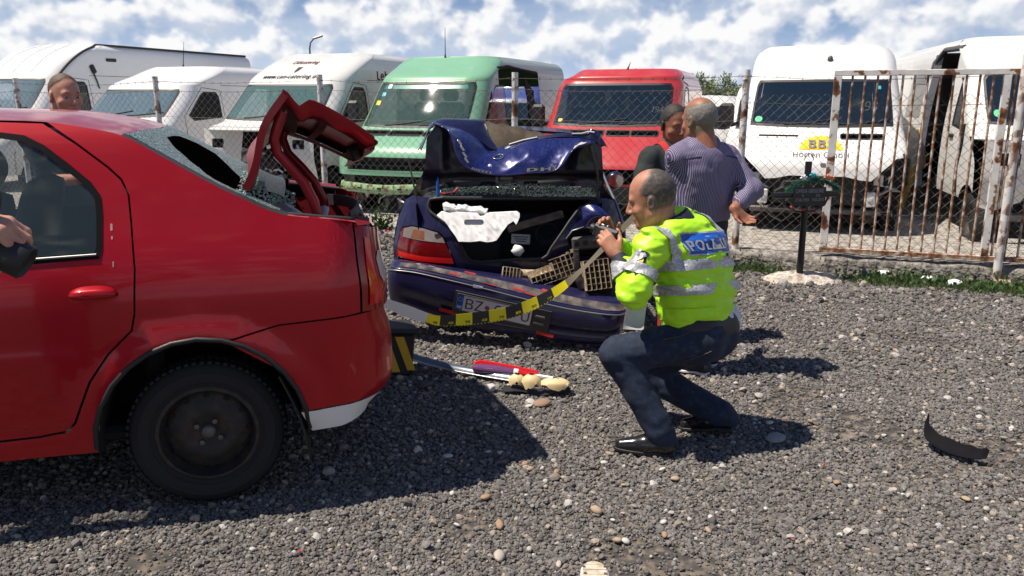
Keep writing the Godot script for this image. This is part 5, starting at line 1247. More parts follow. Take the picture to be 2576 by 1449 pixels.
	for q in [[-0.476, 0.272, 0.125, -0.352, 0.243, 0.148], [0.181, 0.142, 0.238, 0.299, 0.115, 0.258]]:
		var a := Vector3(q[0], q[1], q[2] + 0.012); var b := Vector3(q[3], q[4], q[5] + 0.012)
		var ax := (b - a).normalized()
		part("reflector", MB.new().box((a + b) / 2 + Vector3(0, -0.014, 0.0), Vector3(a.distance_to(b), 0.026, 0.012), Basis(ax, ax.cross(Vector3(1, 0, 0)).length() * Vector3.ZERO + Vector3.BACK.cross(ax).normalized(), ax.cross(Vector3.BACK.cross(ax)).normalized()), 0.003), M.reflector, bumper)
	# number plate with its dark recess
	var pa := Vector3(-0.321, 0.396, 0.208); var pb := Vector3(0.150, 0.300, 0.258)
	var px := (pb - pa).normalized()
	var pz := px.cross(Vector3(0, 1, 0.1)).normalized()
	var py := pz.cross(px).normalized()
	var pxf := Transform3D(Basis(px, py, pz), (pa + pb) / 2 - py * 0.058 + pz * 0.045)
	part("plate_recess", MB.new().box(Vector3.ZERO, Vector3(0.66, 0.16, 0.012), Basis.IDENTITY, 0.003).map(func(q: Vector3) -> Vector3: return pxf * (q + Vector3(0.055, -0.005, -0.010))), M.black, bumper)
	for k in 2:
		part("plate_bracket", MB.new().box(pxf * Vector3(0.31, 0.02 - 0.05 * k, 0.0), Vector3(0.07, 0.018, 0.01), pxf.basis, 0.003), M.dullsteel, bumper)
	var plate := part("number_plate", MB.new().prism(rrect(-0.255, -0.056, 0.255, 0.056, 0.012), 0.004, pxf), M.platewhite, bumper)
	part("plate_frame", MB.new().tube([pxf * Vector3(-0.258, -0.058, 0), pxf * Vector3(0.258, -0.058, 0), pxf * Vector3(0.258, 0.058, 0), pxf * Vector3(-0.258, 0.058, 0), pxf * Vector3(-0.258, -0.058, 0)], 0.005, 5), M.black, plate)
	part("plate_blue_band", MB.new().prism(rrect(-0.253, -0.054, -0.210, 0.054, 0.008), 0.001, pxf * Transform3D(Basis.IDENTITY, Vector3(0, 0, 0.0015))), M.euroblue, plate)
	part("plate_country", words("RO", 0.020, pxf * Transform3D(Basis.IDENTITY, Vector3(-0.231, -0.033, 0.0022)), "Droid Sans", 700, 0.030, null, 0.0008), M.whiteplastic, plate)
	for k in 12:
		var a := TAU * k / 12.0
		part("plate_star", MB.new().box(pxf * Vector3(-0.231 + cos(a) * 0.014, 0.022 + sin(a) * 0.014, 0.0022), Vector3(0.0035, 0.0035, 0.0008), pxf.basis * Basis(Vector3.BACK, 0.78)), M.yellow, plate)
	part("plate_lettering", words("BZ", 0.072, pxf * Transform3D(Basis.IDENTITY, Vector3(-0.135, 0, 0.002)), "Droid Sans", 400, 0.115, null, 0.0008), M.letterdark, plate)
	part("plate_lettering", words("61", 0.072, pxf * Transform3D(Basis.IDENTITY, Vector3(0.045, 0, 0.002)), "Droid Sans", 400, 0.085, null, 0.0008), M.letterdark, plate)
	part("plate_lettering", words("U", 0.072, pxf * Transform3D(Basis.IDENTITY, Vector3(0.215, 0, 0.002)), "Droid Sans", 400, 0.052, null, 0.0008), M.letterdark, plate)
	part("plate_seal", MB.new().lathe([Vector2(0.016, 0), Vector2(0, 0.0008)], 14, pxf * Transform3D(Basis(Vector3.RIGHT, PI / 2), Vector3(-0.045, 0.0, 0.002))), M.sealrust, plate)
	part("white_label", MB.new().box(bp.call(0.475, 0.34) + Vector3(0.02, 0.0, 0.008), Vector3(0.065, 0.018, 0.004), Basis(Vector3.BACK, -0.2)), M.whiteplastic, bumper)
	# beige honeycomb of the bumper's core
	var core := part("bumper_core", MB.new().tube([Vector3(0.0, 0.47, -0.02), Vector3(0.25, 0.47, 0.02), Vector3(0.45, 0.47, 0.04)], 0.035, 6), M.beige, car, "beige ribbed plastic bumper core")
	for blk in [[Vector3(0.012, 0.485, 0.0), 5, 2, 0.024, 0.030, -0.16], [Vector3(0.30, 0.512, 0.065), 10, 4, 0.034, 0.036, 0.30], [Vector3(0.59, 0.495, 0.13), 5, 5, 0.034, 0.040, 0.10]]:
		var rot := Basis.from_euler(Vector3(-0.25, 0.15, blk[5]))
		var nx: int = blk[1]; var ny: int = blk[2]
		var cw: float = blk[3]; var ch: float = blk[4]
		for i in nx + 1:
			var grow := 1.0 if blk[1] != 10 else lerpf(0.35, 1.25, float(i) / nx)
			part("rib", MB.new().box(blk[0] + rot * Vector3((i - nx * 0.5) * cw, (grow - 1.0) * ny * ch * 0.15, 0), Vector3(0.004, ny * ch * grow, 0.085), rot, 0.0), M.beige, core)
		for j in ny + 1:
			var nn := 1.0 if blk[1] != 10 or j < 3 else 0.5
			part("rib", MB.new().box(blk[0] + rot * Vector3((1.0 - nn) * nx * cw * 0.5, (j - ny * 0.5) * ch, -0.004), Vector3(nx * cw * nn, 0.004, 0.08), rot, 0.0), M.beige, core)
		part("core_back", MB.new().box(blk[0] + rot * Vector3(0, 0, -0.045), Vector3(nx * cw, ny * ch * 0.6, 0.006), rot, 0.0), M.beige, core)
	part("steel_strut", MB.new().box(Vector3(0.455, 0.585, 0.13), Vector3(0.038, 0.17, 0.012), Basis(Vector3.BACK, 0.06), 0.003).box(Vector3(0.475, 0.46, 0.14), Vector3(0.055, 0.13, 0.012), Basis(Vector3.BACK, 0.35), 0.003), M.scuffed, car)
	blue_lid(car)

func blue_lid(car: Node3D) -> void:
	var un := MB.new()
	var crease := FastNoiseLite.new()
	crease.seed = 8; crease.frequency = 3.2; crease.fractal_octaves = 3
	var uo := pv([-0.643, 1.007, -0.53, 1.043, -0.402, 1.073, -0.257, 1.07, -0.076, 1.067, 0.167, 1.07, 0.348, 1.079, 0.56, 1.061, 0.69, 0.982, 0.678, 1.157, 0.666, 1.318, 0.645, 1.40, 0.56, 1.42, 0.33, 1.395, 0.10, 1.33, -0.10, 1.29, -0.22, 1.38, -0.36, 1.47, -0.52, 1.48, -0.595, 1.38, -0.608, 1.217, -0.625, 1.127])
	un.panel(uo, [], 0.045, 0.045, func(x: float, y: float) -> Vector3:
		var rib := 0.03 * smoothstep(0.42, 0.50, absf(x)) + 0.02 * smoothstep(0.03, 0.0, absf(y - 1.13))
		return Vector3(x, y, -0.43 - 0.08 * (y - 1.0) + rib + 0.02 * crease.get_noise_2d(x, y)), Vector3(0, 0, 1))
	var lid := part("boot_lid", un, M.blueinner, car, "raised crushed boot lid")
	var top := p3([-0.554, 1.48, -0.42, -0.477, 1.476, -0.42, -0.37, 1.452, -0.42, -0.264, 1.402, -0.42, -0.193, 1.349, -0.42, -0.134, 1.306, -0.42, -0.074, 1.312, -0.42, -0.003, 1.328, -0.42, 0.063, 1.346, -0.42, 0.164, 1.372, -0.42, 0.313, 1.385, -0.42, 0.462, 1.387, -0.42, 0.551, 1.378, -0.42, 0.617, 1.364, -0.42])
	var bot := p3([-0.53, 1.487, -0.38, -0.43, 1.452, -0.22, -0.395, 1.39, -0.18, -0.378, 1.31, -0.18, -0.345, 1.235, -0.18, -0.29, 1.19, -0.18, -0.22, 1.16, -0.18, -0.12, 1.142, -0.18, 0.0, 1.140, -0.18, 0.15, 1.153, -0.18, 0.30, 1.163, -0.18, 0.375, 1.215, -0.18, 0.45, 1.315, -0.19, 0.579, 1.352, -0.30])
	var skin := func(a: float, b: float) -> Vector3:
		var p := along(top, a).lerp(along(bot, a), b)
		p.z += 0.05 * sin(b * PI) + 0.03 * sin(b * PI) * crease.get_noise_2d(p.x * 1.3, p.y * 1.3 + 4.0)
		# the struck place: a deep fold a little left of the middle, with ridges running down from it
		p.z -= 0.07 * exp(-pow((p.x + 0.10) / 0.10, 2.0)) * (1.0 - b) + 0.02 * absf(fmod(absf(p.x * 7.0 + b * 1.6), 1.0) - 0.5) * sin(b * PI)
		p.z += 0.025 * exp(-pow((p.x - 0.10 - 0.12 * b) / 0.05, 2.0)) * sin(b * PI)
		return p
	var sk := part("crushed_tail_skin", MB.new().grid(64, 26, skin, Vector3(0, 0.3, 1), 0.005), M.blueskin, lid)
	var lo := []
	for k in 50: lo.append(skin.call(k / 49.0, 1.0) + Vector3(0, 0, 0.002))
	part("lid_edge", MB.new().tube(lo, 0.006, 6), M.blueskin, sk)
	# the torn rear deck of the lid rising behind
	var ridge := p3([-0.674, 1.285, -0.55, -0.616, 1.388, -0.58, -0.571, 1.468, -0.6, -0.491, 1.505, -0.6, -0.351, 1.511, -0.6, -0.198, 1.502, -0.6, -0.170, 1.462, -0.6, -0.147, 1.40, -0.58, -0.102, 1.305, -0.54])
	var foot := p3([-0.640, 1.29, -0.43, -0.605, 1.37, -0.42, -0.575, 1.44, -0.42, -0.50, 1.478, -0.42, -0.37, 1.452, -0.43, -0.26, 1.40, -0.43, -0.193, 1.349, -0.43, -0.14, 1.31, -0.43, -0.09, 1.30, -0.43])
	part("torn_deck_skin", MB.new().grid(30, 8, func(a: float, b: float) -> Vector3:
		var p := along(ridge, a).lerp(along(foot, a), b)
		return p + Vector3(0, 0.02 * sin(b * PI), 0.015 * crease.get_noise_2d(p.x * 2.0, b)), Vector3(0, 0.5, 1), 0.006), M.blueinner2, lid)
	var ridge2 := p3([-0.05, 1.315, -0.48, 0.10, 1.365, -0.47, 0.33, 1.405, -0.45, 0.45, 1.412, -0.45, 0.55, 1.415, -0.45, 0.58, 1.445, -0.44, 0.64, 1.425, -0.44, 0.665, 1.39, -0.44, 0.714, 1.305, -0.42])
	var foot2 := p3([-0.03, 1.30, -0.41, 0.08, 1.345, -0.41, 0.31, 1.385, -0.41, 0.45, 1.388, -0.41, 0.54, 1.38, -0.41, 0.58, 1.372, -0.40, 0.61, 1.365, -0.40, 0.64, 1.34, -0.40, 0.668, 1.318, -0.42])
	part("torn_deck_skin", MB.new().grid(30, 6, func(a: float, b: float) -> Vector3:
		var p := along(ridge2, a).lerp(along(foot2, a), b)
		return p + Vector3(0, 0.012 * sin(b * PI), 0.01 * sin(a * 40.0) * (1.0 - b)), Vector3(0, 0.5, 1), 0.006), M.blueinner2, lid)
	# bare edges where the paint has flaked
	for q in [[[-0.545, 1.484, -0.39], [-0.50, 1.476, -0.33], [-0.455, 1.462, -0.27]], [[-0.18, 1.475, -0.59], [-0.165, 1.445, -0.58], [-0.172, 1.42, -0.58]], [[0.0, 1.335, -0.43], [0.10, 1.365, -0.43], [0.20, 1.385, -0.43]], [[0.45, 1.41, -0.43], [0.52, 1.412, -0.43], [0.57, 1.425, -0.43], [0.61, 1.42, -0.42]]]:
		var path := []
		for e in q: path.append(Vector3(e[0], e[1], e[2] + 0.012))
		part("bare_edge", MB.new().tube(path, 0.006, 5), M.bare, lid)
	part("bare_patch", MB.new().grid(8, 3, func(a: float, b: float) -> Vector3: return skin.call(lerpf(0.88, 0.955, a), lerpf(0.42, 0.70, b) + 0.06 * sin(a * 9.0)) + Vector3(0, 0.004, 0.006), Vector3(0, 0.3, 1)), M.bare, lid)
	part("lock_hole", MB.new().lathe([Vector2(0.014, 0), Vector2(0, 0.004)], 12, Transform3D(Basis(Vector3.RIGHT, 1.2), skin.call(0.50, 0.72) + Vector3(0, 0, 0.006))), M.bare, lid)
	var em := []
	for k in 13:
		var a := TAU * k / 12.0
		em.append(skin.call(0.515 + cos(a) * 0.032, 0.40 + sin(a) * 0.085) + Vector3(0, 0.002, 0.010))
	part("chrome_badge", MB.new().tube(em, 0.005, 6, false), M.chrome, lid)
	part("chrome_lettering", words("DHI", 0.026, Transform3D.IDENTITY, "Droid Sans", 700, 0.12, func(q: Vector3) -> Vector3: return skin.call(0.735 + q.x * 0.95, 0.90 - q.y * 4.0) + Vector3(0, 0, 0.008 + q.z), 0.002), M.chrome, lid)
	part("chrome_lettering", words("DIESEL", 0.022, Transform3D.IDENTITY, "Droid Sans", 700, 0.15, func(q: Vector3) -> Vector3: return skin.call(0.475 + q.x * 0.85, 0.935 - q.y * 3.6) + Vector3(0, 0, 0.008 + q.z), 0.002), M.chrome, lid)
	for q in [[0.215, 0.62], [0.255, 0.66], [0.30, 0.72], [0.335, 0.80]]:
		part("chrome_lettering", MB.new().box(skin.call(q[0], q[1]) + Vector3(0, 0, 0.006), Vector3(0.042, 0.016, 0.004), Basis(Vector3.BACK, -0.95), 0.002), M.chrome, lid)
	part("lid_latch", MB.new().box(Vector3(-0.02, 1.115, -0.20), Vector3(0.09, 0.022, 0.03), Basis.IDENTITY, 0.006).box(Vector3(-0.085, 1.105, -0.20), Vector3(0.02, 0.04, 0.02), Basis.IDENTITY, 0.004), M.dullsteel, lid)
	part("gas_strut", MB.new().tube([Vector3(-0.516, 1.11, -0.40), Vector3(-0.516, 1.078, -0.40), Vector3(-0.518, 1.07, -0.40), Vector3(-0.520, 0.95, -0.40)], [0.006, 0.007, 0.013, 0.013], 8), M.strutblue, lid)
	part("gas_strut", MB.new().tube([Vector3(0.58, 1.33, -0.36), Vector3(0.64, 1.12, -0.40), Vector3(0.65, 0.94, -0.42)], 0.011, 8), M.dullsteel, lid)

func build_boot_load() -> void:
	var B := frame(Vector3(-0.02, 0, -5.45), 0.0)
	# broken foam board
	var fo := pv([-0.500, 0.870, -0.470, 0.892, -0.41, 0.884, -0.36, 0.893, -0.22, 0.885, -0.20, 0.862, -0.175, 0.865, -0.155, 0.884, 0.055, 0.893, 0.073, 0.880, 0.073, 0.861, 0.050, 0.811, 0.029, 0.834, -0.009, 0.811, -0.045, 0.765, -0.086, 0.711, -0.112, 0.703, -0.154, 0.699, -0.20, 0.707, -0.26, 0.700, -0.346, 0.703, -0.37, 0.74, -0.391, 0.765, -0.44, 0.83])
	var cutout: PackedVector2Array = rrect(-0.31, 0.81, -0.175, 0.845, 0.016)
	var fr := MB.new()
	var no := FastNoiseLite.new(); no.seed = 4; no.frequency = 30.0
	var ff := func(x: float, y: float) -> Vector3: return Vector3(x, y, -0.03 + (y - 0.8) * -0.5 + 0.002 * no.get_noise_2d(x, y) + 0.002 * no.get_noise_2d(x * 3.0, y * 3.0))
	fr.panel(fo, [cutout], 0.02, 0.02, ff, Vector3(0, 0.4, 1))
	fr.panel(cutout, [], 0.02, 0.02, func(x: float, y: float) -> Vector3: return ff.call(x, y) + Vector3(0, 0, -0.02), Vector3(0, 0.4, 1))
	fr.panel(fo, [], 0.05, 0.05, func(x: float, y: float) -> Vector3: return ff.call(x, y) + Vector3(0, 0, -0.05), Vector3(0, 0, -1))
	for k in fo.size():
		var a := fo[k]; var b := fo[(k + 1) % fo.size()]
		fr.quad(ff.call(a.x, a.y), ff.call(b.x, b.y), ff.call(b.x, b.y) - Vector3(0, 0, 0.05), ff.call(a.x, a.y) - Vector3(0, 0, 0.05), Vector3((b - a).y, -(b - a).x, 0))
	var foam := thing("foam_board", "broken white foam board with a slot lying in the blue car's boot", "foam", B)
	part("board", fr, M.foam, foam)
	part("upper_slab", MB.new().grid(14, 4, func(a: float, b: float) -> Vector3:
		return Vector3(lerpf(-0.455, -0.16, a), lerpf(0.928, 0.885, b) - 0.035 * a + 0.006 * sin(a * 17.0), -0.09 - 0.05 * b + 0.004 * sin(a * 40.0 + b * 9.0)), Vector3(0, 0.5, 1), 0.035), M.foam, foam)
	solo("foam_lump", MB.new().ball(Vector3(0.06, 0.60, -0.19), Vector3(0.042, 0.038, 0.03), Basis.IDENTITY, 12, 8, 0.25, 5), M.foam, "small white foam lump at the sill of the blue car's boot", "foam", "", B)
	solo("plank", MB.new().box(Vector3(0.19, 0.785, -0.36), Vector3(0.42, 0.05, 0.05), Basis.from_euler(Vector3(0, 0.1, 0.26)), 0.004), M.wood, "grey wooden plank sticking up in the blue car's boot", "plank", "", B)
	var sp := thing("loudspeaker", "dark round loudspeaker standing in the blue car's boot behind the paper label", "loudspeaker", B)
	part("cabinet", MB.new().box(Vector3(0.10, 0.63, -0.66), Vector3(0.66, 0.36, 0.22), Basis.IDENTITY, 0.02), M.lining, sp)
	part("cone_ring", MB.new().lathe([Vector2(0.092, 0), Vector2(0.09, 0.012), Vector2(0.078, 0.014), Vector2(0.072, 0.004), Vector2(0.03, -0.02), Vector2(0.0, -0.012)], 28, Transform3D(Basis(Vector3.RIGHT, PI / 2), Vector3(0.285, 0.66, -0.54))), M.trim, sp)
	var lb := thing("paper_label", "small white printed paper label in the blue car's boot", "label", B)
	part("sheet", MB.new().box(Vector3(0.083, 0.665, -0.30), Vector3(0.135, 0.07, 0.002), Basis(Vector3.BACK, -0.05)), M.greylining, lb)
	for k in 3:
		part("print_line", MB.new().box(Vector3(0.083, 0.682 - 0.016 * k, -0.2985), Vector3(0.11 - 0.02 * k, 0.007, 0.0006), Basis(Vector3.BACK, -0.05)), M.trim, lb)
	var can := solo("black_box", MB.new().box(Vector3(-0.26, 0.58, -0.42), Vector3(0.36, 0.24, 0.26), Basis(Vector3.UP, 0.15), 0.03), M.lining, "black box under the white foam board in the blue car's boot", "box", "", B)
	solo("hardboard_sheet", MB.new().grid(14, 6, func(a: float, b: float) -> Vector3:
		var p := Vector3(-0.200, 1.49, -0.72).lerp(Vector3(0.265, 1.395, -0.72), a).lerp(Vector3(-0.10, 1.20, -0.66).lerp(Vector3(0.20, 1.15, -0.66), a), b)
		return p + Vector3(0, 0.008 * sin(a * 23.0) * (1.0 - b) + 0.012 * sin(a * PI), 0), Vector3(0, 0, 1), 0.006), M.hardboard, "dirty beige hardboard sheet standing behind the crushed blue boot lid", "board", "", B)
	solo("thin_rod", MB.new().tube([Vector3(-0.689, 1.262, -0.10), Vector3(-0.686, 1.25, -0.10), Vector3(-0.638, 0.953, -0.12)], [0.007, 0.005, 0.008], 6), M.dullsteel, "thin grey metal rod leaning at the left rear corner of the blue car", "rod", "", B)

func build_small_things() -> void:
	# ---- measuring tape, twisted, from behind the red car to the camera man's left
	var tp := thing("measuring_tape", "wide yellow and black measuring tape hanging between the two cars, twisted to its white back", "tape", Transform3D.IDENTITY)
	# centre line and the direction of the band's upper edge
	var P := [Vector3(-0.685, 0.689, -3.86), Vector3(-0.636, 0.632, -3.98), Vector3(-0.546, 0.547, -4.14), Vector3(-0.465, 0.482, -4.26), Vector3(-0.395, 0.446, -4.33), Vector3(-0.222, 0.434, -4.42), Vector3(-0.041, 0.450, -4.47), Vector3(0.120, 0.496, -4.51), Vector3(0.282, 0.582, -4.55), Vector3(0.425, 0.692, -4.62), Vector3(0.582, 0.834, -4.70), Vector3(0.742, 0.979, -4.78)]
	var W := [0.036, 0.037, 0.037, 0.030, 0.030, 0.036, 0.036, 0.034, 0.026, 0.012, 0.018, 0.018]
	var U := [Vector3(-0.1, 0.8, 0.5), Vector3(0.1, 0.85, 0.5), Vector3(0.3, 0.9, 0.3), Vector3(0.35, 0.95, 0.2), Vector3(0.1, 1, 0), Vector3(0.0, 1, 0), Vector3(-0.1, 1, 0.0), Vector3(-0.25, 1, -0.1), Vector3(-0.4, 0.85, -0.2), Vector3(-0.5, 0.6, -0.4), Vector3(-0.7, 0.7, -0.3), Vector3(-0.7, 0.7, -0.2)]
	var wv := []
	for w in W: wv.append(Vector3(w, 0, 0))
	var band := func(t: float, b: float) -> Vector3:
		var c := along(P, t)
		var u := along(U, t).normalized()
		return c + u * (along(wv, t).x) * (1.0 - b * 2.0)
	var cells := []
	var len := 0.0
	# cut the length into 10 cm fields
	var ts := [0.0]
	var prev: Vector3 = band.call(0.0, 0.5)
	for k in range(1, 2001):
		var q: Vector3 = band.call(k / 2000.0, 0.5)
		len += q.distance_to(prev); prev = q
		if len >= ts.size() * 0.10: ts.append(k / 2000.0)
	ts.append(1.0)
	var start := 0.30
	var n := 0
	for k in ts.size() - 1:
		var t0: float = ts[k]; var t1: float = ts[k + 1]
		if t1 - t0 < 0.004: continue
		var mid := (t0 + t1) * 0.5
		var m: Material
		if mid < start: m = M.tapeback
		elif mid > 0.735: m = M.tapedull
		else:
			n += 1
			m = M.tapeyellow if n % 2 else M.tapeblack
		var nm := "back_of_tape" if m == M.tapeback or m == M.tapedull else ("yellow_field" if n % 2 else "black_field")
		part(nm, MB.new().grid(8, 3, func(a: float, b: float) -> Vector3: return band.call(lerpf(t0, t1, a), b), Vector3(0, 0, 1), 0.0012), m, tp)
		if m != M.tapeback and m != M.tapedull and mid < 0.70:
			var txt: String = "%d" % (20 + n * 10) if n < 8 else "13m"
			var dk := bool(n % 2)
			part("figures", words(txt, 0.024, Transform3D.IDENTITY, "Droid Sans", 700, 0.030, func(q: Vector3) -> Vector3:
				return band.call(lerpf(t0, t1, 0.72 + q.x * 10.0), 0.70 - q.y * 9.0) + Vector3(0, 0, 0.003), 0.0), M.letterdark if dk else M.tapeyellow, tp)
			for i in 10:
				part("graduation", MB.new().grid(1, 1, func(a: float, b: float) -> Vector3: return band.call(lerpf(t0, t1, (i + 0.1 + a * 0.5) / 10.0), lerpf(0.93, 1.0, b)) + Vector3(0, 0, 0.002), Vector3(0, 0, 1)), M.tapeyellow if i % 2 else M.letterdark, tp)
	# ---- long bright moulding curling out from behind the red car
	var mo := thing("body_moulding", "long curved grey plastic moulding lying from the striped case to the cream lamp piece", "moulding", Transform3D.IDENTITY)
	var mp := [Vector3(-0.80, 0.20, -4.66), Vector3(-0.722, 0.17, -4.696), Vector3(-0.592, 0.10, -4.732), Vector3(-0.447, 0.055, -4.736), Vector3(-0.298, 0.035, -4.697), Vector3(-0.102, 0.027, -4.616), Vector3(0.088, 0.027, -4.531), Vector3(0.214, 0.022, -4.497)]
	part("face", MB.new().grid(40, 4, func(a: float, b: float) -> Vector3:
		return along(mp, a) + Vector3(0.1, 0.55, -0.85).normalized() * (0.5 - b) * 0.05 + Vector3(0, 0.010 * sin(b * PI), 0), Vector3(0, 1, 0.4), 0.004), M.bluegrey, mo)
	var ed := []
	for k in 30: ed.append(along(mp, k / 29.0) + Vector3(0.1, 0.55, -0.85).normalized() * -0.026)
	part("bright_edge", MB.new().tube(ed, 0.006, 5), M.steel, mo)
	# ---- broken lamp unit: red with a violet lens
	var lp := thing("broken_tail_lamp", "broken red tail lamp piece with violet lens lying on the gravel", "lamp", Transform3D(Basis(Vector3.UP, -0.15), Vector3(-0.04, 0.045, -4.68)))
	part("base", MB.new().prism(pv([-0.205, -0.02, -0.20, 0.035, -0.16, 0.05, 0.02, 0.028, 0.20, 0.0, 0.205, -0.03, 0.10, -0.035]), 0.05, Transform3D(Basis(Vector3.RIGHT, -0.5), Vector3(0, 0, 0.0)), 0.008), M.lensbright, lp)
	part("violet_lens", MB.new().tube([Vector3(-0.19, 0.008, 0.035), Vector3(-0.15, 0.008, 0.04), Vector3(-0.03, 0.004, 0.045), Vector3(0.055, -0.004, 0.045)], [0.026, 0.036, 0.034, 0.026], 14, true, 0.8), M.violet, lp)
	part("white_collar", MB.new().tube([Vector3(0.057, -0.004, 0.045), Vector3(0.085, -0.008, 0.045)], 0.024, 10), M.whiteplastic, lp)
	part("red_end", MB.new().tube([Vector3(0.086, -0.008, 0.045), Vector3(0.11, -0.012, 0.045), Vector3(0.125, -0.014, 0.045), Vector3(0.20, -0.018, 0.045)], [0.027, 0.020, 0.017, 0.024], 8, true), M.lensbright, lp)
	solo("white_strip", MB.new().box(Vector3(0.207, 0.03, -4.56), Vector3(0.145, 0.022, 0.022), Basis(Vector3.UP, -0.45), 0.003), M.whiteplastic, "short white plastic strip lying on the end of the grey moulding", "strip")
	# ---- cream reflector bowls torn from a lamp
	var bw := thing("lamp_reflector", "cream broken lamp reflector with three bowls lying on the gravel", "reflector", Transform3D(Basis(Vector3.UP, -0.12), Vector3(0.13, 0.0, -4.40)))
	var q0 := FastNoiseLite.new(); q0.seed = 12; q0.frequency = 9.0
	for k in 3:
		var c := Vector3(-0.10 + 0.085 * k + (0.05 if k == 2 else 0.0), 0.012, 0.02 * k - (0.0 if k < 2 else 0.02))
		var rr: float = [0.046, 0.054, 0.060][k]
		part("bowl", MB.new().grid(36, 9, func(a: float, b: float) -> Vector3:
			var g: float = lerpf(-0.35, PI + 0.5, a) + [0.5, 0.0, -0.5][k]
			var e: float = lerpf(0.30, 1.5, b)
			var tooth := 0.0 if b < 0.75 else (b - 0.75) * 4.0 * (0.030 * absf(sin(g * 2.0 + k)) + 0.02 * q0.get_noise_2d(g * 0.2, k) - 0.012)
			return c + Vector3(cos(g) * sin(e) * rr * (1.5 if k == 2 else 1.1), 0.045 - tooth + cos(e) * rr * (1.1 if k < 2 else 0.7), sin(g) * sin(e) * rr * 0.9), Vector3(0, 0.5, 1), 0.004), M.cream, bw)
		part("bowl_rim", MB.new().tube([c + Vector3(-0.012, 0.05 + rr * (1.06 if k < 2 else 0.68), 0.008), c + Vector3(0, 0.052 + rr * (1.06 if k < 2 else 0.68), 0.014), c + Vector3(0.012, 0.05 + rr * (1.06 if k < 2 else 0.68), 0.008)], 0.004, 5), M.void, bw)
	part("black_flange", MB.new().grid(10, 3, func(a: float, b: float) -> Vector3: return Vector3(lerpf(-0.18, 0.21, a), 0.012 + 0.01 * sin(a * 9.0) + 0.012 * b, lerpf(0.055, -0.02, b) + 0.01 * sin(a * 13.0)), Vector3.UP, 0.004), M.black, bw)
	# ---- striped case by the red car's bumper
	var cs := thing("striped_case", "black case with yellow stripes standing behind the red car's bumper", "case", Transform3D(Basis.from_euler(Vector3(0.0, 0.35, 0.0)), Vector3(-0.80, 0.0, -4.75)))
	part("box", MB.new().box(Vector3(0, 0.145, 0), Vector3(0.34, 0.26, 0.24), Basis(Vector3.BACK, -0.12), 0.012), M.black, cs)
	part("lid", MB.new().box(Vector3(0.035, 0.29, 0), Vector3(0.35, 0.035, 0.25), Basis(Vector3.BACK, -0.12), 0.01), M.trim, cs)
	for k in 2:
		var x := 0.035 + 0.095 * k
		for f in [0.122, -0.122]:
			part("yellow_stripe", MB.new().prism(pv([x - 0.075, 0.255, x - 0.02, 0.250, x + 0.045, 0.03, x - 0.005, 0.035]), 0.003, Transform3D(Basis.IDENTITY, Vector3(0, 0, f + 0.0015))), M.caseyellow, cs)
	part("end_stripe", MB.new().prism(pv([-0.10, 0.0, -0.04, 0.0, 0.09, 0.22, 0.03, 0.22]), 0.003, Transform3D(Basis(Vector3(0, 0, -1), Vector3(0.12, 0.99, 0), Vector3(0.99, -0.12, 0)), Vector3(0.163, 0.03, 0))), M.caseyellow, cs)
	# ---- black curved shell on the right
	solo("plastic_shell", MB.new().grid(22, 6, func(a: float, b: float) -> Vector3:
		var c := along([Vector3(2.065, 0.085, -3.76), Vector3(2.015, 0.05, -3.66), Vector3(2.03, 0.03, -3.57), Vector3(2.09, 0.02, -3.50), Vector3(2.15, 0.022, -3.46), Vector3(2.20, 0.03, -3.45)], a)
		var wide := 0.062 * pow(sin(clampf(a * 0.86 + 0.06, 0, 1) * PI), 0.6)
		return c + Vector3(0.75, 0.25, -0.55) * wide * b + Vector3(0, 0.03 * b * b + 0.004 * sin(a * 30.0) * b, 0), Vector3(0.3, 1, 0), 0.004), M.rubber, "black broken plastic shell lying on the gravel at the right", "fragment")
	# ---- shoe sole at the bottom edge
	var so := thing("shoe_sole", "beige ribbed shoe sole cut off by the photograph's bottom edge", "shoe", Transform3D(Basis(Vector3.UP, -0.05), Vector3(0.285, 0.0, -2.44)))
	var sole := PackedVector2Array()
	for k in 17:
		var a := PI * k / 16.0
		sole.append(Vector2(cos(a) * 0.048, 0.075 + sin(a) * 0.055))
	sole.append_array(PackedVector2Array([Vector2(-0.052, 0.0), Vector2(-0.044, -0.12), Vector2(-0.04, -0.16), Vector2(0.0, -0.175), Vector2(0.04, -0.16), Vector2(0.044, -0.12), Vector2(0.052, 0.0)]))
	if Geometry2D.is_polygon_clockwise(sole): sole.reverse()
	part("welt", MB.new().prism(sole, 0.032, Transform3D(Basis(Vector3(1, 0, 0), Vector3(0, 0, -1), Vector3(0, 1, 0)), Vector3(0, 0.045, 0)), 0.004), M.whiteplastic, so)
	var small: PackedVector2Array = Geometry2D.offset_polygon(sole, -0.006)[0]
	for k in 9:
		var y0 := 0.13 - k * 0.030
		var pcs: Array = Geometry2D.intersect_polygons(small, PackedVector2Array([Vector2(-0.1, y0 - 0.027), Vector2(0.1, y0 - 0.027), Vector2(0.1, y0), Vector2(-0.1, y0)]))
		for q in pcs: part("tread_bar", MB.new().prism(q, 0.006, Transform3D(Basis(Vector3(1, 0, 0), Vector3(0, 0, -1), Vector3(0, 1, 0)), Vector3(0, 0.0505 + 0.0006 * (k % 2), 0)), 0.001), M.woodpale, so)
	for q in [[-0.036, 0.085], [0.037, 0.088], [-0.033, 0.045], [0.036, 0.045]]:
		part("rivet", MB.new().lathe([Vector2(0.006, 0), Vector2(0.005, 0.003), Vector2(0, 0.003)], 10, Transform3D(Basis.IDENTITY, Vector3(q[0], 0.0508, -q[1]))), M.dullsteel, so)
	part("violet_edge", MB.new().box(Vector3(-0.054, 0.028, 0.03), Vector3(0.004, 0.02, 0.14), Basis.IDENTITY, 0.001), M.violet, so)
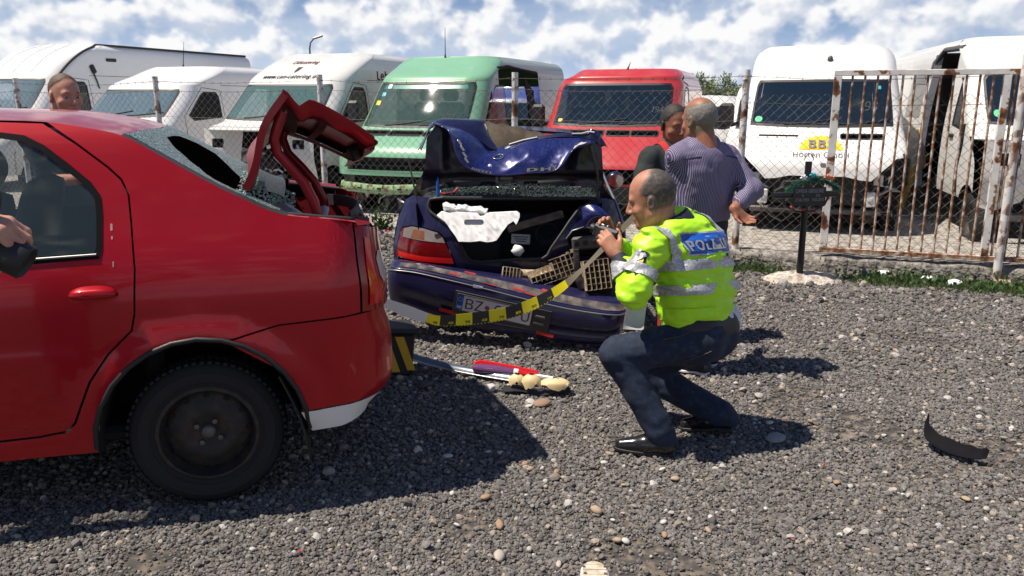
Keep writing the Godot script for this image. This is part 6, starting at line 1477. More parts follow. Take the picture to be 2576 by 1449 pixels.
	# ---- flat stones and pebbles that stand out
	var st := [[1.31, -3.72, 0.055, 0.016, 0.24, 0.235, 0.23, "flat grey stone in the kneeling man's shadow"], [-0.516, -4.49, 0.05, 0.02, 0.075, 0.073, 0.075, "round grey stone in front of the striped case"], [0.166, -4.19, 0.05, 0.018, 0.26, 0.17, 0.12, "tan flat pebble in front of the cream lamp reflector"]]
	for q in st:
		solo("stone", MB.new().ball(Vector3(0, 0.012, 0), Vector3(q[2], q[3], q[2] * 0.72), Basis.from_euler(Vector3(0.15, 0.4, 0.1)), 16, 10, 0.1, int(q[0] * 100)), mat(lin(q[4], q[5], q[6]), 0.85), q[7], "stone", "", Transform3D(Basis.IDENTITY, Vector3(q[0], 0, q[1])))
	var cols := [mat(lin(0.36, 0.27, 0.19), 0.85), mat(lin(0.40, 0.36, 0.31), 0.85), mat(lin(0.24, 0.22, 0.20), 0.85), mat(lin(0.48, 0.47, 0.44), 0.85), mat(lin(0.30, 0.20, 0.13), 0.85)]
	var shapes := []
	for k in 6: shapes.append(pebble_mesh(40 + k, [0.5, 0.62, 0.42, 0.7, 0.55, 0.48][k]).mesh())
	for i in 170:
		var z := -lerpf(2.35, 7.2, pow(rng.randf(), 0.9))
		var x := rng.randf_range(-0.62, 0.66) * -z + 0.1
		if x < -0.5 and z > -4.6: x += 1.2
		var s := rng.randf_range(0.010, 0.018) * (1.5 if rng.randf() < 0.12 else 1.0)
		var o := MeshInstance3D.new()
		o.mesh = shapes[rng.randi() % 6]
		o.material_override = cols[rng.randi() % 5]
		o.name = numbered("pebble")
		o.transform = Transform3D(Basis.from_euler(Vector3(rng.randf_range(-0.3, 0.3), rng.randf() * TAU, rng.randf_range(-0.3, 0.3))).scaled_local(Vector3(s * rng.randf_range(0.9, 1.4), s, s)), Vector3(x, s * 0.18, z))
		add_child(o, true)
		o.set_meta("label", "rounded pale pebble lying loose on the dark gravel")
		o.set_meta("category", "pebble")
		o.set_meta("group", "pale pebbles scattered over the gravel")
	for q in [[-0.79, -2.69, 0.005], [1.44, -3.42, 0.005], [1.07, -2.78, 0.004]]:
		solo("red_splinter", MB.new().box(Vector3(0, 0.012, 0), Vector3(q[2] * 2.0, q[2], q[2] * 1.4), Basis.from_euler(Vector3(0.4, 0.7, 0.3))), M.lensbright, "tiny red plastic splinter lying on the sunlit gravel", "splinter", "red splinters on the gravel", Transform3D(Basis.IDENTITY, Vector3(q[0], 0, q[1])))
	for i in 14:
		solo("pale_splinter", MB.new().box(Vector3(0, 0.014, 0), Vector3(rng.randf_range(0.02, 0.05), 0.006, 0.008), Basis.from_euler(Vector3(rng.randf_range(-0.3, 0.3), rng.randf() * 3.0, rng.randf_range(-0.3, 0.3)))), M.greylining, "pale plastic splinter lying on the gravel near the cars", "splinter", "pale splinters on the gravel", Transform3D(Basis.IDENTITY, Vector3(rng.randf_range(-0.6, 1.2), 0, rng.randf_range(-4.8, -4.0))))
	build_memorial()
	build_plants()

func build_memorial() -> void:
	var cr := thing("memorial_cross", "black pipe cross with a lettered plate in front of the gate", "cross", Transform3D(Basis(Vector3.UP, deg_to_rad(14.0)), Vector3(2.70, 0.0, -7.38)))
	part("upright", MB.new().tube([Vector3(0, 0.05, 0), Vector3(0, 1.10, 0)], 0.03, 12), M.blackpaint, cr)
	part("cross_arm", MB.new().tube([Vector3(-0.34, 0.80, 0.0), Vector3(0.31, 0.80, 0.0)], 0.03, 12), M.blackpaint, cr)
	for s in [-1.0, 1.0]: part("hoop", MB.new().tube([Vector3(s * 0.24, 0.78, 0), Vector3(s * 0.20, 0.70, 0), Vector3(s * 0.10, 0.65, 0), Vector3(0, 0.64, 0)], 0.010, 6), M.blackpaint, cr)
	var hoop := []
	for k in 11: hoop.append(Vector3(cos(PI * k / 10.0) * 0.045, 1.11 + sin(PI * k / 10.0) * 0.06, 0))
	part("top_hoop", MB.new().tube(hoop, 0.004, 5), M.barb, cr)
	var pl := part("name_plate", MB.new().box(Vector3(0.01, 0.785, 0.037), Vector3(0.34, 0.17, 0.006), Basis.IDENTITY, 0.002), M.blackpaint, cr)
	for w in [["OPREA GRIGORE", 0.036, 0.29, 0.0, 0.838], ["N", 0.022, 0.016, -0.07, 0.795], ["DEC", 0.022, 0.045, 0.09, 0.795], ["27.06.1955", 0.028, 0.14, -0.075, 0.757], ["9.03.2015", 0.028, 0.12, 0.09, 0.757]]:
		part("lettering", words(w[0], w[1], Transform3D(Basis.IDENTITY, Vector3(0.01 + w[3], w[4], 0.0415)), "Droid Sans", 300, w[2], null, 0.001, true), M.greylining, pl)
	# wreath of tinsel-like artificial fir
	var wr := thing("wreath", "green artificial fir wreath lying over the arms of the black cross", "wreath", cr.transform)
	var r := RandomNumberGenerator.new(); r.seed = 3
	var core := []
	for k in 15: core.append(Vector3(lerpf(-0.23, 0.29, k / 14.0), 0.835 + 0.115 * sin(PI * (k + 0.8) / 15.5), 0.055))
	part("stem", MB.new().tube(core, 0.014, 6), M.firdark, wr)
	var nd := [MB.new(), MB.new(), MB.new()]
	for i in 2600:
		var t := r.randf()
		var c := along(core, t)
		var d := Vector3(r.randfn(), r.randfn(), r.randfn()).normalized()
		var l := r.randf_range(0.03, 0.06)
		var sd := d.cross(Vector3(0.3, 0.5, 0.8)).normalized() * 0.0022
		nd[i % 3].tri(c + d * 0.008 - sd, c + d * 0.008 + sd, c + d * l, d.cross(sd))
	for k in 3: part("needles", nd[k], [M.firdark, M.firgreen, M.firpale][k], wr).set_meta("kind", "stuff")
	for q in [[0.14, 0.965, 0.09, M.salmon], [0.19, 0.955, 0.09, M.salmon], [0.0, 0.985, 0.08, M.cyan], [-0.10, 0.965, 0.09, M.whiteplastic]]:
		var fl := MB.new()
		for k in 6:
			var a: float = TAU * k / 6.0 + q[0] * 9.0
			fl.ball(Vector3(q[0], q[1], q[2]) + Vector3(cos(a) * 0.022, sin(a) * 0.014, 0.0), Vector3(0.018, 0.009, 0.012), Basis(Vector3.BACK, a), 6, 4)
		part("flower", fl, q[3], wr)
	for k in 3:
		part("red_ornament", MB.new().ball(Vector3(-0.16 + 0.12 * k, 0.69 - 0.02 * k, 0.035), Vector3(0.02, 0.016, 0.015), Basis.IDENTITY, 8, 6, 0.2, k), M.letterred, cr)
	# concrete blob it stands in
	var mo := MB.new()
	var no := FastNoiseLite.new(); no.seed = 21; no.frequency = 3.0; no.fractal_octaves = 4
	mo.grid(40, 16, func(a: float, b: float) -> Vector3:
		var g := a * TAU
		var rad := b * (1.0 + 0.22 * no.get_noise_2d(cos(g) * 0.6, sin(g) * 0.6))
		var p := Vector3(2.74 + cos(g) * 0.40 * rad, 0, -7.42 + sin(g) * 0.24 * rad)
		p.y = 0.075 * (1.0 - pow(b, 2.4)) - 0.02 * b + 0.014 * no.get_noise_2d(p.x * 2.5, p.z * 2.5)
		return p, Vector3.UP)
	solo("concrete_footing", mo, M.concretepale, "pale lump of concrete round the foot of the black cross", "footing")

func leaf_clump(o: Node3D, called: String, c: Vector3, ext: Vector3, n: int, size: float, m: Material, sd: int, grassy := false) -> MeshInstance3D:
	var r := RandomNumberGenerator.new(); r.seed = sd
	var mb := MB.new()
	for i in n:
		var p := c + Vector3(r.randfn() * 0.42, absf(r.randfn()) * 0.5, r.randfn() * 0.42) * ext
		var up := Vector3(r.randf_range(-0.7, 0.7), r.randf_range(0.5, 1.0), r.randf_range(-0.7, 0.7)).normalized()
		var sd2 := up.cross(Vector3(r.randfn(), r.randfn() * 0.3, r.randfn())).normalized()
		var l := size * r.randf_range(0.6, 1.3)
		if grassy:
			p.y = 0.0
			mb.tri(p - sd2 * 0.003, p + sd2 * 0.003, p + up * l, sd2.cross(up))
		else:
			var w := l * 0.3
			mb.tri(p, p + up * l * 0.5 + sd2 * w, p + up * l, sd2.cross(up))
			mb.tri(p, p + up * l * 0.5 - sd2 * w, p + up * l, sd2.cross(up))
	return part(called, mb, m, o)

func build_plants() -> void:
	var fp := thing("flowering_weed", "leafy weed with one pink flower at the kerb behind the red car", "plant", Transform3D(Basis.IDENTITY, Vector3(-1.53, 0, -9.35)))
	leaf_clump(fp, "leaves", Vector3(0, 0.05, 0), Vector3(0.14, 0.36, 0.12), 260, 0.06, M.leaf, 4).set_meta("kind", "stuff")
	for k in 4: part("stem", MB.new().tube([Vector3(0, 0, 0), Vector3(-0.04 + 0.03 * k, 0.15, 0.02), Vector3(-0.09 + 0.06 * k, 0.3, 0.03)], 0.005, 5), M.leaf, fp)
	var fl := MB.new()
	for k in 7:
		var a := TAU * k / 7.0
		fl.ball(Vector3(0.07, 0.13, 0.10) + Vector3(cos(a) * 0.028, sin(a) * 0.028, 0), Vector3(0.026, 0.016, 0.014), Basis(Vector3.BACK, a), 8, 5)
	part("flower", fl, M.pink, fp)
	var gi := 0
	for q in [["strip of short grass between kerb and gravel right of the older man", 2.33, -7.82, 0.30, 0.12, 420], ["ragged grass strip with litter below the gate", 3.55, -7.22, 0.40, 0.16, 760], ["broad grass strip in front of the gate at the right edge", 4.35, -6.92, 0.55, 0.20, 1100]]:
		gi += 1
		var g := Node3D.new()
		g.name = numbered("grass_patch")
		add_child(g, true)
		g.position = Vector3(q[1], 0, q[2])
		g.rotation_degrees.y = -19.3
		g.set_meta("label", q[0]); g.set_meta("category", "grass"); g.set_meta("group", "grass along the kerb")
		leaf_clump(g, "blades", Vector3.ZERO, Vector3(q[3], 0.1, q[4]) * 1.3, q[5] * 4, 0.07, M.grass, 60 + gi, true).set_meta("kind", "stuff")
		leaf_clump(g, "leaves", Vector3(0, 0.01, 0), Vector3(q[3], 0.07, q[4]) * 1.3, q[5] / 3, 0.045, M.leaf, 70 + gi).set_meta("kind", "stuff")
	for q in [["crumpled white litter nearest the black cross", 3.503, -7.43], ["crumpled white litter, middle one of three in the grass", 3.80, -7.19], ["crumpled white litter at the right in the grass", 3.97, -7.02]]:
		solo("litter", MB.new().ball(Vector3(0, 0.045, 0), Vector3(0.06, 0.032, 0.04), Basis.IDENTITY, 12, 8, 0.4, int(q[1] * 10)), M.foam, q[0], "litter", "white litter in the grass", Transform3D(Basis.IDENTITY, Vector3(q[1], 0, q[2])))
	solo("brick_piece", MB.new().box(Vector3(0, 0.04, 0), Vector3(0.17, 0.05, 0.1), Basis.from_euler(Vector3(0.1, 0.3, -0.1)), 0.01), M.brick, "pinkish broken brick lying in the grass at the right edge", "brick", "", Transform3D(Basis.IDENTITY, Vector3(4.43, 0, -7.05)))
	# far things beyond the yard
	for q in [["pale green bushy tree beyond the yard left of the far white van", 14.4, -64.0, 3.1, 4.6, 1], ["darker green tree beyond the yard right behind the far white van", 16.6, -62.0, 3.3, 4.4, 2]]:
		var t := thing("tree", q[0], "tree", Transform3D(Basis.IDENTITY, Vector3(q[1], 0, q[2])), "trees beyond the yard")
		part("trunk", MB.new().tube([Vector3(0, 0, 0), Vector3(0.1, 1.2, 0), Vector3(0.2, 2.4, 0)], [0.18, 0.13, 0.06], 8), M.wood, t)
		var r := RandomNumberGenerator.new(); r.seed = 40 + q[5]
		var mb := MB.new()
		for k in 16:
			var c := Vector3(r.randfn() * 1.1, 1.6 + r.randf() * (q[3] - 1.9), r.randfn() * 0.8)
			for i in 170:
				var d := Vector3(r.randfn(), r.randfn(), r.randfn()).normalized() * r.randf_range(0.2, 0.75)
				var u := Vector3(r.randfn(), r.randfn() + 0.6, r.randfn()).normalized()
				var sd := u.cross(d).normalized()
				var p := c + d
				mb.tri(p - sd * 0.06, p + sd * 0.06, p + u * 0.26, sd.cross(u))
		part("crown", mb, M.leaf2 if q[5] == 1 else M.leaf3, t)
	var la := thing("street_lamp", "grey street lamp standing far behind the catering van", "lamp", Transform3D(Basis.IDENTITY, Vector3(-14.5, 0, -60.0)))
	part("pole", MB.new().tube([Vector3(0, 0, 0), Vector3(0, 5.2, 0), Vector3(0.08, 5.6, 0), Vector3(0.3, 5.85, 0)], [0.09, 0.06, 0.05, 0.05], 8), M.dullsteel, la)
	part("lamp_head", MB.new().box(Vector3(0.62, 5.98, 0), Vector3(0.75, 0.14, 0.28), Basis(Vector3.BACK, 0.28), 0.05), M.greylining, la)

func facing(o: Vector3, f: Vector3, up := Vector3.UP, s := 1.0) -> Transform3D:
	var z := f.normalized()
	var x := up.cross(z).normalized()
	return Transform3D(Basis(x, z.cross(x).normalized(), z).scaled(Vector3.ONE * s), o)

func head_field(broad := 1.0) -> Field:
	# head at the origin between the ears: z to the face, y up, x to the person's left
	var f := Field.new()
	f.ell(Vector3(0, 0.032, -0.014), Vector3(0.076 * broad, 0.094, 0.099), 0.02)
	f.ell(Vector3(0, -0.035, 0.024), Vector3(0.062 * broad, 0.078, 0.066), 0.03)
	f.cap(Vector3(0.052 * broad, -0.055, 0.0), Vector3(0.022, -0.098, 0.062), 0.022, 0.018, 0.03)
	f.cap(Vector3(-0.052 * broad, -0.055, 0.0), Vector3(-0.022, -0.098, 0.062), 0.022, 0.018, 0.03)
	f.ell(Vector3(0, -0.098, 0.070), Vector3(0.024, 0.018, 0.017), 0.02)
	f.cap(Vector3(-0.034, 0.022, 0.074), Vector3(0.034, 0.022, 0.074), 0.012, 0.012, 0.018)
	f.ell(Vector3(0.044 * broad, -0.028, 0.058), Vector3(0.022, 0.018, 0.018), 0.02)
	f.ell(Vector3(-0.044 * broad, -0.028, 0.058), Vector3(0.022, 0.018, 0.018), 0.02)
	f.ell(Vector3(0.031, 0.004, 0.092), Vector3(0.019, 0.0125, 0.014), 0.012, Basis.IDENTITY, true)
	f.ell(Vector3(-0.031, 0.004, 0.092), Vector3(0.019, 0.0125, 0.014), 0.012, Basis.IDENTITY, true)
	f.cap(Vector3(0, 0.012, 0.084), Vector3(0, -0.030, 0.106), 0.0085, 0.0125, 0.010)
	f.ell(Vector3(0.0125, -0.034, 0.096), Vector3(0.009, 0.008, 0.011), 0.006)
	f.ell(Vector3(-0.0125, -0.034, 0.096), Vector3(0.009, 0.008, 0.011), 0.006)
	f.cap(Vector3(-0.019, -0.0625, 0.083), Vector3(0.019, -0.0625, 0.083), 0.0062, 0.0062, 0.010)
	f.cap(Vector3(-0.016, -0.0735, 0.083), Vector3(0.016, -0.0735, 0.083), 0.0068, 0.0068, 0.010)
	f.ell(Vector3(0, -0.068, 0.094), Vector3(0.026, 0.0022, 0.010), 0.004, Basis.IDENTITY, true)
	for s in [-1.0, 1.0]:
		f.ell(Vector3(s * 0.079 * broad, -0.004, -0.008), Vector3(0.010, 0.034, 0.021), 0.006, Basis.from_euler(Vector3(-0.2, s * 0.45, 0)))
		f.ell(Vector3(s * 0.090 * broad, 0.0, -0.004), Vector3(0.006, 0.018, 0.010), 0.005, Basis.from_euler(Vector3(-0.2, s * 0.45, 0)), true)
	f.cap(Vector3(0, -0.05, -0.025), Vector3(0, -0.17, -0.045), 0.058, 0.062, 0.025)
	return f

func add_head(o: Node3D, xf: Transform3D, skin: Material, hairm: Material, mask: Callable, broad := 1.0, hair_lift := 0.005, cell := 0.005, tint := Color(0.2, 0.2, 0.2)) -> void:
	var f := head_field(broad)
	var no := FastNoiseLite.new(); no.seed = 6; no.frequency = 90.0
	var mb := MB.new()
	mb.usec = true
	# cropped hair: the scalp takes the hair's colour and thins out at the hairline
	part("head", f.mesh(mb, cell, xf, func(p: Vector3) -> Color:
		var h := smoothstep(0.012, -0.010, mask.call(p) + 0.007 * no.get_noise_3dv(p))
		var lips := 0.35 * exp(-pow((p.y + 0.068) / 0.008, 2.0) - pow(p.x / 0.022, 2.0)) * smoothstep(0.06, 0.08, p.z)
		var beard := 0.16 * smoothstep(-0.045, -0.065, p.y) * smoothstep(-0.13, -0.10, p.y) * smoothstep(0.0, 0.03, p.z)
		return Color(1, 1, 1).lerp(Color(0.9, 0.5, 0.5), lips).lerp(Color(0.55, 0.6, 0.66), beard).lerp(tint, h * 0.92)), skin, o)
	var h := head_field(broad)
	h.pr = h.pr.slice(0, 2)
	h.extra = func(p: Vector3, r: float) -> float: return maxf(r - hair_lift * 0.3 - 0.003 * no.get_noise_3dv(p * 0.5), mask.call(p) + 0.010 + 0.010 * no.get_noise_3dv(p * 0.35))
	part("hair", h.mesh(MB.new(), cell * 1.1, xf), hairm, o)
	var ey := MB.new()
	var ir := MB.new()
	var br := MB.new()
	for s in [-1.0, 1.0]:
		ey.ball(xf * Vector3(s * 0.031, 0.002, 0.0715), Vector3.ONE * 0.0112 * xf.basis.x.length(), Basis.IDENTITY, 10, 8)
		ir.ball(xf * Vector3(s * 0.031, 0.001, 0.0775), Vector3.ONE * 0.0062 * xf.basis.x.length(), Basis.IDENTITY, 8, 6)
		br.tube([xf * Vector3(s * 0.014, 0.024, 0.0865), xf * Vector3(s * 0.032, 0.029, 0.085), xf * Vector3(s * 0.048, 0.024, 0.074)], [0.003, 0.004, 0.002], 5)
	part("eye", ey, M.eyewhite, o)
	part("iris", ir, M.void, o)
	part("eyebrow", br, hairm, o)

func hand(f: Field, w: Vector3, d: Vector3, n: Vector3, left: bool, curl: Array, thumb := 0.5, sc := 1.0) -> Field:
	# w wrist, d towards the fingers, n out of the palm
	d = d.normalized()
	n = (n - d * n.dot(d)).normalized()
	var s := n.cross(d) if left else d.cross(n)
	f.cap(w, w + d * 0.03 * sc, 0.026 * sc, 0.030 * sc, 0.02, n, 0.62)
	var k0 := []
	for i in 4:
		var kn: Vector3 = w + (d * [0.092, 0.096, 0.092, 0.083][i] + s * [0.028, 0.009, -0.010, -0.028][i]) * sc
		f.cap(w + (d * 0.02 + s * [0.018, 0.006, -0.006, -0.018][i]) * sc, kn, 0.016 * sc, 0.0115 * sc, 0.018)
		var a := 0.0
		var p := kn
		var fan: Vector3 = s * [0.10, 0.02, -0.05, -0.13][i]
		for j in 3:
			a += curl[i] * [0.75, 1.0, 0.7][j]
			var dir: Vector3 = ((d + fan * (1.0 - minf(1.0, a))) * cos(a) + n * sin(a)).normalized()
			var q: Vector3 = p + dir * [[0.040, 0.026, 0.021], [0.045, 0.029, 0.023], [0.041, 0.027, 0.022], [0.032, 0.021, 0.019]][i][j] * sc
			f.cap(p, q, [0.0098, 0.0090, 0.0082][j] * sc, [0.0090, 0.0082, 0.0070][j] * sc, 0.004)
			p = q
	var t0 := w + (d * 0.025 + s * 0.022) * sc
	var t1 := t0 + (d * 0.6 + s * 0.75 + n * 0.25).normalized() * 0.043 * sc
	var td := (d * 0.85 + s * (0.55 - thumb * 0.5) + n * thumb).normalized()
	var t2 := t1 + td * 0.034 * sc
	var t3 := t2 + (td + n * thumb * 0.5 + d * 0.1).normalized() * 0.027 * sc
	f.cap(t0, t1, 0.017 * sc, 0.013 * sc, 0.016)
	f.cap(t1, t2, 0.0118 * sc, 0.0105 * sc, 0.005)
	f.cap(t2, t3, 0.0105 * sc, 0.0082 * sc, 0.004)
	return f

func wrinkles(f: Field, sd: int, amp: float, freq: float, st := Vector3.ONE) -> Field:
	f.noise = FastNoiseLite.new()
	f.noise.seed = sd; f.noise.frequency = freq; f.noise.fractal_octaves = 3
	f.noise.fractal_type = FastNoiseLite.FRACTAL_RIDGED
	f.noise.fractal_gain = 0.45
	f.amp = amp; f.stretch = st
	return f

func shoe(o: Node3D, heel: Vector3, toe: Vector3, m: Material, sole: Material, ankle: Vector3) -> void:
	var d := toe - heel
	var len := d.length()
	d = d.normalized()
	var f := Field.new()
	var up := Vector3.UP
	f.cap(heel + d * 0.03 + up * 0.045, heel + d * len * 0.45 + up * 0.048, 0.038, 0.042, 0.03)
	f.cap(heel + d * len * 0.45 + up * 0.046, toe - d * 0.035 + up * 0.030, 0.043, 0.030, 0.03)
	f.cap(heel + d * 0.035 + up * 0.05, ankle, 0.038, 0.045, 0.03)
	var side := d.cross(up).normalized()
	var nrm := side.cross(d).normalized()
	f.cuts = [Plane(-nrm, -nrm.dot(heel + nrm * 0.018)), Plane(up, (ankle).y)]
	part("shoe", f.mesh(MB.new(), 0.006), m, o)
	var so := PackedVector2Array()
	for k in 20:
		var a := TAU * k / 20.0
		var x := cos(a)
		so.append(Vector2(len * 0.5 + x * (len * 0.5 + 0.004), sin(a) * (0.046 if x > -0.2 else 0.038) * (1.0 if absf(x) < 0.75 else 1.05)))
	if Geometry2D.is_polygon_clockwise(so): so.reverse()
	var sx := Transform3D(Basis(d, side, d.cross(side)), heel)
	if sx.basis.z.dot(up) < 0.0: sx.basis = Basis(d, -side, d.cross(-side))
	var mb := MB.new().prism(so, 0.014, sx * Transform3D(Basis.IDENTITY, Vector3(0, 0, 0.020)), 0.002)
	mb.box(sx * Vector3(0.04, 0, 0.004), Vector3(0.07, 0.07, 0.024), sx.basis, 0.004)
	part("shoe_sole", mb, sole, o)

func build_people() -> void:
	policeman()
	older_man()
	mechanic()
	young_man()
	photographer()

func policeman() -> void:
	var o := thing("person", "kneeling man in yellow hi-vis jacket and jeans filming the blue car", "person", Transform3D.IDENTITY)
	var l := Vector3(-0.75, 0.06, 0.66).normalized()
	var ax := Vector3(-0.27, 0.96, 0.03).normalized()
	var bk := l.cross(ax).normalized()      # out of his back
	if bk.x < 0: bk = -bk
	var hem := Vector3(0.885, 0.63, -3.745); var mid := Vector3(0.885, 0.78, -3.745); var chest := Vector3(0.835, 0.93, -3.745); var nk := Vector3(0.765, 1.055, -3.745)
	var shL := Vector3(0.640, 1.000, -3.615); var shR := Vector3(0.905, 0.985, -3.875)
	var elL := Vector3(0.545, 0.805, -3.50); var wrL := Vector3(0.500, 0.925, -3.645)
	var elR := Vector3(0.635, 0.845, -4.03); var wrR := Vector3(0.478, 0.985, -3.86)
	var pel := Vector3(0.925, 0.545, -3.75)
	var hipL := Vector3(0.895, 0.545, -3.655); var knL := Vector3(0.505, 0.475, -3.64); var anL := Vector3(0.700, 0.125, -3.56)
	var hipR := Vector3(0.985, 0.51, -3.84); var knR := Vector3(0.66, 0.29, -3.98); var anR := Vector3(1.045, 0.105, -3.81)
	# body under the clothes
	var b := Field.new()
	b.cap(pel, mid, 0.13, 0.13, 0.04, bk, 0.72).cap(mid, chest, 0.13, 0.14, 0.04, bk, 0.72).cap(shL, shR, 0.06, 0.06, 0.04).cap(nk, nk + Vector3(-0.06, 0.09, 0), 0.06, 0.055, 0.03)
	b.cap(shL, elL, 0.05, 0.04, 0.02).cap(elL, wrL, 0.04, 0.028, 0.02).cap(shR, elR, 0.05, 0.04, 0.02).cap(elR, wrR, 0.04, 0.028, 0.02)
	b.cap(hipL, knL, 0.07, 0.05, 0.03).cap(knL, anL, 0.05, 0.035, 0.02).cap(hipR, knR, 0.07, 0.05, 0.03).cap(knR, anR, 0.05, 0.035, 0.02)
	part("body", b.mesh(MB.new(), 0.02), M.skin1, o)
	# hands on the camera
	var hL := hand(Field.new(), wrL + Vector3(-0.012, 0.022, -0.01), Vector3(-0.52, 0.70, -0.28), Vector3(-0.25, 0.15, -0.95), true, [0.75, 0.8, 0.85, 0.9], 0.35, 1.0)
	hL.cap(wrL, wrL + Vector3(-0.012, 0.022, -0.01), 0.027, 0.026, 0.01)
	part("left_hand", hL.mesh(MB.new(), 0.004), M.skin1, o)
	var hR := hand(Field.new(), wrR, Vector3(-0.30, 0.80, 0.30), Vector3(-0.25, 0.0, 0.95), false, [0.55, 0.6, 0.65, 0.7], 0.4, 1.0)
	part("right_hand", hR.mesh(MB.new(), 0.0042), M.skin1, o)
	# jeans
	var j := wrinkles(Field.new(), 5, 0.007, 5.0, Vector3(1, 1.6, 1))
	j.cap(pel - l * 0.055, pel + l * 0.055, 0.148, 0.148, 0.04)
	j.cap(hipL, knL, 0.116, 0.084, 0.03).cap(knL, anL, 0.083, 0.072, 0.035).cap(hipR, knR, 0.116, 0.086, 0.03).cap(knR, anR, 0.086, 0.074, 0.035)
	j.cap(knL + Vector3(-0.012, 0.0, 0), knL + Vector3(0.0, -0.01, 0), 0.072, 0.07, 0.03)
	j.cap(anL + Vector3(0, -0.02, 0), anL + Vector3(0.02, -0.045, 0), 0.064, 0.066, 0.02).cap(anR, anR + Vector3(0.035, -0.03, 0.0), 0.07, 0.07, 0.02)
	j.cuts = [Plane(Vector3.DOWN, -0.058)]
	part("jeans", j.mesh(MB.new(), 0.0105), M.denim, o)
	part("belt", Field.new().cap(pel + ax * 0.035 - l * 0.06, pel + ax * 0.035 + l * 0.06, 0.151, 0.151, 0.02).mesh(MB.new(), 0.016), M.black, o)
	var pk := func(q: Vector3) -> Vector3:
		return j.hit(q + Vector3(0, 0, 0.5), Vector3(0, 0, -1), 0.003)
	for s in [[[0.92, 0.52], [0.80, 0.46], [0.82, 0.36], [0.93, 0.34]], [[0.70, 0.57], [0.78, 0.585], [0.83, 0.61]]]:
		var path := []
		for i in s.size() - 1:
			for k in 6: path.append(pk.call(Vector3(lerpf(s[i][0], s[i + 1][0], k / 6.0), lerpf(s[i][1], s[i + 1][1], k / 6.0), -3.6)))
		part("seam", MB.new().tube(path, 0.0022, 4), M.stitch, o)
	# shirt hem that shows below the jacket
	part("shirt_hem", wrinkles(Field.new(), 9, 0.006, 9.0).cap(Vector3(0.935, 0.595, -3.755) - l * 0.06, Vector3(0.935, 0.595, -3.755) + l * 0.06, 0.147, 0.147, 0.03, bk, 0.92).mesh(MB.new(), 0.012), M.shirtpale, o)
	# jacket
	var torso := func() -> Field:
		var f := wrinkles(Field.new(), 15, 0.020, 6.0, Vector3(0.55, 1.7, 0.7))
		f.cap(hem, mid, 0.188, 0.206, 0.05, bk, 0.80).cap(mid, chest, 0.206, 0.200, 0.06, bk, 0.78).cap(chest, nk, 0.198, 0.11, 0.06, bk, 0.74)
		f.cap(shL + bk * 0.02, shR + bk * 0.02, 0.088, 0.088, 0.06)
		f.cap(hem + Vector3(-0.02, -0.005, 0), hem + Vector3(-0.02, 0.03, 0), 0.180, 0.186, 0.02, bk, 0.84)
		f.cuts = [Plane(-ax, -ax.dot(hem) + 0.03)]
		return f
	var tf: Field = torso.call()
	var ja: Field = torso.call()
	ja.cap(shL, elL, 0.084, 0.072, 0.035).cap(elL, wrL + (elL - wrL) * 0.12, 0.074, 0.048, 0.03)
	ja.cap(shR, elR, 0.084, 0.072, 0.035).cap(elR, wrR + (elR - wrR) * 0.15, 0.072, 0.048, 0.03)
	part("jacket", ja.mesh(MB.new(), 0.0092), M.hivisjacket, o)
	# elasticated hem
	var he := MB.new()
	he.grid(72, 6, func(a: float, b: float) -> Vector3:
		var d := (l * cos(a * TAU) + bk * sin(a * TAU)).normalized()
		var c := hem + ax * lerpf(0.004, 0.062, b)
		return tf.hit(c + d * 0.5, -d, 0.007 + 0.003 * sin(a * 300.0) * (1.0 - b * 0.5)), Vector3.ZERO)
	part("elastic_hem", he, M.hivisjacket, o)
	# reflective tape: two hoops, braces over the shoulders, one round each upper arm
	var hoop := func(c: Vector3, axis: Vector3, w: float, field: Field, x: Vector3, y: Vector3, reach: float) -> MB:
		return MB.new().grid(48, 4, func(a: float, b: float) -> Vector3:
			var d := x * cos(a * TAU) + y * sin(a * TAU)
			return field.hit(c + axis * (b - 0.5) * w + d * reach, -d, 0.010), Vector3.ZERO)
	for q in [[0.155, 0.0], [0.275, 0.0]]:
		part("reflective_band", hoop.call(hem + ax * q[0] + Vector3(0.02, 0, 0), ax, 0.05, tf, l, bk, 0.5), M.reflective, o)
	for s in [0.175, -0.165]:
		part("reflective_brace", MB.new().grid(5, 26, func(a: float, b: float) -> Vector3:
			var g: float = lerpf(-0.1, 2.0, b)
			var c: Vector3 = nk - ax * 0.16 + l * (s + (a - 0.5) * 0.05)
			var d := bk * cos(g) + ax * sin(g)
			return tf.hit(c + d * 0.55, -d, 0.011), Vector3.ZERO), M.reflective, o)
	var af := wrinkles(Field.new(), 15, 0.020, 6.0, Vector3(0.55, 1.7, 0.7))
	af.cap(shL, elL, 0.084, 0.072, 0.035).cap(elL, wrL + (elL - wrL) * 0.12, 0.074, 0.048, 0.03)
	var armx := (elL - shL).normalized()
	var asd := armx.cross(Vector3(0, 0, 1)).normalized()
	part("sleeve_band", hoop.call(shL.lerp(elL, 0.60), armx, 0.05, af, asd, armx.cross(asd).normalized(), 0.16), M.reflective, o)
	var fax := (wrL - elL).normalized()
	var fsd := fax.cross(Vector3(0, 0, 1)).normalized()
	part("sleeve_band", hoop.call(elL.lerp(wrL, 0.62), fax, 0.045, af, fsd, fax.cross(fsd).normalized(), 0.15), M.reflective, o)
	# back panel with lettering
	var bc := chest + ax * 0.06
	var back := func(x: float, y: float, lift: float) -> Vector3:
		return tf.hit(bc - l * x + ax * y + bk * 0.5, -bk, lift)
	var pnl := part("back_panel", MB.new().grid(36, 12, func(a: float, b: float) -> Vector3: return back.call(lerpf(-0.15, 0.16, a), lerpf(-0.056, 0.056, b), 0.011), bk), M.reflective, o)
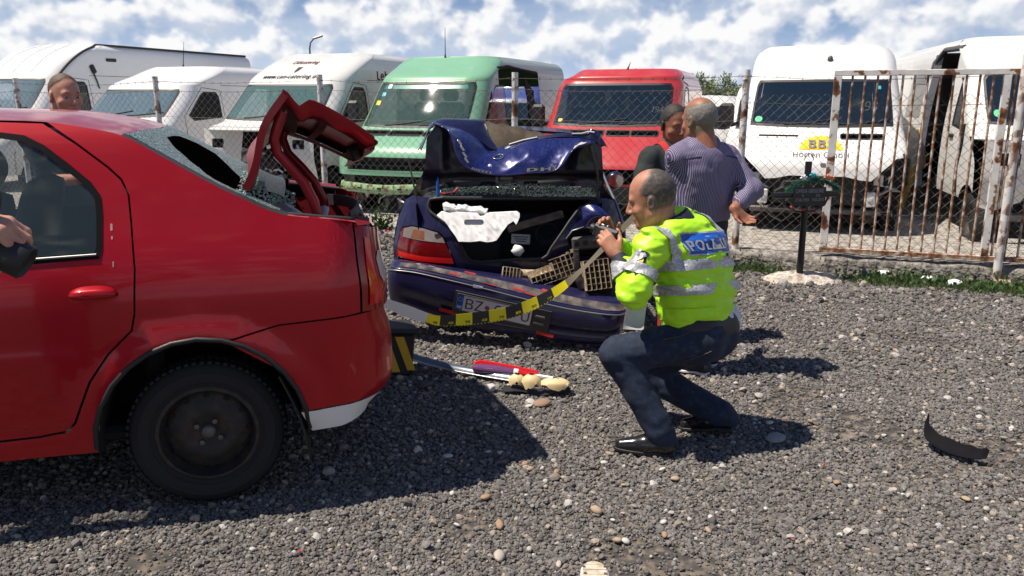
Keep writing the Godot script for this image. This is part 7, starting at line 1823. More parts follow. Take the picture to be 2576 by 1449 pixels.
	part("blue_panel", MB.new().grid(36, 12, func(a: float, b: float) -> Vector3: return back.call(lerpf(-0.142, 0.152, a), lerpf(-0.048, 0.048, b), 0.0135), bk), M.euroblue, pnl)
	part("panel_lettering", words("POLIȚIA", 0.064, Transform3D.IDENTITY, "Droid Sans", 700, 0.25, func(q: Vector3) -> Vector3: return back.call(q.x - 0.012, q.y, 0.0175), 0.0), M.foamflat, pnl)
	# sleeve badges
	var sl := func(x: float, y: float, lift: float) -> Vector3:
		var c := shL.lerp(elL, 0.33) + Vector3(0.0, y, 0) * 1.0 + Vector3(x, 0, 0)
		return ja.hit(c + Vector3(-0.12, 0.03, 0.2) * 1.2, Vector3(0.5, -0.12, -0.86).normalized(), lift)
	part("sleeve_arc", MB.new().grid(12, 3, func(a: float, b: float) -> Vector3:
		var g := lerpf(2.3, 0.85, a)
		return sl.call(cos(g) * lerpf(0.075, 0.055, b), sin(g) * lerpf(0.075, 0.055, b) - 0.025, 0.003), Vector3(-0.3, 0, 1)), M.navy, o)
	part("sleeve_shield", MB.new().panel(pv([-0.034, 0.028, 0.034, 0.028, 0.032, -0.03, 0.0, -0.062, -0.032, -0.03]), [], 0.012, 0.012, func(x: float, y: float) -> Vector3: return sl.call(x, y, 0.003), Vector3(-0.3, 0, 1)), M.navy, o)
	part("shield_crest", MB.new().panel(pv([-0.022, 0.018, 0.022, 0.018, 0.018, -0.024, 0.0, -0.044, -0.018, -0.024]), [], 0.012, 0.012, func(x: float, y: float) -> Vector3: return sl.call(x, y, 0.005), Vector3(-0.3, 0, 1)), M.yellow, o)
	# dark cuffs and collar
	for q in [[elL, wrL], [elR, wrR]]:
		var cd: Vector3 = (q[1] - q[0]).normalized()
		part("cuff", Field.new().cap(q[1] - cd * 0.035, q[1] + cd * 0.004, 0.043, 0.040, 0.01).mesh(MB.new(), 0.006), M.navy, o)
	var cdir := Vector3(-0.42, 0.88, 0.0).normalized()
	var cx := cdir.cross(Vector3(0, 0, 1)).normalized()
	part("collar", MB.new().lathe([Vector2(0.112, -0.02), Vector2(0.104, 0.02), Vector2(0.094, 0.062), Vector2(0.085, 0.072), Vector2(0.080, 0.066), Vector2(0.085, 0.02)], 32, Transform3D(Basis(cx, cdir, cx.cross(cdir)), nk + Vector3(0.0, 0.005, 0.0))), M.navy, o)
	part("neck_lining", MB.new().lathe([Vector2(0.088, 0.0), Vector2(0.0, 0.02)], 24, Transform3D(Basis(cx, cdir, cx.cross(cdir)), nk)), M.navy, o)
	var hx := facing(Vector3(0.648, 1.198, -3.735), Vector3(-0.93, -0.26, -0.25), Vector3(-0.2, 0.98, 0.05), 1.10)
	add_head(o, hx, M.skin1, M.hairgrey, func(p: Vector3) -> float:
		var front := p.z - 0.030 + 0.9 * maxf(0.0, p.y - 0.06)
		return maxf(maxf(front, -p.y - 0.035), p.z - 0.008 if p.y < 0.03 else -1.0), 1.0, 0.002, 0.0048, Color(0.26, 0.42, 0.55))
	shoe(o, Vector3(0.765, 0.0, -3.545), Vector3(0.492, 0.004, -3.60), M.leather, M.black, Vector3(0.715, 0.12, -3.56))
	shoe(o, Vector3(1.115, 0.030, -3.79), Vector3(0.855, 0.0, -3.85), M.leather, M.black, Vector3(1.06, 0.13, -3.81))
	# the camera he holds
	var cam := thing("video_camera", "small black video camera in the kneeling man's hands", "camera", Transform3D(Basis(Vector3(0.80, -0.22, 0.56).normalized(), Vector3(0.18, 0.975, 0.13).normalized(), Vector3(0.80, -0.22, 0.56).normalized().cross(Vector3(0.18, 0.975, 0.13).normalized())), Vector3(0.450, 1.036, -3.755)))
	part("case", MB.new().box(Vector3.ZERO, Vector3(0.135, 0.062, 0.052), Basis.IDENTITY, 0.008), M.black, cam)
	part("grip_plate", MB.new().box(Vector3(0.008, 0.0, 0.0275), Vector3(0.10, 0.046, 0.006), Basis.IDENTITY, 0.002), M.trim, cam)
	part("label", MB.new().box(Vector3(0.022, 0.008, 0.0312), Vector3(0.030, 0.026, 0.001)), M.greylining, cam)
	part("bright_line", MB.new().box(Vector3(0.0, -0.026, 0.0285), Vector3(0.08, 0.002, 0.003)), M.steel, cam)
	part("lens", MB.new().lathe([Vector2(0.022, 0), Vector2(0.022, 0.02), Vector2(0.017, 0.022), Vector2(0.015, 0.012), Vector2(0, 0.012)], 20, Transform3D(Basis(Vector3(0, 1, 0), Vector3(-1, 0, 0), Vector3(0, 0, 1)), Vector3(-0.066, 0.0, 0))), M.black, cam)
	part("top_buttons", MB.new().box(Vector3(-0.02, 0.033, 0.0), Vector3(0.04, 0.006, 0.02), Basis.IDENTITY, 0.002), M.steel, cam)
	solo("paper_sheet", MB.new().grid(8, 12, func(a: float, c: float) -> Vector3:
		return Vector3(0.585 + 0.10 * a - 0.03 * c, lerpf(0.78, 0.53, c), -3.86 + 0.012 * sin(c * 5.0 + a * 2.0)), Vector3(0, 0, 1), 0.001), M.foamflat, "white paper sheet hanging below the kneeling man's jacket sleeve", "paper")

func older_man() -> void:
	var o := thing("person", "grey-haired man in violet striped shirt seen from behind, hand on hip", "person", Transform3D.IDENTITY)
	var l := Vector3(-0.90, 0, 0.42).normalized()
	var bk := Vector3(0.42, 0, 0.90).normalized()
	var hem := Vector3(1.140, 0.94, -4.80); var mid := Vector3(1.13, 1.10, -4.80); var chest := Vector3(1.12, 1.24, -4.80); var nk := Vector3(1.105, 1.40, -4.81)
	var shL := chest + l * 0.165 + Vector3(0, 0.085, 0); var shR := chest - l * 0.175 + Vector3(0, 0.075, 0)
	var elL := shL + Vector3(0.02, -0.24, -0.12); var wrL := elL + Vector3(0.10, 0.0, -0.2)
	var elR := Vector3(1.425, 1.125, -4.78); var wrR := Vector3(1.285, 1.035, -4.635)
	var hip := Vector3(1.15, 0.86, -4.80)
	var legs := [[Vector3(1.08, 0.80, -4.76), Vector3(1.09, 0.45, -4.74), Vector3(1.12, 0.10, -4.73)], [Vector3(1.22, 0.80, -4.85), Vector3(1.23, 0.45, -4.86), Vector3(1.22, 0.10, -4.88)]]
	var b := Field.new()
	b.cap(hip, chest, 0.13, 0.13, 0.04, bk, 0.7).cap(shL, shR, 0.06, 0.06, 0.03).cap(nk - Vector3(0, 0.06, 0), nk + Vector3(0, 0.06, 0), 0.058, 0.055, 0.03)
	b.cap(shL, elL, 0.05, 0.04, 0.02).cap(elL, wrL, 0.04, 0.028, 0.02).cap(shR, elR, 0.05, 0.04, 0.02).cap(elR, wrR, 0.04, 0.028, 0.02)
	for q in legs: b.cap(q[0], q[1], 0.07, 0.05, 0.03).cap(q[1], q[2], 0.05, 0.035, 0.02)
	part("body", b.mesh(MB.new(), 0.02), M.skin2, o)
	var t := wrinkles(Field.new(), 35, 0.008, 6.0, Vector3(1, 1.6, 1))
	t.cap(hip, Vector3(1.15, 0.96, -4.80), 0.160, 0.160, 0.04, bk, 0.78)
	for q in legs: t.cap(q[0], q[1], 0.098, 0.080, 0.03).cap(q[1], q[2], 0.080, 0.075, 0.03)
	part("trousers", t.mesh(MB.new(), 0.014), M.trousers, o)
	var s := wrinkles(Field.new(), 37, 0.013, 4.5, Vector3(1.5, 0.8, 1.5))
	s.cap(hem, mid, 0.186, 0.196, 0.05, bk, 0.76).cap(mid, chest, 0.196, 0.208, 0.05, bk, 0.72).cap(chest, nk, 0.19, 0.085, 0.06, bk, 0.66)
	s.cap(shL, shR, 0.075, 0.075, 0.05)
	s.cap(shL, elL, 0.078, 0.066, 0.03).cap(elL, elL.lerp(wrL, 0.7), 0.064, 0.055, 0.03).cap(shR, elR, 0.080, 0.070, 0.03).cap(elR, elR.lerp(wrR, 0.66), 0.070, 0.056, 0.03)
	s.cuts = [Plane(Vector3(0.05, -1, 0).normalized(), -0.885)]
	var sm := s.mesh(MB.new(), 0.0105)
	for i in sm.v.size():
		var p := sm.v[i]
		sm.t[i] = Vector2((p - chest).dot(l) + 0.02 * sin(p.y * 17.0 + p.x * 5.0) * 0.3, p.y)
	part("striped_shirt", sm, M.stripes, o)
	var yoke := []
	for k in 17: yoke.append(s.hit(chest + Vector3(0, 0.095 - 0.02 * pow(k / 8.0 - 1.0, 2.0), 0) + l * lerpf(0.19, -0.19, k / 16.0) + bk * 0.5, -bk, 0.001))
	part("yoke_seam", MB.new().tube(yoke, 0.003, 4), M.navy, o)
	part("collar", MB.new().lathe([Vector2(0.092, -0.015), Vector2(0.084, 0.02), Vector2(0.078, 0.042), Vector2(0.070, 0.045), Vector2(0.070, 0.02)], 28, Transform3D(Basis.from_euler(Vector3(-0.22, 0.4, 0.05)), nk + Vector3(0, 0.0, 0.005))), M.stripesdark, o)
	var h := hand(Field.new(), wrR, Vector3(0.62, -0.55, 0.15), Vector3(0.3, 0.4, 0.85), false, [0.6, 0.55, 0.5, 0.45], 0.45, 0.86)
	h.cap(elR.lerp(wrR, 0.6), wrR, 0.034, 0.028, 0.01)
	part("right_hand", h.mesh(MB.new(), 0.007), M.skin2, o)
	var h2 := hand(Field.new(), wrL, Vector3(0.3, -0.2, -0.9), Vector3(0.9, 0, 0.3), true, [0.5, 0.5, 0.5, 0.5], 0.4, 1.0)
	part("left_hand", h2.mesh(MB.new(), 0.006), M.skin2, o)
	var hx := facing(Vector3(1.092, 1.528, -4.80), Vector3(-0.62, -0.10, -0.78), Vector3(0.0, 1, 0.06), 1.06)
	add_head(o, hx, M.skin2, M.hairsilver, func(p: Vector3) -> float:
		return maxf(maxf(p.y - 0.098 + 0.20 * (p.z + 0.08), p.z - 0.035), maxf(-p.y - 0.065, p.z - 0.005 if p.y < 0.01 else -1.0)), 1.0, 0.006, 0.005, Color(0.55, 1.0, 1.4))
	for q in [[Vector3(1.21, 0.0, -4.69), Vector3(0.97, 0.0, -4.82)], [Vector3(1.30, 0.0, -4.86), Vector3(1.06, 0.0, -5.0)]]:
		shoe(o, q[0], q[1], M.navy, M.whiteplastic, q[0] + Vector3(-0.05, 0.11, -0.02))

func mechanic() -> void:
	var o := thing("person", "dark-haired man in black T-shirt and red dungarees facing the older man", "person", Transform3D.IDENTITY)
	var f := Vector3(0.45, 0, 0.89)
	var l := Vector3(0.89, 0, -0.45)
	var chest := Vector3(1.075, 1.19, -5.50); var hip := Vector3(1.19, 0.86, -5.50); var nk := Vector3(1.075, 1.335, -5.50)
	var shL := chest + l * 0.17 + Vector3(0, 0.08, 0); var shR := chest - l * 0.17 + Vector3(0, 0.075, 0)
	var elR := Vector3(0.868, 1.12, -5.36); var wrR := Vector3(1.02, 1.09, -5.30)
	var elL := chest + l * 0.22 + Vector3(0, -0.12, 0.10); var wrL := chest + f * 0.2 + Vector3(0.0, -0.11, 0)
	var b := Field.new()
	b.cap(hip, chest, 0.13, 0.14, 0.04, f, 0.7).cap(shL, shR, 0.06, 0.06, 0.03).cap(nk - Vector3(0, 0.05, 0), nk + Vector3(0, 0.06, 0), 0.06, 0.056, 0.03)
	b.cap(shR, elR, 0.05, 0.042, 0.02).cap(elR, wrR, 0.042, 0.030, 0.02).cap(shL, elL, 0.05, 0.042, 0.02).cap(elL, wrL, 0.042, 0.03, 0.02)
	for s in [-1.0, 1.0]: b.cap(hip + l * s * 0.09, hip + l * s * 0.10 - Vector3(0, 0.40, 0), 0.08, 0.055, 0.03).cap(hip + l * s * 0.10 - Vector3(0, 0.40, 0), hip + l * s * 0.10 - Vector3(0, 0.78, 0), 0.055, 0.04, 0.02)
	part("body", b.mesh(MB.new(), 0.016), M.skin2, o)
	for q in [[wrR, Vector3(0.9, 0.0, 0.1), Vector3(0, 0, -1), false], [wrL, Vector3(-0.9, 0.1, 0.2), Vector3(0, 0, -1), true]]:
		part("hand", hand(Field.new(), q[0], q[1], q[2], q[3], [0.4, 0.4, 0.45, 0.5], 0.3).mesh(MB.new(), 0.007), M.skin2, o)
	var t := wrinkles(Field.new(), 45, 0.008, 6.0)
	t.cap(hip, chest, 0.172, 0.185, 0.05, f, 0.74).cap(chest, nk, 0.165, 0.07, 0.06, f, 0.66).cap(shL, shR, 0.076, 0.076, 0.05)
	t.cap(shR, shR.lerp(elR, 0.92), 0.080, 0.074, 0.03).cap(shL, shL.lerp(elL, 0.9), 0.080, 0.072, 0.03)
	part("t_shirt", t.mesh(MB.new(), 0.010), M.tshirt, o)
	var d := wrinkles(Field.new(), 47, 0.008, 6.0)
	d.cap(hip, hip + Vector3(0, 0.16, 0), 0.182, 0.182, 0.04, f, 0.78)
	for s in [-1.0, 1.0]: d.cap(hip + l * s * 0.08, hip + l * s * 0.10 - Vector3(0, 0.40, 0), 0.10, 0.085, 0.03).cap(hip + l * s * 0.10 - Vector3(0, 0.40, 0), hip + l * s * 0.10 - Vector3(0, 0.76, 0), 0.085, 0.08, 0.03)
	part("dungarees", d.mesh(MB.new(), 0.02), M.redcloth, o)
	for s in [-1.0, 1.0]:
		part("strap", MB.new().grid(3, 20, func(a: float, c: float) -> Vector3:
			var g := lerpf(-0.3, 1.9, c)
			var dd := f * cos(g) + Vector3.UP * sin(g)
			return t.hit(chest - Vector3(0, 0.10, 0) + l * (s * 0.095 + (a - 0.5) * 0.042) + dd * 0.6, -dd, 0.005), Vector3.ZERO), M.redcloth, o)
	for s in [-1.0, 1.0]: shoe(o, hip + l * s * 0.10 + Vector3(0, -0.86, -0.02), hip + l * s * 0.10 + Vector3(0.08, -0.86, 0.22), M.black, M.black, hip + l * s * 0.10 - Vector3(0, 0.74, 0))
	var hx := facing(Vector3(1.088, 1.487, -5.48), Vector3(0.30, -0.24, 0.93), Vector3(-0.08, 1, 0.0), 1.06)
	add_head(o, hx, M.skin2, M.hairblack, func(p: Vector3) -> float: return maxf(maxf(p.z - 0.062 + 0.5 * maxf(0.0, 0.085 - p.y), -p.y - 0.03), p.z - 0.02 if p.y < 0.035 else -1.0), 1.05, 0.004, 0.005, Color(0.07, 0.12, 0.16))

func young_man() -> void:
	var o := thing("person", "young man with cropped brown hair standing behind the red car's roof", "person", Transform3D.IDENTITY)
	var f := Vector3(0.80, 0, 0.60)
	var l := Vector3(0.60, 0, -0.80)
	var hip := Vector3(-2.80, 0.98, -5.05); var chest := Vector3(-2.79, 1.36, -5.05); var nk := Vector3(-2.775, 1.52, -5.04)
	var shL := chest + l * 0.18 + Vector3(0, 0.08, 0); var shR := chest - l * 0.18 + Vector3(0, 0.08, 0)
	var elR := shR + Vector3(0.12, -0.27, 0.03); var wrR := elR + Vector3(0.24, 0.02, 0.05)
	var elL := shL + Vector3(0.02, -0.29, 0); var wrL := elL + Vector3(0.10, -0.22, 0.06)
	var b := Field.new()
	b.cap(hip, chest, 0.12, 0.14, 0.04, f, 0.7).cap(shL, shR, 0.06, 0.06, 0.03).cap(nk - Vector3(0, 0.05, 0), nk + Vector3(0.02, 0.07, 0.01), 0.062, 0.058, 0.03)
	b.cap(shR, elR, 0.05, 0.042, 0.02).cap(elR, wrR, 0.042, 0.030, 0.02).cap(shL, elL, 0.05, 0.042, 0.02).cap(elL, wrL, 0.042, 0.03, 0.02)
	for s in [-1.0, 1.0]: b.cap(hip + l * s * 0.09, hip + l * s * 0.10 - Vector3(0, 0.45, 0), 0.08, 0.055, 0.03).cap(hip + l * s * 0.10 - Vector3(0, 0.45, 0), hip + l * s * 0.10 - Vector3(0, 0.89, 0), 0.055, 0.04, 0.02)
	part("body", b.mesh(MB.new(), 0.016), M.skin1, o)
	for q in [[wrR, Vector3(0.95, 0.0, 0.1), Vector3(0, -0.3, -1), false], [wrL, Vector3(0.4, -0.9, 0.2), Vector3(0.3, 0, 1), true]]:
		part("hand", hand(Field.new(), q[0], q[1], q[2], q[3], [0.3, 0.35, 0.4, 0.45], 0.2).mesh(MB.new(), 0.007), M.skin1, o)
	var t := wrinkles(Field.new(), 55, 0.008, 6.0)
	t.cap(hip - Vector3(0, 0.05, 0), chest, 0.165, 0.18, 0.05, f, 0.74).cap(chest, nk, 0.16, 0.068, 0.06, f, 0.66).cap(shL, shR, 0.072, 0.072, 0.05).cap(shR, shR.lerp(elR, 0.7), 0.074, 0.068, 0.03).cap(shL, shL.lerp(elL, 0.7), 0.074, 0.068, 0.03)
	part("t_shirt", t.mesh(MB.new(), 0.016), M.navy, o)
	var d := wrinkles(Field.new(), 57, 0.008, 6.0)
	d.cap(hip - Vector3(0, 0.02, 0), hip + Vector3(0, 0.04, 0), 0.155, 0.15, 0.04, f, 0.8)
	for s in [-1.0, 1.0]: d.cap(hip + l * s * 0.08, hip + l * s * 0.10 - Vector3(0, 0.45, 0), 0.095, 0.08, 0.03).cap(hip + l * s * 0.10 - Vector3(0, 0.45, 0), hip + l * s * 0.10 - Vector3(0, 0.88, 0), 0.08, 0.07, 0.03)
	part("jeans", d.mesh(MB.new(), 0.022), M.denim, o)
	for s in [-1.0, 1.0]: shoe(o, hip + l * s * 0.10 + Vector3(-0.02, -0.98, -0.02), hip + l * s * 0.10 + Vector3(0.20, -0.98, 0.14), M.black, M.black, hip + l * s * 0.10 - Vector3(0, 0.86, 0))
	var hx := facing(Vector3(-2.702, 1.668, -5.0), Vector3(0.80, -0.08, 0.60), Vector3.UP, 1.06)
	add_head(o, hx, M.skin3, M.hairbrown, func(p: Vector3) -> float: return maxf(maxf(p.z - 0.055 + 1.3 * maxf(0.0, 0.090 - p.y), -p.y - 0.02), p.z - 0.025 if p.y < 0.045 else -1.0), 0.98, 0.005, 0.005, Color(0.22, 0.24, 0.24))

func photographer() -> void:
	var o := thing("person", "person at the left edge of whom only a hand holding a camera shows", "person", Transform3D.IDENTITY)
	var f := Vector3(0.95, 0, -0.3)
	var l := Vector3(-0.3, 0, -0.95)
	var hip := Vector3(-1.66, 0.92, -1.62); var chest := Vector3(-1.65, 1.28, -1.62); var nk := Vector3(-1.64, 1.45, -1.62)
	var shL := chest + l * 0.18 + Vector3(0, 0.08, 0); var shR := chest - l * 0.18 + Vector3(0, 0.08, 0)
	var elR := Vector3(-1.44, 1.14, -1.42); var wrR := Vector3(-1.185, 1.395, -1.70)
	var elL := Vector3(-1.50, 1.10, -1.88); var wrL := Vector3(-1.25, 1.26, -1.82)
	var b := Field.new()
	b.cap(hip, chest, 0.13, 0.14, 0.04, f, 0.7).cap(shL, shR, 0.06, 0.06, 0.03).cap(nk - Vector3(0, 0.05, 0), nk + Vector3(0.02, 0.07, 0), 0.062, 0.058, 0.03)
	b.cap(shR, elR, 0.052, 0.045, 0.02).cap(elR, wrR, 0.045, 0.032, 0.02).cap(shL, elL, 0.052, 0.045, 0.02).cap(elL, wrL, 0.045, 0.03, 0.02)
	for s in [-1.0, 1.0]: b.cap(hip + l * s * 0.09, hip + l * s * 0.10 - Vector3(0, 0.42, 0), 0.08, 0.055, 0.03).cap(hip + l * s * 0.10 - Vector3(0, 0.42, 0), hip + l * s * 0.10 - Vector3(0, 0.84, 0), 0.055, 0.04, 0.02)
	part("body", b.mesh(MB.new(), 0.02), M.skin3, o)
	var h := hand(Field.new(), wrR, Vector3(0.93, -0.15, -0.22), Vector3(-0.1, -0.9, -0.35), false, [0.85, 0.9, 0.95, 1.0], 0.55, 1.0)
	part("right_hand", h.mesh(MB.new(), 0.0036), M.skin3, o)
	part("left_hand", hand(Field.new(), wrL, Vector3(0.9, 0.2, 0.3), Vector3(0, 0.9, 0.2), true, [0.5, 0.5, 0.5, 0.5], 0.3).mesh(MB.new(), 0.007), M.skin3, o)
	var t := wrinkles(Field.new(), 65, 0.008, 6.0)
	t.cap(hip - Vector3(0, 0.04, 0), chest, 0.17, 0.185, 0.05, f, 0.74).cap(chest, nk, 0.165, 0.07, 0.06, f, 0.66).cap(shL, shR, 0.074, 0.074, 0.05).cap(shR, shR.lerp(elR, 0.6), 0.076, 0.07, 0.03).cap(shL, shL.lerp(elL, 0.6), 0.076, 0.07, 0.03)
	part("t_shirt", t.mesh(MB.new(), 0.022), M.tshirt, o)
	var d := Field.new()
	d.cap(hip - Vector3(0, 0.02, 0), hip + Vector3(0, 0.04, 0), 0.155, 0.15, 0.04, f, 0.8)
	for s in [-1.0, 1.0]: d.cap(hip + l * s * 0.08, hip + l * s * 0.10 - Vector3(0, 0.42, 0), 0.095, 0.08, 0.03).cap(hip + l * s * 0.10 - Vector3(0, 0.42, 0), hip + l * s * 0.10 - Vector3(0, 0.84, 0), 0.08, 0.07, 0.03)
	part("trousers", d.mesh(MB.new(), 0.025), M.trousers, o)
	for s in [-1.0, 1.0]: shoe(o, hip + l * s * 0.10 + Vector3(-0.04, -0.92, 0.0), hip + l * s * 0.10 + Vector3(0.21, -0.92, -0.07), M.black, M.black, hip + l * s * 0.10 - Vector3(0, 0.80, 0))
	add_head(o, facing(Vector3(-1.57, 1.60, -1.64), f + Vector3(0, -0.2, 0), Vector3.UP, 1.05), M.skin3, M.hairblack, func(p: Vector3) -> float: return maxf(p.z - 0.06 + 0.5 * maxf(0.0, 0.085 - p.y), -p.y - 0.03), 1.0, 0.005, 0.009)
	var cam := thing("stills_camera", "black stills camera with a fat lens and neck strap at the left edge", "camera", Transform3D.IDENTITY)
	var ld := Vector3(0.84, -0.50, -0.12).normalized()
	var lx := ld.cross(Vector3(0, 0, 1)).normalized()
	part("case", MB.new().box(Vector3(-1.165, 1.345, -1.745), Vector3(0.075, 0.10, 0.13), Basis.from_euler(Vector3(0, 0.2, -0.5)), 0.012), M.black, cam)
	part("lens", MB.new().lathe([Vector2(0.034, 0), Vector2(0.036, 0.02), Vector2(0.034, 0.024), Vector2(0.034, 0.03), Vector2(0.039, 0.034), Vector2(0.040, 0.085), Vector2(0.036, 0.09), Vector2(0.030, 0.08), Vector2(0, 0.078)], 32, Transform3D(Basis(lx, ld, lx.cross(ld)), Vector3(-1.140, 1.345, -1.72))), M.black, cam)
	part("strap", MB.new().grid(3, 16, func(a: float, c: float) -> Vector3:
		var p := along([Vector3(-1.135, 1.40, -1.71), Vector3(-1.10, 1.425, -1.72), Vector3(-1.125, 1.47, -1.72), Vector3(-1.30, 1.56, -1.70), Vector3(-1.52, 1.48, -1.62)], c)
		return p + Vector3(0.012, 0.02, 0.012) * (a - 0.5) * 1.3, Vector3(0, 0, 1), 0.002), M.black, cam)

# ------------------------------------------------------------------ helpers
class MB:
	var v := PackedVector3Array()
	var n := PackedVector3Array()
	var t := PackedVector2Array()
	var c := PackedColorArray()
	var col := Color(1, 1, 1)
	var usec := false
	func put(p: Vector3, nn: Vector3, uv := Vector2.ZERO) -> void:
		v.append(p); n.append(nn); t.append(uv)
		if usec: c.append(col)
	func tri3(a: Vector3, b: Vector3, d: Vector3, na: Vector3, nb: Vector3, nd: Vector3, ua := Vector2.ZERO, ub := Vector2.ZERO, ud := Vector2.ZERO) -> void:
		if (b - a).cross(d - a).dot(na + nb + nd) > 0.0:
			put(a, na, ua); put(d, nd, ud); put(b, nb, ub)
		else:
			put(a, na, ua); put(b, nb, ub); put(d, nd, ud)
	func tri(a: Vector3, b: Vector3, d: Vector3, out: Vector3) -> void:
		var nn := (b - a).cross(d - a).normalized()
		if nn.dot(out) < 0.0: nn = -nn
		tri3(a, b, d, nn, nn, nn)
	func quad(a: Vector3, b: Vector3, d: Vector3, e: Vector3, out: Vector3) -> void:
		var nn := (b - a).cross(d - a)
		if nn.length_squared() < 1e-14: nn = (d - a).cross(e - a)
		nn = nn.normalized()
		if nn.dot(out) < 0.0: nn = -nn
		tri3(a, b, d, nn, nn, nn, Vector2(0, 0), Vector2(1, 0), Vector2(1, 1))
		tri3(a, d, e, nn, nn, nn, Vector2(0, 0), Vector2(1, 1), Vector2(0, 1))
	func box(ce: Vector3, size: Vector3, bs := Basis.IDENTITY, bev := 0.0) -> MB:
		var h := size * 0.5
		bev = minf(bev, minf(h.x, minf(h.y, h.z)) * 0.9)
		for ax in 3:
			var a1 := (ax + 1) % 3
			var a2 := (ax + 2) % 3
			for s in [-1.0, 1.0]:
				var q := []
				for k in [[-1, -1], [1, -1], [1, 1], [-1, 1]]:
					var p := Vector3()
					p[ax] = h[ax] * s
					p[a1] = (h[a1] - bev) * k[0]
					p[a2] = (h[a2] - bev) * k[1]
					q.append(ce + bs * p)
				var o := Vector3(); o[ax] = s
				quad(q[0], q[1], q[2], q[3], bs * o)
		if bev > 0.0:
			for ax in 3:
				var a1 := (ax + 1) % 3
				var a2 := (ax + 2) % 3
				for s1 in [-1.0, 1.0]:
					for s2 in [-1.0, 1.0]:
						var q := []
						for k in [[-1, 0], [1, 0], [1, 1], [-1, 1]]:
							var p := Vector3()
							p[ax] = (h[ax] - bev) * k[0]
							p[a1] = (h[a1] - (bev if k[1] else 0.0)) * s1
							p[a2] = (h[a2] - (0.0 if k[1] else bev)) * s2
							q.append(ce + bs * p)
						var o := Vector3(); o[a1] = s1; o[a2] = s2
						quad(q[0], q[1], q[2], q[3], bs * o)
			for sx in [-1.0, 1.0]:
				for sy in [-1.0, 1.0]:
					for sz in [-1.0, 1.0]:
						var sg := Vector3(sx, sy, sz)
						var i := (h - Vector3.ONE * bev) * sg
						tri(ce + bs * (i + Vector3(bev * sx, 0, 0)), ce + bs * (i + Vector3(0, bev * sy, 0)), ce + bs * (i + Vector3(0, 0, bev * sz)), bs * sg)
		return self
	func tube(path: Array, rad, sides := 8, caps := true, sq := 1.0) -> MB:
		var m := path.size()
		var up := Vector3.UP
		var rings := []
		var dirs := []
		for i in m:
			var d: Vector3 = (path[mini(i + 1, m - 1)] - path[maxi(i - 1, 0)]).normalized()
			if i == 0 and absf(d.dot(up)) > 0.95: up = Vector3.RIGHT
			var x := up.cross(d).normalized()
			up = d.cross(x).normalized()
			var r: float = rad[i] if rad is Array else rad
			var ring := []
			for k in sides:
				var a := TAU * k / sides
				var o := x * cos(a) * r + up * sin(a) * r * sq
				ring.append([path[i] + o, (x * cos(a) * sq + up * sin(a)).normalized()])
			rings.append(ring); dirs.append(d)
		for i in m - 1:
			for k in sides:
				var k2 := (k + 1) % sides
				var A = rings[i][k]; var B = rings[i][k2]; var C = rings[i + 1][k2]; var D = rings[i + 1][k]
				var u0 := float(k) / sides
				var u1 := float(k + 1) / sides
				tri3(A[0], B[0], C[0], A[1], B[1], C[1], Vector2(u0, i), Vector2(u1, i), Vector2(u1, i + 1))
				tri3(A[0], C[0], D[0], A[1], C[1], D[1], Vector2(u0, i), Vector2(u1, i + 1), Vector2(u0, i + 1))
		if caps:
			for e in [0, m - 1]:
				for k in sides:
					tri(path[e], rings[e][k][0], rings[e][(k + 1) % sides][0], -dirs[0] if e == 0 else dirs[m - 1])
		return self
	func lathe(prof: Array, segs: int, xf: Transform3D, a0 := 0.0, a1 := TAU) -> MB:
		# prof: Vector2(radius, height along local y)
		for i in prof.size() - 1:
			var p: Vector2 = prof[i]
			var q: Vector2 = prof[i + 1]
			if p.is_equal_approx(q): continue
			var sn := Vector2((q - p).y, -(q - p).x).normalized()
			var np := sn
			var nq := sn
			if i > 0 and not prof[i - 1].is_equal_approx(p):
				var w: Vector2 = p - prof[i - 1]
				var wn := Vector2(w.y, -w.x).normalized()
				if wn.dot(sn) > 0.6: np = (wn + sn).normalized()
			if i + 2 < prof.size() and not prof[i + 2].is_equal_approx(q):
				var w2: Vector2 = prof[i + 2] - q
				var wn2 := Vector2(w2.y, -w2.x).normalized()
				if wn2.dot(sn) > 0.6: nq = (wn2 + sn).normalized()
			for k in segs:
				var b0 := lerpf(a0, a1, float(k) / segs)
				var b1 := lerpf(a0, a1, float(k + 1) / segs)
				var e0 := Vector3(cos(b0), 0, sin(b0))
				var e1 := Vector3(cos(b1), 0, sin(b1))
				var A := xf * (e0 * p.x + Vector3.UP * p.y)
				var B := xf * (e1 * p.x + Vector3.UP * p.y)
				var C := xf * (e1 * q.x + Vector3.UP * q.y)
				var D := xf * (e0 * q.x + Vector3.UP * q.y)
				var nA := xf.basis * (e0 * np.x + Vector3.UP * np.y)
				var nB := xf.basis * (e1 * np.x + Vector3.UP * np.y)
				var nC := xf.basis * (e1 * nq.x + Vector3.UP * nq.y)
				var nD := xf.basis * (e0 * nq.x + Vector3.UP * nq.y)
				if p.x > 1e-6: tri3(A, B, C, nA, nB, nC, Vector2(b0 / TAU, p.y), Vector2(b1 / TAU, p.y), Vector2(b1 / TAU, q.y))
				if q.x > 1e-6: tri3(A, C, D, nA, nC, nD, Vector2(b0 / TAU, p.y), Vector2(b1 / TAU, q.y), Vector2(b0 / TAU, q.y))
		return self
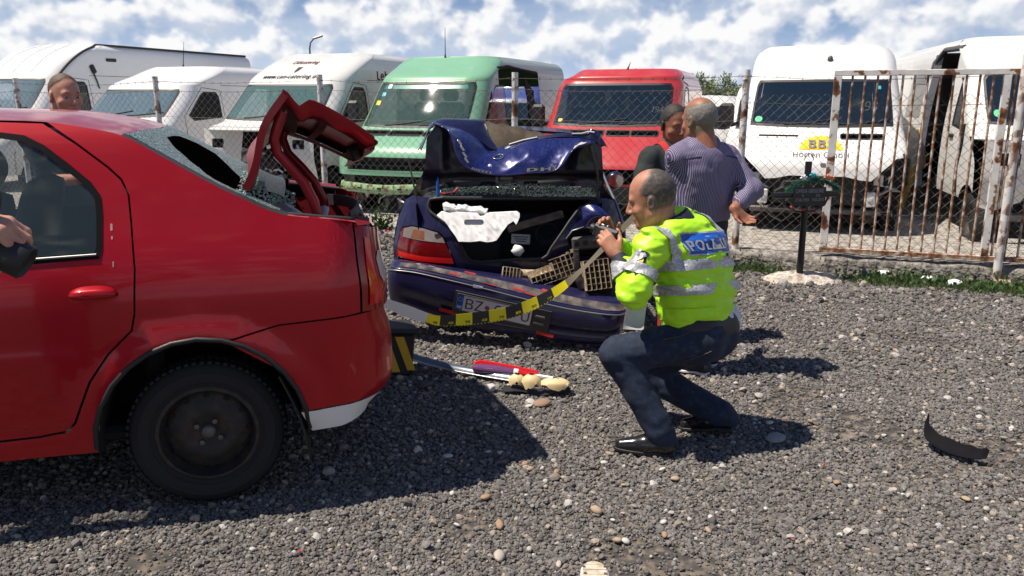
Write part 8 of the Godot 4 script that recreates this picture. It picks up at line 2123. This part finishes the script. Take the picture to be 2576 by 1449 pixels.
	func grid(nu: int, nv: int, fn: Callable, out := Vector3.ZERO, thick := 0.0) -> MB:
		var P := []
		P.resize((nu + 1) * (nv + 1))
		for j in nv + 1:
			for i in nu + 1:
				P[j * (nu + 1) + i] = fn.call(float(i) / nu, float(j) / nv)
		var N := []
		N.resize(P.size())
		for j in nv + 1:
			for i in nu + 1:
				var du: Vector3 = P[j * (nu + 1) + mini(i + 1, nu)] - P[j * (nu + 1) + maxi(i - 1, 0)]
				var dv: Vector3 = P[mini(j + 1, nv) * (nu + 1) + i] - P[maxi(j - 1, 0) * (nu + 1) + i]
				N[j * (nu + 1) + i] = du.cross(dv).normalized()
		var s := 1.0
		if out != Vector3.ZERO:
			var acc := Vector3.ZERO
			for q in N: acc += q
			if acc.dot(out) < 0.0: s = -1.0
		for side in ([0.0] if thick == 0.0 else [0.0, 1.0]):
			var sg: float = s * (1.0 - 2.0 * side)
			for j in nv:
				for i in nu:
					var a := j * (nu + 1) + i
					var idx := [a, a + 1, a + nu + 2, a + nu + 1]
					var q := []
					for k in idx: q.append(P[k] - N[k] * s * thick * side)
					var uv := [Vector2(float(i) / nu, float(j) / nv), Vector2(float(i + 1) / nu, float(j) / nv), Vector2(float(i + 1) / nu, float(j + 1) / nv), Vector2(float(i) / nu, float(j + 1) / nv)]
					tri3(q[0], q[1], q[2], N[idx[0]] * sg, N[idx[1]] * sg, N[idx[2]] * sg, uv[0], uv[1], uv[2])
					tri3(q[0], q[2], q[3], N[idx[0]] * sg, N[idx[2]] * sg, N[idx[3]] * sg, uv[0], uv[2], uv[3])
		if thick > 0.0:
			var rim := []
			for i in nu: rim.append([i, i + 1, Vector2(0, -1)])
			for i in nu: rim.append([nv * (nu + 1) + i, nv * (nu + 1) + i + 1, Vector2(0, 1)])
			for j in nv: rim.append([j * (nu + 1), (j + 1) * (nu + 1), Vector2(-1, 0)])
			for j in nv: rim.append([j * (nu + 1) + nu, (j + 1) * (nu + 1) + nu, Vector2(1, 0)])
			var cen := Vector3.ZERO
			for q in P: cen += q
			cen /= P.size()
			for r in rim:
				var a: Vector3 = P[r[0]]
				var b: Vector3 = P[r[1]]
				quad(a, b, b - N[r[1]] * s * thick, a - N[r[0]] * s * thick, a - cen)
		return self
	func panel(outer: PackedVector2Array, holes: Array, cu: float, cv: float, fn: Callable, out: Vector3) -> MB:
		# a flat outline with holes, cut along a grid and bent onto the surface fn(u, v)
		var lo := outer[0]
		var hi := outer[0]
		for p in outer:
			lo = lo.min(p); hi = hi.max(p)
		var cache := {}
		var nu := ceili((hi.x - lo.x) / cu)
		var nv := ceili((hi.y - lo.y) / cv)
		for j in nv:
			for i in nu:
				var a := lo + Vector2(i * cu, j * cv)
				var cell := PackedVector2Array([a, a + Vector2(cu, 0), a + Vector2(cu, cv), a + Vector2(0, cv)])
				var pcs: Array = Geometry2D.intersect_polygons(outer, cell)
				for h in holes:
					var nxt := []
					for q in pcs: nxt.append_array(Geometry2D.clip_polygons(q, h))
					pcs = nxt
				for q in pcs:
					if q.size() < 3 or Geometry2D.is_polygon_clockwise(q): continue
					var ix := Geometry2D.triangulate_polygon(q)
					for k in range(0, ix.size(), 3):
						var w := []
						for m in 3:
							var p: Vector2 = q[ix[k + m]]
							var key := Vector2i(roundi(p.x * 20000), roundi(p.y * 20000))
							if not cache.has(key):
								var e := 0.004
								var nn: Vector3 = (fn.call(p.x + e, p.y) - fn.call(p.x - e, p.y)).cross(fn.call(p.x, p.y + e) - fn.call(p.x, p.y - e)).normalized()
								if nn.dot(out) < 0.0: nn = -nn
								cache[key] = [fn.call(p.x, p.y), nn, p]
							w.append(cache[key])
						tri3(w[0][0], w[1][0], w[2][0], w[0][1], w[1][1], w[2][1], w[0][2], w[1][2], w[2][2])
		return self
	func prism(poly: PackedVector2Array, depth: float, xf: Transform3D, bev := 0.0) -> MB:
		# outline in local x, y; from z = 0 back to z = -depth
		if Geometry2D.is_polygon_clockwise(poly):
			poly = poly.duplicate(); poly.reverse()
		var face := poly
		if bev > 0.0:
			var ins: Array = Geometry2D.offset_polygon(poly, -bev, Geometry2D.JOIN_MITER)
			if ins.size() == 1 and ins[0].size() == poly.size():
				var best: int = 0
				for k in poly.size():
					if ins[0][k].distance_squared_to(poly[0]) < ins[0][best].distance_squared_to(poly[0]): best = k
				face = PackedVector2Array()
				for k in poly.size(): face.append(ins[0][(best + k) % poly.size()])
			else: bev = 0.0
		var ix := Geometry2D.triangulate_polygon(face)
		for k in range(0, ix.size(), 3):
			var a := face[ix[k]]; var b := face[ix[k + 1]]; var d := face[ix[k + 2]]
			tri(xf * Vector3(a.x, a.y, 0), xf * Vector3(b.x, b.y, 0), xf * Vector3(d.x, d.y, 0), xf.basis.z)
			tri(xf * Vector3(a.x, a.y, -depth), xf * Vector3(b.x, b.y, -depth), xf * Vector3(d.x, d.y, -depth), -xf.basis.z)
		var m := poly.size()
		for k in m:
			var a := poly[k]; var b := poly[(k + 1) % m]
			var e := b - a
			var o := xf.basis * Vector3(e.y, -e.x, 0)
			if bev > 0.0:
				var fa := face[k]; var fb := face[(k + 1) % m]
				quad(xf * Vector3(fa.x, fa.y, 0), xf * Vector3(fb.x, fb.y, 0), xf * Vector3(b.x, b.y, -bev), xf * Vector3(a.x, a.y, -bev), o + xf.basis.z * 0.5)
				quad(xf * Vector3(a.x, a.y, -bev), xf * Vector3(b.x, b.y, -bev), xf * Vector3(b.x, b.y, -depth + bev), xf * Vector3(a.x, a.y, -depth + bev), o)
				quad(xf * Vector3(fa.x, fa.y, -depth), xf * Vector3(fb.x, fb.y, -depth), xf * Vector3(b.x, b.y, -depth + bev), xf * Vector3(a.x, a.y, -depth + bev), o - xf.basis.z * 0.5)
			else:
				quad(xf * Vector3(a.x, a.y, 0), xf * Vector3(b.x, b.y, 0), xf * Vector3(b.x, b.y, -depth), xf * Vector3(a.x, a.y, -depth), o)
		return self
	func ball(ce: Vector3, r: Vector3, bs := Basis.IDENTITY, nu := 12, nv := 8, rough := 0.0, sd := 0) -> MB:
		var no := FastNoiseLite.new()
		no.seed = sd; no.frequency = 0.9
		var f := func(a: float, b: float) -> Array:
			var d := Vector3(cos(a * TAU) * sin(b * PI), cos(b * PI), sin(a * TAU) * sin(b * PI))
			var k := 1.0 + (rough * no.get_noise_3dv(d * 1.3) * 2.0 if rough > 0.0 else 0.0)
			return [ce + bs * (d * r * k), (bs * (d / r)).normalized()]
		for j in nv:
			for i in nu:
				var A = f.call(float(i) / nu, float(j) / nv); var B = f.call(float(i + 1) / nu, float(j) / nv)
				var C = f.call(float(i + 1) / nu, float(j + 1) / nv); var D = f.call(float(i) / nu, float(j + 1) / nv)
				if j > 0: tri3(A[0], B[0], C[0], A[1], B[1], C[1])
				if j < nv - 1: tri3(A[0], C[0], D[0], A[1], C[1], D[1])
		return self
	func add(o: MB, xf := Transform3D.IDENTITY) -> MB:
		for i in o.v.size():
			put(xf * o.v[i], (xf.basis * o.n[i]).normalized(), o.t[i])
		return self
	func map(fn: Callable) -> MB:
		for i in v.size(): v[i] = fn.call(v[i])
		return self
	func mesh() -> ArrayMesh:
		var a := []
		a.resize(Mesh.ARRAY_MAX)
		a[Mesh.ARRAY_VERTEX] = v
		a[Mesh.ARRAY_NORMAL] = n
		a[Mesh.ARRAY_TEX_UV] = t
		if usec: a[Mesh.ARRAY_COLOR] = c
		var m := ArrayMesh.new()
		m.add_surface_from_arrays(Mesh.PRIMITIVE_TRIANGLES, a)
		return m

class Prim:
	var neg := false
	var round := true
	var a := Vector3.ZERO
	var b := Vector3.ZERO
	var ab := Vector3.ZERO
	var l2 := 0.0
	var ra := 0.0
	var dr := 0.0
	var k := 0.02
	var thin := false
	var flat := Vector3.ZERO
	var fs := 0.0
	var inv := Basis.IDENTITY
	var r := Vector3.ONE
	var r2 := Vector3.ONE
	var reach := 0.0
	func dist(p: Vector3) -> float:
		if round:
			var pa: Vector3 = p - a
			if thin: pa += flat * (pa.dot(flat) * fs)
			var h: float = clampf(pa.dot(ab) / l2, 0.0, 1.0)
			return (pa - ab * h).length() - ra - dr * h
		var l: Vector3 = inv * (p - a)
		var k0: float = (l / r).length()
		var k1: float = (l / r2).length()
		return k0 * (k0 - 1.0) / maxf(k1, 1e-6)

class Field:
	# a soft union of tapered capsules and ellipsoids, meshed with surface nets
	var pr: Array[Prim] = []
	var noise: FastNoiseLite
	var amp := 0.0
	var stretch := Vector3.ONE
	var cuts := []   # Plane: keeps the side the normal points away from
	var extra = null
	func cap(a: Vector3, b: Vector3, ra: float, rb: float, k := 0.02, flat := Vector3.ZERO, s := 1.0) -> Field:
		var q := Prim.new()
		q.a = a; q.b = b; q.ab = b - a; q.l2 = maxf((b - a).length_squared(), 1e-9); q.ra = ra; q.dr = rb - ra; q.k = k
		q.thin = s != 1.0; q.flat = flat; q.fs = 1.0 / s - 1.0; q.reach = maxf(ra, rb) * maxf(1.0, s)
		pr.append(q); return self
	func ell(ce: Vector3, r: Vector3, k := 0.02, bs := Basis.IDENTITY, neg := false) -> Field:
		var q := Prim.new()
		q.round = false; q.neg = neg; q.a = ce; q.b = ce; q.r = r; q.r2 = r * r; q.inv = bs.inverse(); q.k = k; q.reach = maxf(r.x, maxf(r.y, r.z))
		pr.append(q); return self
	func d(p: Vector3, act: Array[Prim] = []) -> float:
		var r := 1e3
		var set: Array[Prim] = pr if act.is_empty() else act
		for q: Prim in set:
			var x: float = q.dist(p)
			var k: float = q.k
			if q.neg:
				var h: float = clampf(0.5 - 0.5 * (r + x) / k, 0.0, 1.0)
				r = lerpf(r, -x, h) + k * h * (1.0 - h)
			else:
				var h: float = clampf(0.5 + 0.5 * (r - x) / k, 0.0, 1.0)
				r = lerpf(r, x, h) - k * h * (1.0 - h)
		if amp > 0.0 and absf(r) < 0.1: r += amp * noise.get_noise_3dv(p * stretch)
		if extra != null: r = extra.call(p, r)
		for c in cuts: r = maxf(r, c.distance_to(p))
		return r
	func mesh(mb: MB, cell: float, xf := Transform3D.IDENTITY, colf = null) -> MB:
		var lo := Vector3.ONE * 1e3
		var hi := Vector3.ONE * -1e3
		for q: Prim in pr:
			if not q.neg:
				lo = lo.min(q.a - Vector3.ONE * q.reach).min(q.b - Vector3.ONE * q.reach)
				hi = hi.max(q.a + Vector3.ONE * q.reach).max(q.b + Vector3.ONE * q.reach)
		lo -= Vector3.ONE * (cell * 2 + amp + 0.01); hi += Vector3.ONE * (cell * 2 + amp + 0.01)
		var B := 6
		var nb := Vector3i(((hi - lo) / (cell * B)).ceil())
		var dim := nb * B + Vector3i.ONE
		var sx := 1
		var sy := dim.x
		var sz := dim.x * dim.y
		var val := PackedFloat32Array()
		val.resize(dim.x * dim.y * dim.z)
		val.fill(1e3)
		var half := cell * B * 0.5
		var diag := half * 1.7321
		var live := []
		for bz in nb.z:
			for by in nb.y:
				for bx in nb.x:
					var ce := lo + (Vector3(bx, by, bz) * B + Vector3.ONE * B * 0.5) * cell
					var best := 1e3
					var ds := []
					for q: Prim in pr:
						var x: float = q.dist(ce)
						ds.append(x)
						if not q.neg: best = minf(best, x)
					var sofar := best
					for cp in cuts: sofar = maxf(sofar, cp.distance_to(ce))
					var margin := diag * 1.15 + 0.022 + amp
					if sofar > margin: continue
					if sofar < -margin and extra == null:
						for z in B + 1:
							for y in B + 1:
								var base := (bx * B) + (by * B + y) * sy + (bz * B + z) * sz
								for x in B + 1:
									if val[base + x] > 900.0: val[base + x] = -1.0
						continue
					var act: Array[Prim] = []
					for i in pr.size():
						if ds[i] - diag < best + diag + pr[i].k + 0.004 and (not pr[i].neg or ds[i] < diag + 0.02): act.append(pr[i])
					if act.is_empty(): continue
					live.append(Vector3i(bx, by, bz) * B)
					for z in B + 1:
						for y in B + 1:
							var base := (bx * B) + (by * B + y) * sy + (bz * B + z) * sz
							for x in B + 1:
								if val[base + x] > 900.0:
									val[base + x] = d(lo + Vector3(bx * B + x, by * B + y, bz * B + z) * cell, act)
		var vid := {}
		var P := PackedVector3Array()
		var offs := [0, sx, sy, sx + sy, sz, sx + sz, sy + sz, sx + sy + sz]
		var cor := [Vector3(0, 0, 0), Vector3(1, 0, 0), Vector3(0, 1, 0), Vector3(1, 1, 0), Vector3(0, 0, 1), Vector3(1, 0, 1), Vector3(0, 1, 1), Vector3(1, 1, 1)]
		var edges := [[0, 1], [2, 3], [4, 5], [6, 7], [0, 2], [1, 3], [4, 6], [5, 7], [0, 4], [1, 5], [2, 6], [3, 7]]
		var cells := []
		for l in live:
			for z in B:
				for y in B:
					for x in B:
						var i: int = (l.x + x) + (l.y + y) * sy + (l.z + z) * sz
						var v0 := val[i]
						var neg := v0 < 0.0
						var mixed := false
						for k in 7:
							if (val[i + offs[k + 1]] < 0.0) != neg:
								mixed = true
								break
						if not mixed: continue
						var s := Vector3.ZERO
						var m := 0
						for e in edges:
							var a := val[i + offs[e[0]]]
							var b := val[i + offs[e[1]]]
							if (a < 0.0) != (b < 0.0):
								s += cor[e[0]].lerp(cor[e[1]], clampf(a / (a - b), 0.02, 0.98)); m += 1
						vid[i] = P.size()
						P.append(lo + (Vector3(l.x + x, l.y + y, l.z + z) + s / m) * cell)
						cells.append(i)
		var N := PackedVector3Array()
		N.resize(P.size())
		var T := PackedInt32Array()
		for i in cells:
			for ax in 3:
				var st: int = [sx, sy, sz][ax]
				var s1: int = [sy, sz, sx][ax]
				var s2: int = [sz, sx, sy][ax]
				var a := val[i]
				var b := val[i + st]
				if (a < 0.0) == (b < 0.0): continue
				if not (vid.has(i - s1) and vid.has(i - s2) and vid.has(i - s1 - s2)): continue
				var q := [vid[i], vid[i - s1], vid[i - s1 - s2], vid[i - s2]]
				var nn := (P[q[1]] - P[q[0]]).cross(P[q[2]] - P[q[0]])
				if (a < 0.0): nn = -nn
				var want := Vector3(); want[ax] = 1.0 if a < 0.0 else -1.0
				var fn := (P[q[2]] - P[q[0]]).cross(P[q[3]] - P[q[1]])
				if fn.dot(want) < 0.0: fn = -fn
				for k in q: N[k] += fn
				T.append_array(PackedInt32Array([q[0], q[1], q[2], q[0], q[2], q[3]]))
		for i in N.size(): N[i] = N[i].normalized()
		for k in range(0, T.size(), 3):
			var a := T[k]; var b := T[k + 1]; var c := T[k + 2]
			if (P[b] - P[a]).cross(P[c] - P[a]).dot(N[a] + N[b] + N[c]) > 0.0:
				var sw := b; b = c; c = sw
			for q in [a, b, c]:
				if colf != null: mb.col = colf.call(P[q])
				mb.put(xf * P[q], (xf.basis * N[q]).normalized(), Vector2(P[q].x, P[q].y))
		return mb
	func hit(o: Vector3, dir: Vector3, lift := 0.003, far := 1.0) -> Vector3:
		var s := 0.0
		for i in 48:
			var x := d(o + dir * s)
			if x < lift + 0.0004: break
			s += maxf((x - lift) * 0.85, 0.0004)
			if s > far: break
		return o + dir * s

var used := {}
func numbered(s: String) -> String:
	if not used.has(s):
		used[s] = 0
		return s
	used[s] += 1
	return "%s_%03d" % [s, used[s]]

func thing(called: String, label: String, category: String, xf := Transform3D.IDENTITY, group := "") -> Node3D:
	var o := Node3D.new()
	o.name = numbered(called)
	add_child(o, true)
	o.transform = xf
	o.set_meta("label", label)
	o.set_meta("category", category)
	if group: o.set_meta("group", group)
	return o

func part(called: String, mb, m: Material, to: Node3D, label := "") -> MeshInstance3D:
	var o := MeshInstance3D.new()
	o.mesh = mb.mesh() if mb is MB else mb
	o.name = called
	var k := 0
	while to.has_node(NodePath(o.name)):
		k += 1
		o.name = "%s_%03d" % [called, k]
	o.material_override = m
	to.add_child(o, true)
	if label: o.set_meta("label", label)
	return o

func solo(called: String, mb, m: Material, label: String, category: String, group := "", xf := Transform3D.IDENTITY) -> MeshInstance3D:
	var o := MeshInstance3D.new()
	o.mesh = mb.mesh() if mb is MB else mb
	o.name = numbered(called)
	o.material_override = m
	add_child(o, true)
	o.transform = xf
	o.set_meta("label", label)
	o.set_meta("category", category)
	if group: o.set_meta("group", group)
	return o

func structure(called: String, mb, m: Material) -> MeshInstance3D:
	var o := MeshInstance3D.new()
	o.mesh = mb.mesh() if mb is MB else mb
	o.name = numbered(called)
	o.material_override = m
	add_child(o, true)
	o.set_meta("kind", "structure")
	return o

func lin(r: float, g: float, b: float, a := 1.0) -> Color:
	var c := Color(r, g, b).linear_to_srgb()
	c.a = a
	return c

func mat(c: Color, rough := 0.6, metal := 0.0, coat := 0.0) -> StandardMaterial3D:
	var m := StandardMaterial3D.new()
	m.albedo_color = c
	m.roughness = rough
	m.metallic = metal
	if coat > 0.0:
		m.clearcoat_enabled = true; m.clearcoat = coat; m.clearcoat_roughness = 0.06
	return m

func glass(c: Color, alpha: float) -> StandardMaterial3D:
	var m := mat(Color(c.r, c.g, c.b, alpha), 0.03)
	m.transparency = BaseMaterial3D.TRANSPARENCY_ALPHA
	return m

func noise_tex(freq: float, ramp: Array, seed_ := 1, size := 512, normal := false, oct := 5, type := FastNoiseLite.TYPE_SIMPLEX_SMOOTH, bump := 6.0) -> NoiseTexture2D:
	var no := FastNoiseLite.new()
	no.seed = seed_; no.frequency = freq; no.fractal_octaves = oct; no.noise_type = type
	var t := NoiseTexture2D.new()
	t.width = size; t.height = size; t.seamless = true; t.noise = no
	if normal:
		t.as_normal_map = true; t.bump_strength = bump
	elif ramp.size():
		var g := Gradient.new()
		var of := PackedFloat32Array()
		var co := PackedColorArray()
		for r in ramp:
			of.append(r[0]); co.append(r[1])
		g.offsets = of; g.colors = co
		t.color_ramp = g
	return t

func tex(m: StandardMaterial3D, t: Texture2D, scale: float, world := false) -> StandardMaterial3D:
	m.albedo_texture = t
	m.albedo_color = Color.WHITE
	m.uv1_triplanar = true
	m.uv1_world_triplanar = world
	m.uv1_scale = Vector3.ONE * scale
	return m

func bumpy(m: StandardMaterial3D, freq: float, scale: float, strength := 1.0, bump := 6.0, seed_ := 3) -> StandardMaterial3D:
	m.normal_enabled = true
	m.normal_texture = noise_tex(freq, [], seed_, 256, true, 4, FastNoiseLite.TYPE_SIMPLEX_SMOOTH, bump)
	m.normal_scale = strength
	m.uv1_triplanar = true
	m.uv1_scale = Vector3.ONE * scale
	return m

func pv(a: Array) -> PackedVector2Array:
	var o := PackedVector2Array()
	for i in range(0, a.size(), 2): o.append(Vector2(a[i], a[i + 1]))
	if Geometry2D.is_polygon_clockwise(o): o.reverse()
	return o

func rrect(x0: float, y0: float, x1: float, y1: float, r: float, seg := 4) -> PackedVector2Array:
	var o := PackedVector2Array()
	for k in [[x1 - r, y1 - r, 0.0], [x0 + r, y1 - r, 0.25], [x0 + r, y0 + r, 0.5], [x1 - r, y0 + r, 0.75]]:
		for s in seg + 1:
			var a: float = TAU * (k[2] + 0.25 * s / seg)
			o.append(Vector2(k[0] + cos(a) * r, k[1] + sin(a) * r))
	return o

func curve(xs: Array, x: float) -> float:
	# monotone table [x, y, x, y, ...] read with a smooth (Hermite) interpolation
	var m := xs.size() / 2
	if x <= xs[0]: return xs[1]
	if x >= xs[m * 2 - 2]: return xs[m * 2 - 1]
	var i := 0
	while xs[i * 2 + 2] < x: i += 1
	var x0: float = xs[i * 2]
	var x1: float = xs[i * 2 + 2]
	var y0: float = xs[i * 2 + 1]
	var y1: float = xs[i * 2 + 3]
	var h := x1 - x0
	var s := (y1 - y0) / h
	var m0 := s
	var m1 := s
	if i > 0: m0 = (s + (y0 - xs[i * 2 - 1]) / (x0 - xs[i * 2 - 2])) * 0.5
	if i + 2 < m: m1 = (s + (xs[i * 2 + 5] - y1) / (xs[i * 2 + 4] - x1)) * 0.5
	var t := (x - x0) / h
	return y0 * (1.0 + 2.0 * t) * (1.0 - t) ** 2 + m0 * h * t * (1.0 - t) ** 2 + y1 * t * t * (3.0 - 2.0 * t) + m1 * h * t * t * (t - 1.0)

func frame(o: Vector3, deg: float) -> Transform3D:
	return Transform3D(Basis(Vector3.UP, deg_to_rad(deg)), o)

func words(s: String, height: float, xf: Transform3D, font := "Droid Sans", weight := 700, wide := 0.0, fn = null, depth := 0.002, italic := false) -> MB:
	# lettering as thin geometry; fn may bend it onto a surface
	var t := TextMesh.new()
	var f := SystemFont.new()
	f.font_names = PackedStringArray([font])
	f.font_weight = weight
	f.font_italic = italic
	t.font = f
	t.font_size = 64
	t.pixel_size = 0.001
	t.depth = 0.001
	t.curve_step = 2.0
	t.text = s
	var a := t.get_mesh_arrays()
	var mb := MB.new()
	var vs: PackedVector3Array = a[Mesh.ARRAY_VERTEX]
	var ns: PackedVector3Array = a[Mesh.ARRAY_NORMAL]
	var ix = a[Mesh.ARRAY_INDEX]
	var order := []
	if ix == null or ix.is_empty(): order = range(vs.size())
	else: order = Array(ix)
	var lo := Vector3.ONE * 1e3
	var hi := -lo
	for p in vs:
		lo = lo.min(p); hi = hi.max(p)
	var k := height / maxf(hi.y - lo.y, 1e-4)
	var kx := k if wide <= 0.0 else wide / maxf(hi.x - lo.x, 1e-4)
	var flat := depth <= 0.0
	for i in order:
		if flat and ns[i].z < 0.5: continue
		var p := vs[i] - (lo + hi) * 0.5
		var q := Vector3(p.x * kx, p.y * k, p.z / 0.001 * depth)
		if fn != null: mb.put(fn.call(q), xf.basis * ns[i])
		else: mb.put(xf * q, (xf.basis * ns[i]).normalized())
	return mb
